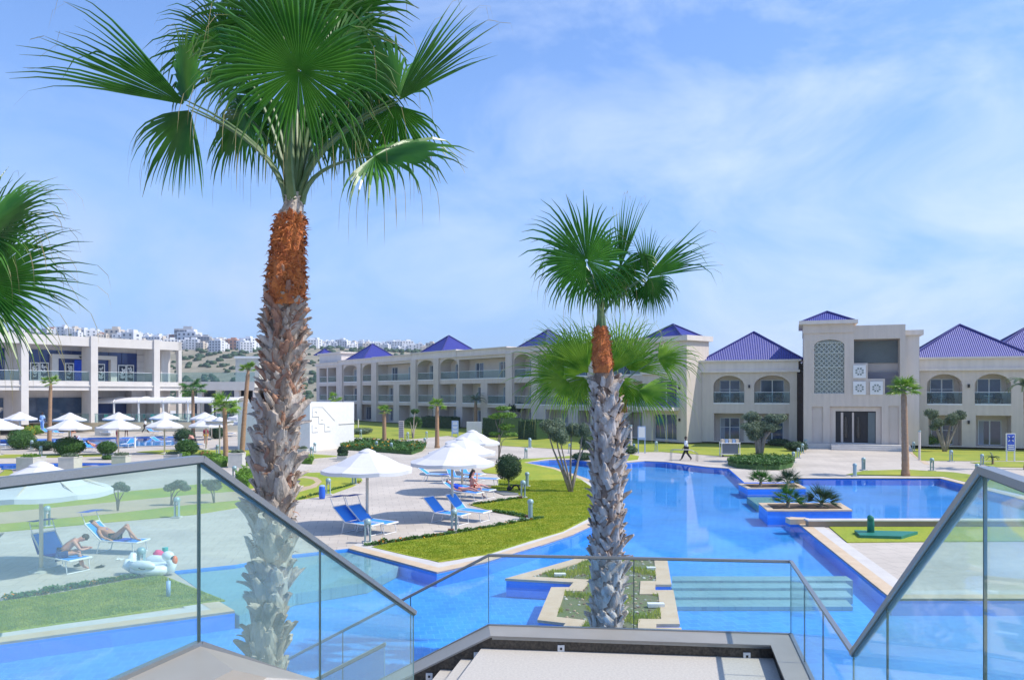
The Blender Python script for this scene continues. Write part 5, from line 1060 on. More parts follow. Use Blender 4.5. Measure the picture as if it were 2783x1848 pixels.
o2 = MB(); o2.box(WT+.02, 1.2, -.1, XP(1385)+.5, 7, ZP(1340,290), M_render2); o2.box(WT+.02,.9,ZP(1340,290),XP(1385)+.8,7.3,ZP(1340,245),M_cornice); o2.build('side_block', pv)
for k in range(3):
    g = MB(); x0, x1 = XP(635), XP(1330); g.box(x0, -.9-.42*(k+1), -.45, x1, -.9-.42*k+(.9 if k == 0 else 0), -.15*k-.01, M_coping if False else M_gutter); g.build('entrance_step', pv)
for k in range(4):
    g = MB()
g = MB(); g.box(XP(390)-.3, -.9, -.45, XP(1330), .0, -.012, M_gutter); g.build('porch_floor', pv)
# --- white terrace building (left)
FL_ = Fac(tuple(Vector((-45.5,106.6))-Vector((.606,.795))*46), (-45.5,106.6), 1.25); sL = FL_.s; u1 = lambda x: .3061*x
Lr = 46.0; o_ = 0; rb = FL_.root('terrace_building', 'large white two-storey building with blue glass and first-floor terraces at the left', 'building', 0); XL = lambda x, t=0: sL(u1(x), t); ZL = lambda x, y, t=0: FL_.z(u1(x), 840+.3061*y, t)
zs0, zs1 = ZL(800,722), ZL(800,640); ztop = ZL(800,250); zbm = ZL(800,332)
XE = XL(1600)
g = MB(); g.box(0, 3.2, 0, XL(1345,3.2), 14, ztop-.15, M_render2); g.build('rear_wall', rb)
g = MB(); g.box(0, -.3, zs0, XE, 3.2, zs1, M_whitewall); g.box(0,-.45,(zs0+zs1)/2-.08,XE,-.302,(zs0+zs1)/2+.08,M_whitewall); g.build('floor_slab', rb)
g = MB(); g.box(0, -.3, zbm, XE, 3.198, ztop, M_whitewall); g.build('roof_beam', rb)
for a, b in ((-560,-500),(172,238),(790,852),(1350,1402)):
    g = MB(); x0 = max(0.05, XL(a)) if a > -400 else 9.0; x1 = XL(b) if a > -400 else 9.9
    if x1-x0 < .3: continue
    g.box(x0, -.55, 0, x1, 2.0, ztop+.12, M_whitewall); g.build('pillar', rb)
g = MB(); g.box(XL(1575), -.3, 0, XL(1604), .4, ztop, M_whitewall); g.build('pillar', rb); g = MB(); g.box(XL(1432,1.8), 1.8, 0, XL(1512,1.8), 2.6, zbm, M_render2); g.build('pillar', rb)
for a, b in ((-300,40),(235,795),(845,1215)):
    x0, x1 = max(.1,XL(a,3.15)), XL(b,3.15); g = MB(); zz0, zz1 = zs1+.05, ZL(800,378,3.15)
    if a == 60: continue
    g.box(x0, 3.1, zz0, x1, 3.19, zz1, M_paneblue); g.build('window', rb)
    g = MB()
    for k in range(1, int((x1-x0)/1.7)): g.box(x0+k*1.7-.04, 3.03, zz0, x0+k*1.7+.04, 3.098, zz1, mat('deep_blue_frame',(.01,.03,.12),.4))
    g.build('mullion_set', rb)
g = MB()   # beige stepped wall panels
for k in range(5): g.box(XL(1218,3), 3.0-.0*k, zs1+.1+k*.9, XL(1352,3), 3.18, zs1+.1+k*.9+.8, M_render2)
g.build('panelled_wall', rb)
for a, b, c, d_, top_ in ((462,520,0,0,400),(985,1040,0,0,415)):
    g = MB(); g.box(XL(a,2.4), 2.4, zs1, XL(b,2.4), 3.09, ZL(500,400,2.4), M_whitewall); g.build('portal_jamb', rb)
g = MB(); g.box(XL(462,2.4)+.01, 2.38, ZL(700,442,2.4), XL(1040,2.4)-.01, 3.088, ZL(500,400,2.4)+.01, M_whitewall); g.build('portal_lintel', rb)
def butterfly(x0, x1, z0, z1, y, seed):
    g = MB(); g.box(x0,y-.06,z0,x1,y,z1,M_white); o = g.build('patterned_door', rb); g = MB(); g.box(x0+.12,y-.09,z0+.1,x1-.12,y-.062,z1-.12,mat('dark_door_glass',(.01,.02,.05),.15)); g.build('pane', o); rr = random.Random(seed); g = MB()
    for k in range(11):
        cx, cz = rr.uniform(x0+.35,x1-.35), rr.uniform(z0+.4,z1-.4); s = rr.uniform(.14,.26); a = rr.uniform(-.6,.6)
        for sg in (-1,1):
            pts = [(0,0),(sg*1.0,.75),(sg*1.1,.1),(sg*.55,-.15),(sg*.75,-.7),(sg*.2,-.5)]; g.add([(cx+s*(p*math.cos(a)-q_*math.sin(a)), y-.095, cz+s*(p*math.sin(a)+q_*math.cos(a))) for p, q_ in pts], [tuple(range(6)) if sg < 0 else tuple(range(5,-1,-1))], M_white)
    g.build('butterfly_motif', o)
zd = ZL(300,470); 
for i, (a, b) in enumerate(((265,347),(350,432),(577,655),(862,930),(1048,1118),(1121,1188))): butterfly(XL(a,3), XL(b,3), zs1+.05, ZL(a,472 if i < 2 else 478 if i == 2 else 485 if i == 3 else 495,3), 3.0, i)
g = MB(); g.box(XL(660,3), 2.93, zs1+.05, XL(795,3), 3.05, ZL(700,452,3), mat('vivid_blue_glass',(.01,.05,.45),.15,(.02,.1,.7),.8)); g.build('stained_glass_panel', rb)
for k, (dx, sh_) in enumerate(((708,0),(724,1),(742,2),(760,1))):
    g = MB(); x = XL(dx,2.4); z0 = ZL(720,436,2.4); z1 = ZL(720,419,2.4); y = 2.365
    g.box(x, y-.02, z0, x+.14, y, z1, M_dark)
    if sh_ == 1: g.box(x+.15,y-.02,z0,x+.5,y,z0+.13,M_dark)
    if sh_ == 2: g.box(x+.15,y-.02,z1-.12,x+.5,y,z1,M_dark); g.box(x+.15,y-.02,z0,x+.5,y,z0+.12,M_dark)
    if sh_ == 0: g.box(x-.12,y-.02,(z0+z1)/2,x+.34,y-.0,(z0+z1)/2+.12,M_dark); g.box(x+.2,y-.02,z0,x+.3,y,z1,M_dark)
    g.build('sign_letter', rb)
for a, b in ((-300,165),(240,785),(855,1345),(1405,1572)):
    x0, x1 = max(.05,XL(a)), XL(b); g = MB(); g.box(x0,-.15,zs1+.02,x1,-.12,zs1+1.15,M_balglass); o = g.build('terrace_railing', rb); g = MB(); g.box(x0,-.17,zs1+1.15,x1,-.10,zs1+1.2,M_frame); g.build('top_rail', o)
for a, b in ((-300,30),(232,795),(840,1215)):
    x0, x1 = max(.1,XL(a,2.9)), XL(b,2.9); g = MB(); g.box(x0,2.9,.1,x1,3.19,zs0-.9,M_paneblue if a > 800 else M_pane); g.build('ground_floor_window', rb)
g = MB(); g.box(XL(1220),1.5,0,XL(1345),3.1,zs0,M_render2); g.box(XL(1420),1.4,0,XL(1500),3,zs0,M_render2); g.build('ground_floor_wall', rb)
# low extension to the right of it
eb = thing('terrace_extension', 'low flat-roofed extension with glass-railed deck beside the white building', 'building', (-41,108,1.25), R(8)); E0 = lambda x: 0
p0, p1 = P(u1(1600),1060,108), P(u1(2260),1060,108); Lx = p1.x-p0.x; eb.location = (p0.x,108,1.25); eb.rotation_euler.z = 0; zt0, zt1 = P(0,840+.3061*722,108).z-1.25, P(0,840+.3061*645,108).z-1.25
g = MB(); g.box(0,0,zt0,Lx,8,zt1,M_whitewall); g.build('roof_slab', eb); g = MB()
for k in range(5): x = Lx*k/4; g.box(x-.35,.3,0,x+.35,1,zt0,M_render2)
g.build('pier_row', eb); g = MB(); g.box(0,4,0,Lx,8,zt0-.002,M_pane); g.build('glazing', eb); g = MB(); g.box(0,.1,zt1+.01,Lx,.13,zt1+1.3,M_balglass); g.build('terrace_railing', eb)
gb = thing('service_block', 'plain grey service block between the white building and the thick palm trunk', 'building', (P(640,1,112).x,112,1.25)); w_ = (705-640)/K*112
g = MB(); g.box(0,0,0,w_,6,P(0,974,112).z-1.25,M_concrete); g.build('wall', gb); g = MB(); g.box(-.15,-.15,P(0,974,112).z-1.25,w_+.15,6.1,P(0,972,112).z-1.25+.2,M_white); g.build('parapet', gb)
# terrace platform and its cream wall
tp_ = thing('terrace_wall', 'long cream retaining wall of the raised terrace before the white building', 'wall', (0,0,0)); a, b = G(-60,1172), G(760,1172); g = MB(); g.box(a.x-40,a.y,-.02,b.x,a.y+.3,1.22,M_yellow); g.build('wall_face', tp_)
g = MB(); g.box(a.x-40,a.y-.06,1.22,b.x+.06,a.y+60,1.252,M_gutter); o = g.build('terrace_floor'); tag(o, kind='structure'); g = MB(); g.box(a.x-40,a.y-.1,1.16,b.x+.1,a.y-.002,1.27,M_gutter); g.build('coping', tp_)
# pergola
pg = thing('pergola', 'white pergola with shallow curved roof bays along the restaurant terrace', 'pergola', (P(176,1,100).x,100,1.25)); x0 = 0; x1 = P(645,1,100).x-P(176,1,100).x; nb = 7; zc = P(0,840+.3061*832,100).z-1.25; zt_ = P(0,840+.3061*768,100).z-1.25
for k in range(nb+1):
    for y in (0, 4.2):
        x = x1*k/nb - (.0 if y == 0 else 6.0 if k == 0 and False else 0); g = MB(); g.tube([(x,y,0),(x,y,zc)], .13, M_white, 8); g.build('post', pg)
for k in range(nb):
    g = MB(); xa, xb = x1*k/nb+.08, x1*(k+1)/nb-.08; n = 12; vs_ = []
    for i in range(n+1):
        an = math.pi*i/n
        for x in (xa, xb): vs_.append((x, 2.1-2.25*math.cos(an), zc+.05+(zt_-zc)*.72*math.sin(an)))
    g.add(vs_, [(2*i,2*i+1,2*i+3,2*i+2) for i in range(n)], M_canvas); g.build('canopy', pg, smooth=True)
g = MB()
for k in range(nb+1):
    x = x1*k/nb; g.tube([(x, 2.1-2.3*math.cos(math.pi*i/12), zc+.05+(zt_-zc)*.76*math.sin(math.pi*i/12)) for i in range(13)], .07, M_white, 6)
g.build('arched_rib_set', pg); g = MB(); g.bar((0,0,zc),(x1,0,zc),.12,.16,M_white); g.bar((0,4.2,zc),(x1,4.2,zc),.12,.16,M_white); g.build('beam', pg)
fr_ = thing('terrace_fence', 'glass fence along the edge of the restaurant terrace', 'fence', (P(150,1,97).x,97,1.25)); Lf = P(700,1,97).x-P(150,1,97).x; g = MB(); g.box(0,0,.05,Lf,.03,1.1,M_balglass); g.build('glass_panel', fr_); g = MB(); g.bar((0,0,1.12),(Lf,0,1.12),.06,.05,M_steel); g.build('top_rail', fr_)
# --- white block with square reliefs
b0 = PQ('z2',552,1,66.5); b1 = PQ('z2',915,1,72.5); FB = Fac(b0, b1); wb = thing('white_block', 'windowless white block with stepped square reliefs behind the near umbrella', 'building', (b0.x,66.5,0)); Wb = (b1.xy-b0.xy).length; ZB = lambda y: P(0,840+.3302*y,69).z; XB = lambda x: FB.s(660+.3302*x)
wb.rotation_euler.z = FB.an; Hb = ZB(768)
g = MB(); g.add([(0,0,0),(Wb,0,0),(Wb,0,Hb),(0,0,Hb),(-1.0,7,0),(Wb-1,7,0),(Wb-1,7,Hb),(-1.0,7,Hb)], [(0,1,2,3),(1,5,6,2),(5,4,7,6),(4,0,3,7),(3,2,6,7)], M_white); g.build('wall', wb)
for x0, y0, x1_, y1 in ((570,815,622,880),(622,880,668,938),(568,940,620,1003),(672,940,722,1003)):
    g = MB(); a, b, z0, z1 = XB(x0), XB(x1_), ZB(y1), ZB(y0); w_ = .28
    for bx in ((a,z0,b,z0+w_),(a,z1-w_,b,z1),(a,z0+w_,a+w_,z1-w_),(b-w_,z0+w_,b,z1-w_)): g.box(bx[0],-.06,bx[1],bx[2],-.003,bx[3],M_white)
    g.build('square_relief', wb)
g = MB(); M_line = mat('grey_line', (.5,.5,.49), .8)
for pa, pb in (((568,805),(655,805)),((655,805),(755,920))): g.bar((XB(pa[0]),-.015,ZB(pa[1])), (XB(pb[0]),-.015,ZB(pb[1])), .02, .06, M_line)
g.build('relief_line', wb); g = MB(); g.box(XB(790),-.05,ZB(955),Wb,-.003,ZB(948),M_line); g.build('relief_band', wb)
# toy house and slide beside it
ty = thing('toy_house', 'small play house with teal roof in front of the white block', 'playhouse', tuple(G(925,1197))); g = MB(); s = G(925,1197).y/K
g.box(-18*s,-.3,0,18*s,.5,12*s,M_pink if False else mat('toy_pink',(.75,.45,.35),.6)); g.build('base', ty); g = MB(); g.lathe([(19*s,16*s),(20*s,20*s),(16*s,34*s),(6*s,41*s),(1*s,43*s)], M_teal, 10); g.build('roof', ty); g = MB()
for a in (-16,16): g.tube([(a*s,0,12*s),(a*s,0,18*s)], 1.6*s, M_white, 6)
g.box(-20*s,-.35,12*s,20*s,.4,13.5*s,M_teal); g.build('post_set', ty)
sl = thing('toy_slide', 'small blue and red toy slide on the ground before the white block', 'toy slide', tuple(G(900,1211))); g = MB(); s = G(900,1211).y/K; g.add([(-8*s,-.3,9*s),(-8*s,.3,9*s),(14*s,.3,1*s),(14*s,-.3,1*s),(-8*s,-.3,6*s),(-8*s,.3,6*s),(14*s,.3,0),(14*s,-.3,0)], [(0,3,2,1),(4,5,6,7),(0,4,7,3),(1,2,6,5),(0,1,5,4),(3,7,6,2)], M_bin); g.build('chute', sl); g = MB(); g.tube([(-8*s,0,0),(-8*s,0,12*s)], 1.2*s, M_white, 6); g.build('ladder', sl)
rv = thing('toy_car', 'red rounded ride-on toy beside the rust flower bed', 'toy', tuple(G(835,1210))); g = MB(); s = G(835,1210).y/K; g.ell((0,0,6*s), (11*s,.5,6*s), mat('red_plastic',(.6,.03,.05),.4), 12, 8); g.build('body', rv); g = MB(); g.ell((-7*s,-.4,2.5*s),(2.5*s,.1,2.5*s),M_black,8,6); g.ell((7*s,-.4,2.5*s),(2.5*s,.1,2.5*s),M_black,8,6); g.build('wheel_pair', rv)
# --- town on the hill
HC = {'white': ((.72,.73,.76),), 'cream': ((.62,.55,.47),), 'orange': ((.52,.28,.19),), 'brown': ((.30,.17,.13),), 'grey': ((.40,.41,.43),)}
hm = {k: mat('house_'+k, v[0], .85, tuple(x*.9 for x in v[0]), .1) for k, v in HC.items()}; M_hwin = mat('far_window', (.07,.09,.13), .3)
def house_proto(kind, w, d, h, fl, label, frame=False):
    t = thing('hill_house', label, 'house', (0,0,0), 0, 'houses on the distant hillside'); m = hm[kind]; g = MB()
    g.box(-w/2,-d/2,-6,w/2,d/2,h,m); g.build('wall', t); g = MB(); g.box(-w/2,-d/2,h,w/2,d/2,h+.7,m); g.box(-w*.1,-d*.2,h+.7,w*.3,d*.3,h+2.8,m); g.build('roof', t)
    n = max(2, int(w/3.4)); fh = h/fl
    for f in range(fl):
        for k in range(n):
            x = -w/2+w*(k+.5)/n; ww = 1.5 if frame else .75; g = MB(); g.box(x-ww,-d/2-.12,f*fh+(.5 if frame else 1.1),x+ww,-d/2+.05,f*fh+2.6,M_hwin); g.build('window', t)
    for f in range(fl): g = MB(); g.box(w/2-.05,-1.2,f*fh+1.1,w/2+.12,1.2,f*fh+2.4,M_hwin); g.build('window', t)
    return t
protos = [house_proto('white',10,9,9.5,3,'white flat-roofed house, one of many on the distant hillside'), house_proto('white',14,10,12,4,'wide white four-storey house on the distant hillside'), house_proto('cream',11,9,9.5,3,'cream flat-roofed house on the distant hillside'), house_proto('orange',12,9,10,3,'terracotta orange house on the distant hillside'), house_proto('brown',10,9,9,3,'dark brown house on the distant hillside'), house_proto('grey',14,11,15,5,'grey unfinished concrete block of flats on the distant hillside', True)]
hr = random.Random(17); first = [True]*6; spec = []
rows = [(300,700,575,18),(120,430,590,16),(440,700,545,14),(820,1160,640,14),(20,300,640,14),(300,690,600,22),(830,1180,690,20),(-40,300,560,2),(20,700,690,24),(330,700,640,11),(0,720,760,26),(440,720,600,6),(815,1160,740,22),(800,1180,780,16),(700,1100,700,8)]
for u0, u1_, dd_, n in rows:
    for k in range(n):
        u = u0+(u1_-u0)*(k+.5)/n + hr.uniform(-6,6); kk = hr.choices(range(6), [6,3,3.5,.7,.4,0])[0] if u < 760 else hr.choices(range(6), [6,4,2,0,0,0])[0]; spec.append((u, dd_+hr.uniform(-18,18), kk))
spec += [(140,600,3),(176,610,3),(205,640,3),(330,560,2),(338,575,2),(366,600,0),(432,560,0),(452,570,1),(505,575,5),(535,560,5),(556,552,5),(590,520,1),(610,525,0),(632,540,3),(668,520,1),(845,620,1),(935,640,1),(960,650,0),(1080,660,1)]
HN = ['small white flat-roofed house', 'wide white four-storey house', 'cream flat-roofed house', 'terracotta orange house', 'dark brown house', 'grey unfinished concrete block']
for u, dd_, kk in spec:
    x = (u-CX)/K*dd_; z = hill(x, dd_)-.4; sc = hr.uniform(.42,.72); pr = protos[kk]; an = hr.uniform(-.5,.5)
    if first[kk]: pr.location = (x,dd_,z); pr.rotation_euler.z = an; first[kk] = False
    else: pr = copy_tree(pr, None, (x,dd_,z), an, None, sc)
    pr['label'] = HN[kk] + (' above the roof of the white terrace building' if u < 432 else ' on the ridge between the white terrace building and the thick palm' if u < 715 else ' on the ridge beyond the three-storey hotel wing')

# ------------------------------------------------------------------ umbrellas
def umbrella(label, loc, rad=1.7, h=2.95, detail=True, group=None):
    t = thing('umbrella', label, 'umbrella', tuple(loc), random.Random(int(loc.x*10)).uniform(0, .7), group); zr = h-.74*rad/1.7
    g = MB(); n = 8; sub = 4; prof = [(0.06,h),(.30,h-.10),(.32,h-.145),(.75,h-.33),(1.2,zr+.17),(rad*.97,zr+.02),(rad,zr),(rad,zr-.13)]
    vs_ = []; N_ = n*sub
    for r, z in prof:
        for k in range(N_):
            a = 2*math.pi*k/N_; ph = (k % sub)/sub; flat = math.cos(math.pi/n)/math.cos((ph-.5)*2*math.pi/n); rr = r*(flat*.55+.45) if r > .4 else r; sag = -.035*math.sin(math.pi*ph)*(r/rad)
            vs_.append((rr*math.cos(a), rr*math.sin(a), z+sag))
    fs = [(i*N_+k, (i+1)*N_+k, (i+1)*N_+(k+1)%N_, i*N_+(k+1)%N_) for i in range(len(prof)-1) for k in range(N_)] + [tuple(range(N_))]
    g.add(vs_, fs, M_canvas); o = smooth_angle(g.build('canopy', t), 8)
    g = MB(); g.tube([(0,0,0),(0,0,h-.1)], .055 if detail else .06, M_cream, 10); g.build('pole', t, smooth=True)
    g = MB(); g.lathe([(.32,0),(.32,.04),(.10,.07),(.09,.12)], M_concrete, 14); g.build('base', t)
    if detail:
        g = MB()
        for k in range(n):
            a = 2*math.pi*k/n; g.bar((.06*math.cos(a),.06*math.sin(a),h-.16),(rad*.97*math.cos(a),rad*.97*math.sin(a),zr-.01),.025,.03,M_cream); g.bar((.06*math.cos(a),.06*math.sin(a),h-.75),(.9*math.cos(a),.9*math.sin(a),zr+.25),.02,.02,M_cream)
        g.build('rib_set', t)
    return t
umbrella('large white umbrella left of centre over two empty blue loungers', G(998,1437))
umbrella('large white umbrella in the middle over loungers with a seated woman', G(1229,1408), 1.7, 3.0)
umbrella('white umbrella partly hidden behind the middle one', G(1256,1338), 1.72, 2.78)
umbrella('farthest of the stacked white umbrellas in the middle, over the blue backrests', G(1284,1288), 1.75, 2.72)
umbrella('big white umbrella at the lower left behind the glass railing', G(112,1553), 1.86, 3.08)
fu = [('far white umbrella at the left edge, just beside the white pillar',54,1195,43,76),('nearer white umbrella cut by the left edge',-2,1237,57,100),('rear white umbrella of the second pair from the left',190,1195,43,74),('front white umbrella of the second pair, beside the slender palm',188,1237,57,100),
('rear white umbrella of the third pair, above the woman in red',322,1190,40,70),('front white umbrella of the third pair, above the woman in red',322,1235,55,98),('rear white umbrella of the fourth pair',447,1188,38,69),('front white umbrella of the fourth pair with a tall pole in the grass',447,1233,50,97),
('rear white umbrella right of the straight palm',556,1188,38,68),('white umbrella between the straight palm and light green palm, rear',575,1195,40,67),('front white umbrella behind the light green palm',560,1222,45,85),('white umbrella seen between the light green palm and leaning palm, rear',649,1185,30,61),('front white umbrella beside the leaning palm',673,1215,40,82),('thin-poled white umbrella beside the light green palm trunk',597,1237,36,104)]
for lb, u, v, hw, hh in fu: b = G(u, v); umbrella(lb, b, hw/K*b.y, hh/K*b.y, False, 'umbrellas around the far left pool')
# ------------------------------------------------------------------ loungers
def lounger(label, foot, ang, back=38, shade=0, group='blue sun loungers'):
    t = thing('sun_lounger', label, 'sun lounger', tuple(foot), ang, group); W_ = .33; hx = 1.22; L2 = .78; a = R(back); bx, bz = hx+L2*math.cos(a), .40+L2*math.sin(a); fr = M_white
    g = MB()
    for s in (-1,1): g.tube([(.02,s*W_,.38),(hx,s*W_,.40)], .022, fr, 6)
    g.tube([(.02,-W_,.38),(.02,W_,.38)], .028, fr, 6); g.build('seat_frame', t)
    g = MB()
    for s in (-1,1): g.tube([(hx,s*W_,.40),(bx,s*W_,bz)], .022, fr, 6)
    g.tube([(bx,-W_,bz),(bx,W_,bz)], .022, fr, 6); g.build('back_frame', t)
    g = MB(); w = W_-.015; g.add([(.06,-w,.395),(.5,-w,.375),(hx,-w,.405),(.06,w,.395),(.5,w,.375),(hx,w,.405)], [(0,1,4,3),(1,2,5,4)], M_blue); g.build('seat', t)
    g = MB(); g.add([(hx+.02,-w,.42),(bx-.02,-w,bz-.01),(bx-.02,w,bz-.01),(hx+.02,w,.42)], [(0,1,2,3)], M_blue); g.build('backrest', t)
    for x, dx in ((.18,-.07),(1.28,.10)):
        g = MB(); g.tube([(x,-W_,.38),(x+dx,-W_,.02),(x+dx,W_,.02),(x,W_,.38)], .018, fr, 6); g.build('leg', t)
    if shade:
        g = MB(); sx, sz = bx+.02, bz+.32
        for s in (-1,1): g.tube([(bx-.05,s*W_,bz-.04),(sx+.1,s*W_,sz)], .012, fr, 5)
        g.build('shade_arm', t); g = MB(); g.add([(sx-.18,-W_-.03,sz+.04),(sx+.26,-W_-.03,sz+.02),(sx+.26,W_+.03,sz+.02),(sx-.18,W_+.03,sz+.04)], [(0,1,2,3)], M_bluedk); g.build('shade', t)
    return t
AL = math.atan2(.51, -.86)
def foot(k, x, y): p = GQ(k, x, y); return p + Vector((-.1*math.cos(AL)*1, -.1*math.sin(AL), 0))
lounger('empty blue lounger with small shade, left of the near umbrella pole', foot('z6',622,552), AL, 40, 1); lounger('empty blue lounger with small shade, right of the near umbrella pole', foot('z6',725,542), AL, 40, 1)
lounger('empty blue lounger left of the middle umbrella pole beside a lamp', foot('Gz',840,1150), AL, 44); lounger('empty blue lounger right of the middle umbrella pole', foot('Gz',1245,1093), AL, 46)
L5 = foot('Gz',1120,705); L6 = foot('Gz',1348,652)
lounger('blue lounger with the person under a blue towel', L5, AL, 30, 1); lounger('blue lounger the seated woman uses', L6, AL, 8)
lounger('empty blue lounger right of the farthest umbrella pole', GQ('Gz',1490,420), R(165), 5); lounger('blue lounger with raised back in the shade at the left', GQ('Gz',560,330), R(172), 35); lounger('blue lounger with upright backrest behind the seated woman', GQ('Gz',980,400), AL, 62); lounger('blue lounger with raised back behind the farthest umbrella pole', GQ('Gz',1200,330), AL, 55)
L10 = GQ('H',690,918); A10 = math.atan2(.47,-.88); lounger('blue lounger with raised back under the sitting man', L10, A10, 48, 1)
L11 = GQ('H',1530,655); A11 = math.atan2(.16,-.98); lounger('blue lounger with the woman lying knees up', L11, A11, 42, 1)
for lb, k, x, y, a in (('far lounger under the front umbrella behind the slender palm','C',900,490,2.9),('far lounger by the left wall under the second umbrella pair','C',1060,500,2.9),('far lounger below the third umbrella pair beside the woman in red','C',1800,500,2.9),('far lounger at the left edge by the pool','C',60,700,2.9),('far lounger at the pool side under the tall-poled umbrella','D',470,650,2.9),('far lounger behind the pool beneath the fourth umbrella pair','D',340,480,2.9),('far lounger with purple towel beside the sunbather','C',1620,760,2.8),('far lounger with striped towel in front of the crouching man','D',1010,700,2.9),('grey far lounger between the leaning palm and the light green palm','D',1520,510,3.0),('far lounger facing the pool near the end post','C',1990,700,1.6)):
    lounger(lb, GQ(k,x,y), a, 30, 0, 'blue sun loungers by the far pool')
# ------------------------------------------------------------------ people
def skin(nodes, edges, root=0, sub=2):
    me = bpy.data.meshes.new('s'); me.from_pydata([n[0] for n in nodes], edges, []); o = bpy.data.objects.new('s', me); scene.collection.objects.link(o)
    md = o.modifiers.new('k', 'SKIN'); md.use_smooth_shade = True
    for i, n in enumerate(nodes): r = n[1]; me.skin_vertices[0].data[i].radius = (r, r) if not isinstance(r, tuple) else r; me.skin_vertices[0].data[i].use_root = (i == root)
    s = o.modifiers.new('s', 'SUBSURF'); s.levels = s.render_levels = sub
    dg = bpy.context.evaluated_depsgraph_get(); ev = o.evaluated_get(dg); m2 = ev.to_mesh(); vs_ = [tuple(v.co) for v in m2.vertices]; fs = [tuple(p.vertices) for p in m2.polygons]; ev.to_mesh_clear(); bpy.data.objects.remove(o); bpy.data.meshes.remove(me); return vs_, fs
V3 = Vector
def person(label, loc, rotz, pose, skm=None, clothes=(), hair=None, hairlen=0., group=None, fingers=False, sub=2):
    skm = skm or M_skin; t = thing('person', label, 'person', tuple(loc), rotz, group); p = {k: V3(v) for k, v in pose.items()}; nodes = []; idx = {}; ed = []
    def nd(k, pos, r, parent=None): idx[k] = len(nodes); nodes.append((tuple(pos), r)); (ed.append((idx[parent], idx[k])) if parent else None)
    nd('pel', p['pel'], .145); nd('bel', p['pel'].lerp(p['che'], .45), .125, 'pel'); nd('che', p['che'], .155, 'bel'); nd('nk0', p['che'].lerp(p['head'], .42), .075, 'che'); nd('nk', p['che'].lerp(p['head'], .62), .052, 'nk0')
    hd = (p['head']-p['che']).normalized(); nd('h0', p['head']-hd*.02, .083, 'nk'); nd('h1', p['head']+hd*.09, .088, 'h0'); nd('h2', p['head']+hd*.165, .05, 'h1')
    for s in 'LR':
        nd('sh'+s, p['che'].lerp(p['sh'+s], .95), .06, 'che'); nd('el'+s, p['el'+s], .041, 'sh'+s); nd('wr'+s, p['wr'+s], .028, 'el'+s); hv = (p['wr'+s]-p['el'+s]).normalized(); nd('ha'+s, p['wr'+s]+hv*.07, (.036,.02), 'wr'+s)
        sdv = hv.cross(V3((0,0,1))); sdv = sdv.normalized() if sdv.length > .1 else V3((1,0,0)); dn = hv.cross(sdv).normalized()
        if fingers:
            for k, (o_, ln) in enumerate(((-.027,.06),(-.009,.075),(.009,.07),(.026,.055))): nd('f%d%s' % (k,s), p['wr'+s]+hv*(.09+ln*.5)+sdv*o_, .0085, 'ha'+s); nd('g%d%s' % (k,s), p['wr'+s]+hv*(.09+ln)+sdv*o_+dn*.012, .007, 'f%d%s' % (k,s))
            nd('th'+s, p['wr'+s]+hv*.07+sdv*.05, .009, 'ha'+s)
        nd('hi'+s, p['hi'+s], .088, 'pel'); nd('mt'+s, p['hi'+s].lerp(p['kn'+s], .5), .074, 'hi'+s); nd('kn'+s, p['kn'+s], .052, 'mt'+s); nd('ca'+s, p['kn'+s].lerp(p['an'+s], .35), .053, 'kn'+s); nd('an'+s, p['an'+s], .034, 'ca'+s); nd('to'+s, p['to'+s], (.04,.025), 'an'+s)
    vs_, fs = skin(nodes, ed, 0, sub); g = MB(); g.add(vs_, fs, skm)
    fw = V3(pose.get('face', (0,1,0))).normalized(); up = hd; sd_ = fw.cross(up).normalized(); hc = p['head']+hd*.05
    g.ell(hc+fw*.092-up*.005, (.014,.014,.02), skm, 6, 5)
    for s in (-1,1): g.ell(hc+sd_*s*.086, (.014,.02,.03), skm, 6, 5)
    g.build('body', t, smooth=True)
    g = MB()
    for s in (-1,1): g.ell(hc+fw*.082+sd_*s*.032+up*.025, (.011,.011,.008), M_hair, 6, 5)
    g.ell(hc+fw*.082-up*.045, (.022,.012,.006), mat('lip_red',(.4,.1,.09),.5), 6, 5); g.build('face_detail', t)
    g = MB(); g.ell(hc+up*.055-fw*.022, (.098,.103,.095), hair or M_hair, 12, 8, .15)
    if hairlen: g.tube([hc-fw*.05+up*.03, hc-fw*.10-up*.1, hc-fw*.11-up*(.1+hairlen)], [.075,.07,.03], hair or M_hair, 8)
    g.build('hair', t, smooth=True)
    for nm, keys, ex, m in clothes:
        ks = [(k if isinstance(k, tuple) else (k, None)) for k in keys]; nn_ = []; ee = []; im = {}
        for k, par in ks:
            src = nodes[idx[k[:3]]] if k in idx else nodes[idx[k]]; r = src[1]; r = (r+ex) if not isinstance(r, tuple) else tuple(x+ex for x in r); im[k] = len(nn_); nn_.append((src[0], r)); (ee.append((im[par], im[k])) if par else None)
        v2, f2_ = skin(nn_, ee, 0, sub); g = MB(); g.add(v2, f2_, m); g.build(nm, t, smooth=True)
    return t
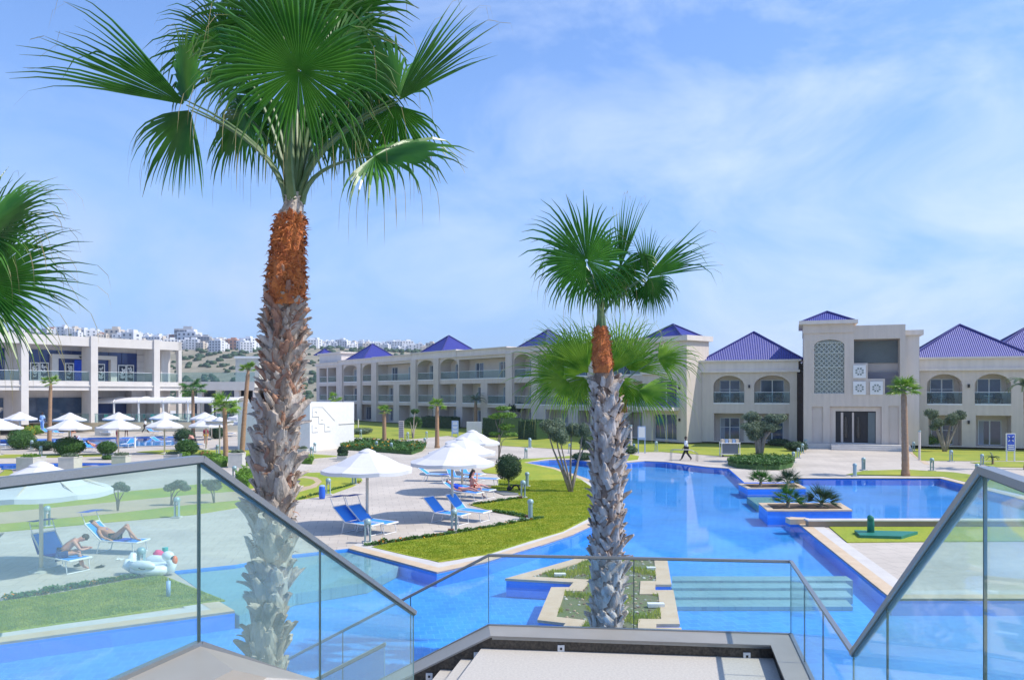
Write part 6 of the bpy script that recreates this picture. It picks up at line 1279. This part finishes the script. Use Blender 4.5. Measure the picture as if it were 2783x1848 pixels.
def stand(stride=.0, lean=.0, arms=((.0,.05),(.0,-.05))):   # faces +Y
    z = .93; return dict(pel=(0,0,z), che=(0,lean*.4,z+.42), head=(0,lean*.75,z+.66), shL=(-.17,lean*.4,z+.46), shR=(.17,lean*.4,z+.46), elL=(-.23,lean*.4+arms[0][0]-.02,z+.17), elR=(.23,lean*.4+arms[1][0]-.02,z+.17), wrL=(-.24,lean*.4+arms[0][0]*2+arms[0][1],z-.06), wrR=(.24,lean*.4+arms[1][0]*2+arms[1][1],z-.06),
        hiL=(-.09,0,z-.04), hiR=(.09,0,z-.04), knL=(-.1,stride*.45+.03,.5), knR=(.1,-stride*.35+.04,.5), anL=(-.1,stride,.09), anR=(.1,-stride*1.05,.12), toL=(-.11,stride+.15,.03), toR=(.11,-stride+.08,.03), face=(0,1,0))
SH = lambda m, ex=.018: ('shorts', [('pel',None),('hiL','pel'),('mtL','hiL'),('hiR','pel'),('mtR','hiR')], ex, m)
TR = lambda m, ex=.02: ('trousers', [('pel',None),('hiL','pel'),('mtL','hiL'),('knL','mtL'),('caL','knL'),('anL','caL'),('hiR','pel'),('mtR','hiR'),('knR','mtR'),('caR','knR'),('anR','caR')], ex, m)
TS = lambda m, ex=.018: ('shirt', [('che',None),('bel','che'),('pel','bel'),('nk0','che'),('shL','che'),('elL','shL'),('shR','che'),('elR','shR')], ex, m)
BT = lambda m: ('bikini_bottom', [('pel',None),('hiL','pel'),('hiR','pel')], .008, m)
BR_ = lambda m: ('bikini_top', [('che',None),('bel','che')], .006, m)
# walking man, near the far pool corner (moves to the left)
person('man in white shirt and dark trousers walking left along the far pool edge', GQ('z3',1520,1342), R(80), stand(.36, .06, ((.10,.06),(-.08,.03))), M_skind, (TS(mat('white_shirt',(.75,.76,.78),.8), .03), TR(M_black, .03)), fingers=True)
# hunched man sitting sideways on the lounger, facing the right
mp_ = L10 + V3((.55*math.cos(A10), .55*math.sin(A10), 0)); sit = dict(pel=(0,-.15,.50), che=(0,.20,.80), head=(0,.42,.86), shL=(-.17,.22,.84), shR=(.17,.22,.84), elL=(-.20,.38,.58), elR=(.20,.38,.58), wrL=(-.05,.55,.60), wrR=(.05,.56,.58), hiL=(-.10,-.10,.48), hiR=(.10,-.10,.48), knL=(-.15,.34,.50), knR=(.15,.34,.50), anL=(-.15,.38,.10), anR=(.13,.46,.09), toL=(-.16,.52,.04), toR=(.14,.60,.04), face=(0,.8,-.6))
person('sunburnt man sitting hunched forward on the lounger behind the left railing', mp_+V3((-.12,.02,0)), R(-62), sit, M_skinp, (SH(mat('navy_shorts',(.01,.05,.2),.8)),), mat('short_brown_hair',(.05,.03,.02),.8), fingers=True)
# woman lying on her back, knees up (local +Y = towards feet)
ly = dict(pel=(0,0,.49), che=(0,-.42,.66), head=(0,-.70,.86), shL=(-.17,-.46,.70), shR=(.17,-.46,.70), elL=(-.27,-.24,.52), elR=(.27,-.24,.52), wrL=(-.25,.0,.44), wrR=(.25,.0,.44), hiL=(-.09,.04,.48), hiR=(.09,.04,.48), knL=(-.1,.36,.87), knR=(.12,.46,.84), anL=(-.1,.50,.46), anR=(.12,.85,.45), toL=(-.1,.66,.42), toR=(.12,1.0,.43), face=(0,.35,.9))
u_dir = V3((math.cos(A11), math.sin(A11), 0)); person('tanned woman lying on a lounger with raised knees behind the left railing', L11+u_dir*1.0, math.atan2(-u_dir.y,-u_dir.x)-R(90), ly, M_skin, (BT(M_black), BR_(mat('blue_bikini',(.02,.08,.4),.7))), M_hair, .12, fingers=True)
g = MB(); 
tw_ = tag(g.add([(0,-.25,.41),(.5,-.28,.40),(.55,.28,.40),(0,.3,.41),(.25,0,.43)], [(0,1,4),(1,2,4),(2,3,4),(3,0,4)], M_towel).build('beach_towel', loc=tuple(L11+u_dir*.5), rotz=A11), 'blue patterned towel on the lounger below the lying woman', 'towel')
# seated woman, legs to the right
su = dict(pel=(0,0,.52), che=(0,-.03,.92), head=(0,.04,1.16), shL=(-.16,-.02,.96), shR=(.16,-.02,.96), elL=(-.19,.16,.78), elR=(.20,.20,.80), wrL=(-.10,.30,.62), wrR=(.08,.22,1.04), hiL=(-.09,.03,.50), hiR=(.09,.03,.50), knL=(-.11,.42,.60), knR=(.12,.38,.50), anL=(-.1,.82,.47), anR=(.15,.48,.10), toL=(-.1,.94,.50), toR=(.16,.62,.04), face=(.1,1,-.1))
ud = V3((math.cos(AL), math.sin(AL), 0)); person('woman with dark hair sitting upright on a lounger under the middle umbrella', L6+ud*.85+V3((-.25,-.2,0)), R(-78), su, M_skinp, (BT(M_redflower), BR_(mat('red_bikini',(.35,.05,.04),.7))), M_hair, .2, fingers=True)
# person lying under a blue towel
l5 = dict(pel=(0,0,.50), che=(0,-.42,.60), head=(0,-.72,.74), shL=(-.17,-.46,.62), shR=(.17,-.46,.62), elL=(-.26,-.24,.50), elR=(.26,-.24,.50), wrL=(-.22,.0,.46), wrR=(.22,.0,.46), hiL=(-.09,.05,.49), hiR=(.09,.05,.49), knL=(-.1,.45,.58), knR=(.12,.46,.52), anL=(-.1,.86,.47), anR=(.12,.88,.46), toL=(-.1,1.0,.5), toR=(.12,1.0,.5), face=(0,.3,.9))
person('person lying on a lounger with torso wrapped in a royal blue towel', L5+ud*1.05, math.atan2(-ud.y,-ud.x)-R(90), l5, M_skinp, (('towel_wrap', [('pel',None),('bel','pel'),('che','bel'),('shL','che'),('shR','che'),('hiL','pel'),('hiR','pel')], .07, M_towel),), fingers=True)
# far people
def far(label, k, x, y, rot, pose, skm=None, clothes=(), z=0, **kw): b = GQ(k, x, y, z); person(label, b, R(rot), pose, skm, clothes, sub=1, **kw)
far('distant woman in a red dress standing behind the ball of the pool hedge', 'C', 1885, 640, 120, stand(.05,.02), M_skin, (('red_dress', [('che',None),('bel','che'),('pel','bel'),('hiL','pel'),('hiR','pel'),('mtL','hiL'),('mtR','hiR')], .03, mat('red_cloth',(.55,.06,.05),.8)),), hairlen=.15)
far('distant figure in black bending forward beside the woman in red', 'C', 2030, 520, 60, dict(stand(.1,0), che=(0,.32,1.18), head=(0,.52,1.25), shL=(-.17,.34,1.18), shR=(.17,.34,1.18), elL=(-.2,.42,.92), elR=(.2,.42,.92), wrL=(-.1,.55,.8), wrR=(.1,.55,.8)), M_skind, (TS(M_black,.03),))
far('distant walker in white top on the far side of the pool', 'D', 85, 450, -80, stand(.33,.05), M_skind, (TS(M_white,.03), TR(M_black,.02)))
far('distant walker in dark shorts just right of the walker in white', 'D', 192, 440, -70, stand(.2,.03), M_skin, (TS(M_white,.02), SH(M_black)))
far('person in maroon shirt standing over a lounger near the straight palm', 'D', 1060, 640, 40, stand(.05,.08), M_skin, (TS(mat('maroon_cloth',(.25,.03,.06),.8),.03), SH(mat('ochre_cloth',(.5,.25,.02),.8))))
far('sunburnt bather lying behind the round clipped bush', 'D', 850, 640, 60, dict(sit), M_skinp, (SH(M_black),))
far('sunbather reclining with purple towel left of the mushroom-shaped topiary', 'C', 1560, 760, -80, ly, M_skinp, (BT(M_towel),), hairlen=.1)
far('person in black top sitting under the front umbrella near the slender palm', 'C', 1190, 510, 150, sit, M_skin, (TS(M_black,.03),))
far('person in pale blue and white sitting by the far pool', 'C', 1265, 650, 170, sit, M_skin, (TS(mat('pale_blue_cloth',(.45,.5,.75),.8),.04), TR(M_white,.02)))
far('waiter in pale blue shirt standing before the small white tent', 'C', 680, 400, 180, stand(.05,0), M_skind, (TS(mat('sky_blue_cloth',(.4,.55,.75),.8),.03), TR(M_signpale,.03)), z=1.27)
# ------------------------------------------------------------------ lamp bollards
def bollard_proto(label):
    t = thing('lamp_bollard', label, 'bollard lamp', (0,0,0), 0, 'lamp bollards along the paths'); m = M_lampgrey
    for s in (-1, 1):
        g = MB(); vs_ = []; n = 6
        for z in (.06, .66):
            for k in range(n+1): a = (-46+92*k/n)*math.pi/180 + (0 if s > 0 else math.pi); vs_.append((.115*math.cos(a), .115*math.sin(a), z))
            for k in range(n, -1, -1): a = (-40+80*k/n)*math.pi/180 + (0 if s > 0 else math.pi); vs_.append((.075*math.cos(a), .075*math.sin(a), z))
        q_ = 2*(n+1); g.add(vs_, [tuple(range(q_-1,-1,-1)), tuple(range(q_,2*q_))]+[(i,(i+1)%q_,q_+(i+1)%q_,q_+i) for i in range(q_)], m); g.build('post', t)
    g = MB(); g.lathe([(.12,.64),(.128,.66),(.128,.72),(.118,.765),(.085,.805),(.04,.825),(.005,.83)], m, 16); g.build('cap', t, smooth=True)
    g = MB(); g.lathe([(.05,.52),(.055,.64)], M_white, 10); g.build('lamp', t); g = MB(); g.cbox((0,0,.03), (.34,.34,.06), M_concrete); g.build('base', t); return t
bp = None
BO = [('z6',565,608,'lamp bollard in front of the near umbrella pole',20),('z6',1170,527,'lamp bollard in front of the middle umbrella pole',25),('z6',1706,440,'pale lamp bollard at the corner of the second lounger pad on the lawn',80),('z6',1655,292,'lamp bollard at the corner of the occupied lounger pad',15),('z6',1683,213,'rounded lamp bollard on the lawn behind the black bag',85),('z6',290,272,'lamp bollard beside the blue barrel bin',10),('z6',472,198,'lamp bollard on the curved lawn left of the near umbrella pole',30),
 ('z5',330,494,'lamp bollard on the lawn behind the sitting man',60),('z5',1240,430,'lamp bollard at the bed edge left of the tall glass joint',0),('z5',990,838,'lamp bollard standing in front of the white swan float',5),
 ('F',1945,1103,'dark lamp bollard on the grass rim before the far path',20),('F',2015,925,'pale lamp bollard on the far lawn right of the umbrella stack',70),('F',350,778,'small lamp bollard on the far lawn beside the tan-trunk palm',0),('F',322,905,'small dark lamp bollard on the far path left of the leaning shadows',0),('F',48,805,'pair lamp bollard on the far lawn below the louvred panel',0),
 ('E',1555,965,'blue grey lamp bollard in the long flower bed, left one',0),('E',1793,995,'blue grey lamp bollard in the long flower bed, right one',0),('E',1302,756,'lamp bollard on the lawn right of the white block',0),('E',515,1092,'lamp bollard beside the thick trunk on the narrow lawn',0),('E',565,1000,'lamp bollard on the path beyond the narrow lawn',0),('E',1192,1505,'lamp bollard on the round lawn under the near umbrella rim',40),
 ('z3',130,1228,'lamp bollard on the far lawn left of the olive tree',0),('z3',1055,1278,'lamp bollard left of the white notice board',0),('z3',1252,1262,'lamp bollard right of the white notice board',0),('z3',485,1280,'lamp bollard behind the olive tree trunks',0),
 ('z4',305,1428,'lamp bollard nearest the oval hedge on the walk edge',0),('z4',348,1388,'second lamp bollard up the left side of the entrance walk',0),('z4',385,1345,'third lamp bollard up the left side of the entrance walk',0),('z4',415,1305,'lamp bollard closest to the entrance steps on the left',0),('z4',850,1552,'open-framed lamp bollard at the left tip of the palm lawn',90),('z4',927,1497,'lamp bollard on the walk behind the palm lawn tip',20),('z4',1535,1503,'lamp bollard right of the lone palm',0),('z4',1937,1560,'lamp bollard beside the peak of the right railing',0),('z4',1705,1418,'lamp bollard on the lawn edge in front of the right wing',0),('z4',1980,1452,'lamp bollard beside the tiny young palm',0),('z4',1372,1325,'lamp bollard beside the light green hedge',0),('z4',1338,1300,'lamp bollard by the hedge nearest the entrance steps',0),
 ('C',510,722,'white lamp bollard right of the far left bush cluster',0),('C',655,830,'small white lamp bollard on the strip before the big clipped bush',0),('D',1245,800,'lamp bollard on the grass strip by the light green palm',0),('D',1518,1215,'lamp bollard left of the round lawn shrub, beside the rail',0)]
for k, x, y, lb, rz_ in BO:
    b = GQ(k, x, y)
    if bp is None: bp = bollard_proto(lb); bp.location = b; bp.rotation_euler.z = R(rz_)
    else: copy_tree(bp, None, b, R(rz_), lb, .95+.12*random.random())
# tall posts
for lb, k, x, y, hp in (('tall pale post at the corner of the right lawn','z4',1425,1405,250),('tall pale post beside the notice board','z3',1030,1270,230),('pale square post right of the white block','E',1262,640,170),('white post by the far pool rim','C',2165,690,170)):
    b = GQ(k, x, y); t = thing('post', lb, 'post', tuple(b)); h = hp*VW[k][2]/K*b.y; g = MB(); g.tube([(0,0,0),(0,0,h)], .08, M_white if 'C' == k else M_cornice, 8); g.build('shaft', t); g = MB(); g.lathe([(.1,h),(.11,h+.05),(.09,h+.1)], M_lampgrey, 8); g.build('cap', t)
# ------------------------------------------------------------------ signs and furniture
def board(nm, label, cat, k, x0, x1, ytop, ybot, yb, mface, mfr, stripes=None, legs=True, text=None):
    b = GQ(k, (x0+x1)/2, yb); d = b.y; s = VW[k][2]/K*d; w = (x1-x0)*s; zt_ = (yb-ytop)*s; zb_ = (yb-ybot)*s; t = thing(nm, label, cat, tuple(b)); g = MB(); g.box(-w/2,-.04,zb_,w/2,.04,zt_,mfr); g.build('panel', t); g = MB(); g.box(-w/2+.06,-.05,zb_+.06,w/2-.06,-.041,zt_-.06,mface); f = g.build('sign_face', t)
    if legs:
        for sx_ in (-1,1): g = MB(); g.box(sx_*(w/2-.05)-.04,-.03,0,sx_*(w/2-.05)+.04,.03,zb_,mfr); g.build('leg', t)
    if stripes:
        g = MB()
        for (fy, fh, fw, m) in stripes: z = zb_+(zt_-zb_)*fy; g.box(-w/2*fw,-.058,z,w/2*fw,-.051,z+(zt_-zb_)*fh,m)
        g.build('lettering', f)
    return t, w, zb_, zt_
board('notice_board','blank white notice board on legs at the far pool edge','sign','z3',1088,1158,1040,1160,1280,M_white,M_signpale,[(.06,.12,.8,M_signpale)])
t, w, zb_, zt_ = board('blue_sign','pale blue sign panel with white lines left of the white cabinet','sign','F',752,862,490,700,755,M_signpale,M_signpale,[(.82,.06,.6,M_white),(.72,.05,.7,M_white),(.5,.05,.7,M_white),(.4,.05,.5,M_white),(.2,.06,.7,M_white),(.1,.04,.5,M_white)])
board('white_cabinet','white framed cabinet board behind the umbrella tops','cabinet','F',992,1234,505,690,705,mat('lavender_panel',(.62,.60,.68),.6),M_white,[(.0,.98,.02,M_white)],False)
board('louvred_panel','grey free-standing panel of horizontal louvres on the far lawn','panel','E',1912,1994,495,765,800,mat('grey_louvre',(.42,.41,.42),.6),M_cornice,[(k/9+.02,.025,.9,M_dark) for k in range(9)],True)
t, w, zb_, zt_ = board('blue_sign','royal blue and white sign with round emblem at the right edge','sign','z4',2192,2274,1168,1325,1418,M_signblue,M_white,[(.30,.05,.7,M_white),(.20,.05,.6,M_white),(.1,.05,.7,M_white)]); g = MB(); c = (zb_+zt_)/2+.2*(zt_-zb_)
for k in range(12): a = 2*math.pi*k/12; r0, r1 = w*.10, w*.14; g.add([(r0*math.cos(a-.2),-.06,c+r0*math.sin(a-.2)),(r1*math.cos(a-.2),-.06,c+r1*math.sin(a-.2)),(r1*math.cos(a+.3),-.06,c+r1*math.sin(a+.3)),(r0*math.cos(a+.3),-.06,c+r0*math.sin(a+.3))], [(0,1,2,3),(3,2,1,0)], M_white)
for k in range(4):
    a = math.pi/4+math.pi/2*k; r0, r1 = w*.2, w*.40; g.bar((r0*math.cos(a),-.06,c+r0*math.sin(a)), (r1*math.cos(a),-.06,c+r1*math.sin(a)), .01, .06, M_white)
g.lathe([(w*.09,-.006),(w*.09,.006)], M_white, 12); g.build('emblem', t)
b = GQ('z3',1915,1312); s = .3061/K*b.y; t = thing('towel_cart', 'white towel cart with stacked towels on the far lawn', 'towel cart', tuple(b)); g = MB()
for sx_ in (-1,1):
    for sy in (0,.6): g.tube([(sx_*80*s,sy,.05),(sx_*80*s,sy,130*s)], .03, M_white, 6)
g.box(-84*s,-.05,22*s,84*s,.65,28*s,M_white); g.box(-84*s,-.05,118*s,84*s,.65,125*s,M_white); g.build('frame', t); g = MB(); g.box(-68*s,.02,30*s,68*s,.6,112*s,mat('grey_bin',(.13,.16,.19),.6)); g.build('bin', t); g = MB()
for k in range(5): g.cbox(((-64+32*k)*s,.3,140*s), (26*s,.4,30*s), M_signpale if k % 2 else mat('beige_towel',(.6,.52,.4),.9))
g.build('towel_stack', t); g = MB()
for sx_ in (-1,1): g.ell((sx_*72*s,0,.08),(.09,.04,.09),M_dark,8,6)
g.build('wheel_pair', t)
b = GQ('z6',246,297); s = .3878/K*b.y; t = thing('litter_bin', 'blue barrel-shaped bin with pale lid on the lawn edge', 'bin', tuple(b)); g = MB(); g.lathe([(18*s,0),(21*s,12*s),(23*s,45*s),(21*s,80*s),(20*s,86*s)], M_bin, 16); g.build('barrel', t, smooth=True); g = MB(); g.lathe([(21*s,86*s),(22*s,90*s),(12*s,97*s),(2*s,98*s)], M_signpale, 16); g.build('lid', t)
# concrete box planters
def boxpl(label, k, x0, x1, yt, yb, plant=None):
    b = GQ(k, (x0+x1)/2, yb); s = VW[k][2]/K*b.y; w = (x1-x0)*s; h = (yb-yt)*s; t = thing('box_planter', label, 'planter', tuple(b), random.Random(x0).uniform(-.15,.15)); g = MB(); g.box(-w/2,0,0,w/2,w,h,M_concrete); g.build('box', t); g = MB()
    for (a0,a1,c0,c1) in ((-w/2-.02,w/2+.02,-.02,.12),(-w/2-.02,w/2+.02,w-.12,w+.02),(-w/2-.02,-w/2+.12,.12,w-.12),(w/2-.12,w/2+.02,.12,w-.12)): g.box(a0,c0,h,a1,c1,h+.06,M_gutter)
    g.build('rim', t); g = MB(); rr = random.Random(x1); leaves(g, (0,w/2,h+.1), (w*.5,w*.4,.16), 420, plant or M_olive, rr, .06, .2); g.build('plant', t)
boxpl('square concrete planter in front of the big rounded clipped bush','C',932,1182,855,1068); boxpl('square concrete planter right of the mushroom-shaped topiary','C',1792,2010,830,1000); boxpl('concrete planter with spreading plant at the far left','C',245,540,860,1065,M_bright); boxpl('pale concrete box planter between the two orange-trunk palms','D',1418,1640,790,1010); boxpl('low pale planter box just behind the left railing peak','D',385,608,812,905); boxpl('cream box planter on the far side of the pool','C',1520,1740,360,500,M_leafdark); boxpl('dark stone-edged planter box of the small ball topiary','E',920,1075,1075,1140,M_leafdark); boxpl('pale box beside the thick trunk and narrow lawn','E',290,430,960,1110)
# small white pagoda tent
b = P(88,1,96); s = 96/K; t = thing('tent', 'small white peaked tent on the terrace at the left', 'tent', (b.x,96,1.27)); zt_ = lambda y: P(0,1100+.16935*y,96).z-1.27; g = MB(); w = 14*s*1.1; g.add([(-w,-w*.6,zt_(100)),(w,-w*.6,zt_(100)),(w,w,zt_(100)),(-w,w,zt_(100)),(-w,-w*.6,zt_(75)),(w,-w*.6,zt_(75)),(w,w,zt_(75)),(-w,w,zt_(75)),(0,.2,zt_(5))], [(0,1,5,4),(1,2,6,5),(2,3,7,6),(3,0,4,7),(4,5,8),(5,6,8),(6,7,8),(7,4,8)], M_canvas); g.build('canopy', t)
for sx_ in (-1,1): g = MB(); g.tube([(sx_*w*.97,-w*.55,0),(sx_*w*.97,-w*.55,zt_(100))], .05, M_white, 6); g.build('post', t)
# lawn hatch with bent pipe, black bag, side objects
p = [GQ('z7',*c, .03) for c in ((1140,535),(1585,545),(1470,580),(1180,572))]; t = thing('hatch', 'flat dark green fibreglass hatch with an upright pipe on the right lawn', 'hatch', tuple(p[0])); o_ = p[0]; g = MB(); g.prism([(c.x-o_.x, c.y-o_.y) for c in p], 0, .10, M_green); g.build('lid', t); c = GQ('z7',1255,555)-o_; g = MB(); s = .3877/K*p[0].y; g.tube([(c.x,c.y,.05),(c.x,c.y,.42),(c.x-.02,c.y-.03,.60),(c.x-.08,c.y-.10,.62)], [.12,.12,.11,.09], M_green, 10); g.build('bent_pipe', t, smooth=True)
b = GQ('Gz',1780,520); t = thing('bag', 'black bag with loop handle lying on the grey mat by the topiary', 'bag', tuple(b)); g = MB(); g.ell((-.22,0,.12),(.14,.12,.16),M_black,10,8,.3); g.build('body', t, smooth=True); g = MB(); g.tube([(.1+.18*math.cos(a),0,.1+.22*math.sin(a)) for a in [math.pi*k/8-.2 for k in range(9)]], .045, M_black, 7); g.build('handle', t, smooth=True)
g = MB(); pts = [GQ('Gz',*c) for c in ((1420,540),(1700,500),(1930,500),(1860,590),(1600,600))]; o_ = pts[0]; g.prism([(c.x-o_.x,c.y-o_.y) for c in pts], .0, .02, mat('grey_mat',(.16,.17,.17),.9,(.2,.21,.2),8)); tag(g.build('mat', loc=(o_.x,o_.y,.012)), 'dark grey mat spread on the paving beside the black bag', 'mat')
# sandals, small white disc lights, flat white drain covers
def sandal(label, k, x, y, m): b = GQ(k, x, y); t = thing('sandal_pair', label, 'sandals', tuple(b), random.random()*2); g = MB(); g.ell((0,0,.02),(.13,.045,.018),m,10,6); g.ell((.05,.14,.02),(.13,.045,.018),m,10,6); g.build('sole', t); g = MB(); g.tube([(-.02,-.05,.02),(.03,0,.06),(-.02,.05,.02)], .012, m, 5); g.tube([(.03,.09,.02),(.08,.14,.06),(.03,.19,.02)], .012, m, 5); g.build('strap', t)
sandal('dark sandals under the lounger of the hunched man', 'H', 650, 830, M_black); sandal('dark sandals right of the hunched man feet', 'H', 935, 850, M_black); sandal('white sandals on the paving left of the swan float', 'H', 1240, 745, M_white)
for lb, p in (('white round underwater lamp between the island steps', Vector(PQ('A',415,555,19.0))),):
    b = GQ('A',415,555,-.5); g = MB(); g.lathe([(.20,0),(.20,.03),(.15,.05),(.01,.055)], M_white, 16, tuple(b)); tag(g.build('pool_lamp'), lb, 'pool lamp')
for lb, k, x, y in (('small white floor light near the lower left of the pool','z5',820,1500),('small white floor light at the middle of the near pool','z6',590,1318),('small white floor light in the channel near the landing','z6',530,945)):
    b = GQ(k, x, y, -.98); g = MB(); g.lathe([(.14,0),(.14,.02),(.01,.04)], M_white, 12, tuple(b)); tag(g.build('pool_lamp'), lb, 'pool lamp')
for lb, k, x, y, w, h in (('flat white lamp block on the upper planting of the island','A',690,362,.30,.07),('pair of flat white lamp blocks at the right of the island planting','A',1800,715,.38,.08),('white lamp block in the upper right of the island planting','A',1745,288,.24,.07)):
    b = GQ(k,x,y,.09); g = MB(); g.cbox(tuple(b+V3((0,0,.04))),(w,.16,h),M_white); tag(g.build('garden_light'), lb, 'garden light')
b = GQ('z5',1180,990); t = thing('standpipe', 'slim pale blue standpipe on the tip of the left lawn', 'standpipe', tuple(b)); s = .3878/K*b.y; g = MB(); g.tube([(0,0,0),(0,0,118*s)], 15*s, M_signpale, 10); g.build('shaft', t, smooth=True); g = MB(); g.tube([(-2*s,0,118*s),(-4*s,0,138*s)], 5*s, M_lampgrey, 6); g.build('tap', t)
# steel pool ladder rails at the far corner and rail at the shallow shelf
def ladder(label, base, h, w, run):
    t = thing('pool_handrail', label, 'handrail', tuple(base)); g = MB()
    for y in (0, w): g.tube([(0,y,-.3),(0,y,h*.7),(.06,y,h*.95),(.2,y,h),(run*.75,y,h*.98),(run,y,h*.7),(run,y,0)], .022, M_steel, 7)
    g.build('rail_tube', t, smooth=True)
ladder('thin curved steel handrail at the far pool edge near the walking man', GQ('z3',1390,1352), .85, .5, 1.9)
# swan float
b = GQ('z5',1060,828); s = .3878/K*b.y; t = thing('swan_float', 'white inflatable swan float with orange beak on the paving', 'pool float', tuple(b), R(-6)); g = MB(); 
g.lathe([(.30,0),(.42,.05),(.50,.16),(.48,.27),(.38,.34),(.26,.33),(.20,.24),(.2,.2)], M_swan, 22, (0,0,0), 1.35, 1.0); g.build('body', t, smooth=True)
g = MB(); g.tube([(.50,0,.16),(.66,0,.22),(.70,0,.34),(.60,0,.50),(.52,0,.58)], [.17,.17,.14,.12,.11], M_swan, 12); g.ell((.56,0,.60),(.20,.15,.16),M_swan,14,10); g.build('neck', t, smooth=True)
g = MB(); g.ell((.78,0,.47),(.09,.09,.15),M_beak,12,8); g.ell((.72,0,.56),(.07,.10,.07),M_black,10,8); g.build('beak', t, smooth=True)
for sy in (-1,1):
    g = MB(); g.ell((-.05,sy*.40,.36),(.42,.12,.17),M_swan,14,10,.15); g.build('wing', t, smooth=True)
g = MB(); g.tube([(-.55,.0,.2),(-.70,.05,.42),(-.62,.05,.66)], [.17,.15,.09], M_swan, 10); g.tube([(-.52,-.12,.2),(-.74,-.15,.32),(-.70,-.12,.50)], [.15,.14,.08], M_swan, 10); g.build('tail', t, smooth=True)
g = MB(); g.tube([(-.1,-.53,.33),(.02,-.55,.29),(.12,-.53,.30)], .012, M_black, 5); g.tube([(-.1,-.56,.16),(.02,-.58,.13),(.14,-.56,.14)], .012, M_black, 5); g.build('feather_marking', t)
t.scale = (.87,)*3
b2 = GQ('H',1815,700); t = thing('drink_cup', 'teal cup standing behind the swan float', 'cup', (b2.x, b2.y, 0)); g = MB(); g.lathe([(.07,.0),(.09,.28),(.085,.28)], M_teal, 10); g.build('cup_body', t); t['label'] = 'tall teal bucket standing behind the swan float head'; t['category'] = 'bucket'; t.name = 'bucket'
g = MB(); b2 = GQ('H',1720,735); g.ell((0,0,.14),(.16,.12,.14),M_pink,10,8,.4); tag(g.build('beach_bag', loc=tuple(b2), smooth=True), 'bright pink beach bag behind the swan float', 'bag')
g = MB(); b2 = L10+V3((math.cos(A10)*1.35, math.sin(A10)*1.35,0)); g.add([(-.5,-.32,.42),(.1,-.35,.44),(.45,-.33,.95),(-.5,.32,.42),(.1,.35,.44),(.45,.33,.98),(-.2,-.36,.2)], [(0,1,4,3),(1,2,5,4),(0,6,1)], M_towel); tag(g.build('beach_towel', loc=tuple(b2), rotz=A10), 'royal blue towel draped over the lounger behind the hunched man', 'towel')
# brown lantern stones at lamp feet
for lb, k, x, y in (('brown stone block left of the lamp at the middle umbrella','z6',1148,533),('brown stone block at the lamp of the occupied lounger pad','Gz',1905,665),('brown stone block at the lamp of the second pad corner','Gz',2050,1030)):
    b = GQ(k,x,y); g = MB(); g.cbox((0,0,.06),(.2,.25,.13),mat('brown_block',(.12,.05,.03),.8)); tag(g.build('stone_block', loc=tuple(b)), lb, 'stone block')
# tables and chairs on the restaurant terrace
def chair_proto(label, m, loc, rz):
    t = thing('terrace_chair', label, 'chair', loc, rz, 'chairs on the restaurant terrace'); g = MB(); g.box(-.25,-.25,.43,.25,.25,.48,m); g.build('seat', t); g = MB(); g.box(-.25,.22,.48,.25,.26,.95,m); g.build('backrest', t)
    for x in (-.22,.22):
        for y in (-.22,.22): g = MB(); g.tube([(x,y,0),(x,y,.44)], .02, M_white, 5); g.build('leg', t)
    return t
cp = chair_proto('teal terrace chair, one of the row under the barrel pergola', M_teal, (P(262,1,101).x,101,1.27), 0); rr_ = random.Random(2)
for k in range(20):
    u = 232+k*20+rr_.uniform(-5,5); y = rr_.choice((100.8,101.8,102.8)); copy_tree(cp, None, (P(u,1,y).x, y, 1.27), rr_.uniform(0,6))
for k, u in enumerate((250,300,360,410,470,540,600)):
    t = thing('terrace_table', 'white-topped table, one of the row under the barrel pergola', 'table', (P(u,1,101.4).x,101.4,1.27), 0, 'tables on the restaurant terrace'); g = MB(); g.box(-.45,-.45,.72,.45,.45,.76,M_white); g.build('tabletop', t); g = MB(); g.tube([(0,0,0),(0,0,.72)], .05, M_steel, 6); g.build('pedestal', t)

# ------------------------------------------------------------------ thin coastal haze
hz_m = bpy.data.materials.new('haze_air'); hz_m.use_nodes = True; t_ = hz_m.node_tree; t_.nodes.clear()
o_h = t_.nodes.new('ShaderNodeOutputMaterial'); pv_ = t_.nodes.new('ShaderNodeVolumePrincipled'); pv_.inputs['Color'].default_value = (.80, .88, 1, 1); pv_.inputs['Density'].default_value = .0003; pv_.inputs['Anisotropy'].default_value = .2
t_.links.new(pv_.outputs[0], o_h.inputs['Volume'])
g = MB(); g.box(-1000, -60, -3, 900, 1250, 92, hz_m); tag(g.build('haze'), kind='stuff')
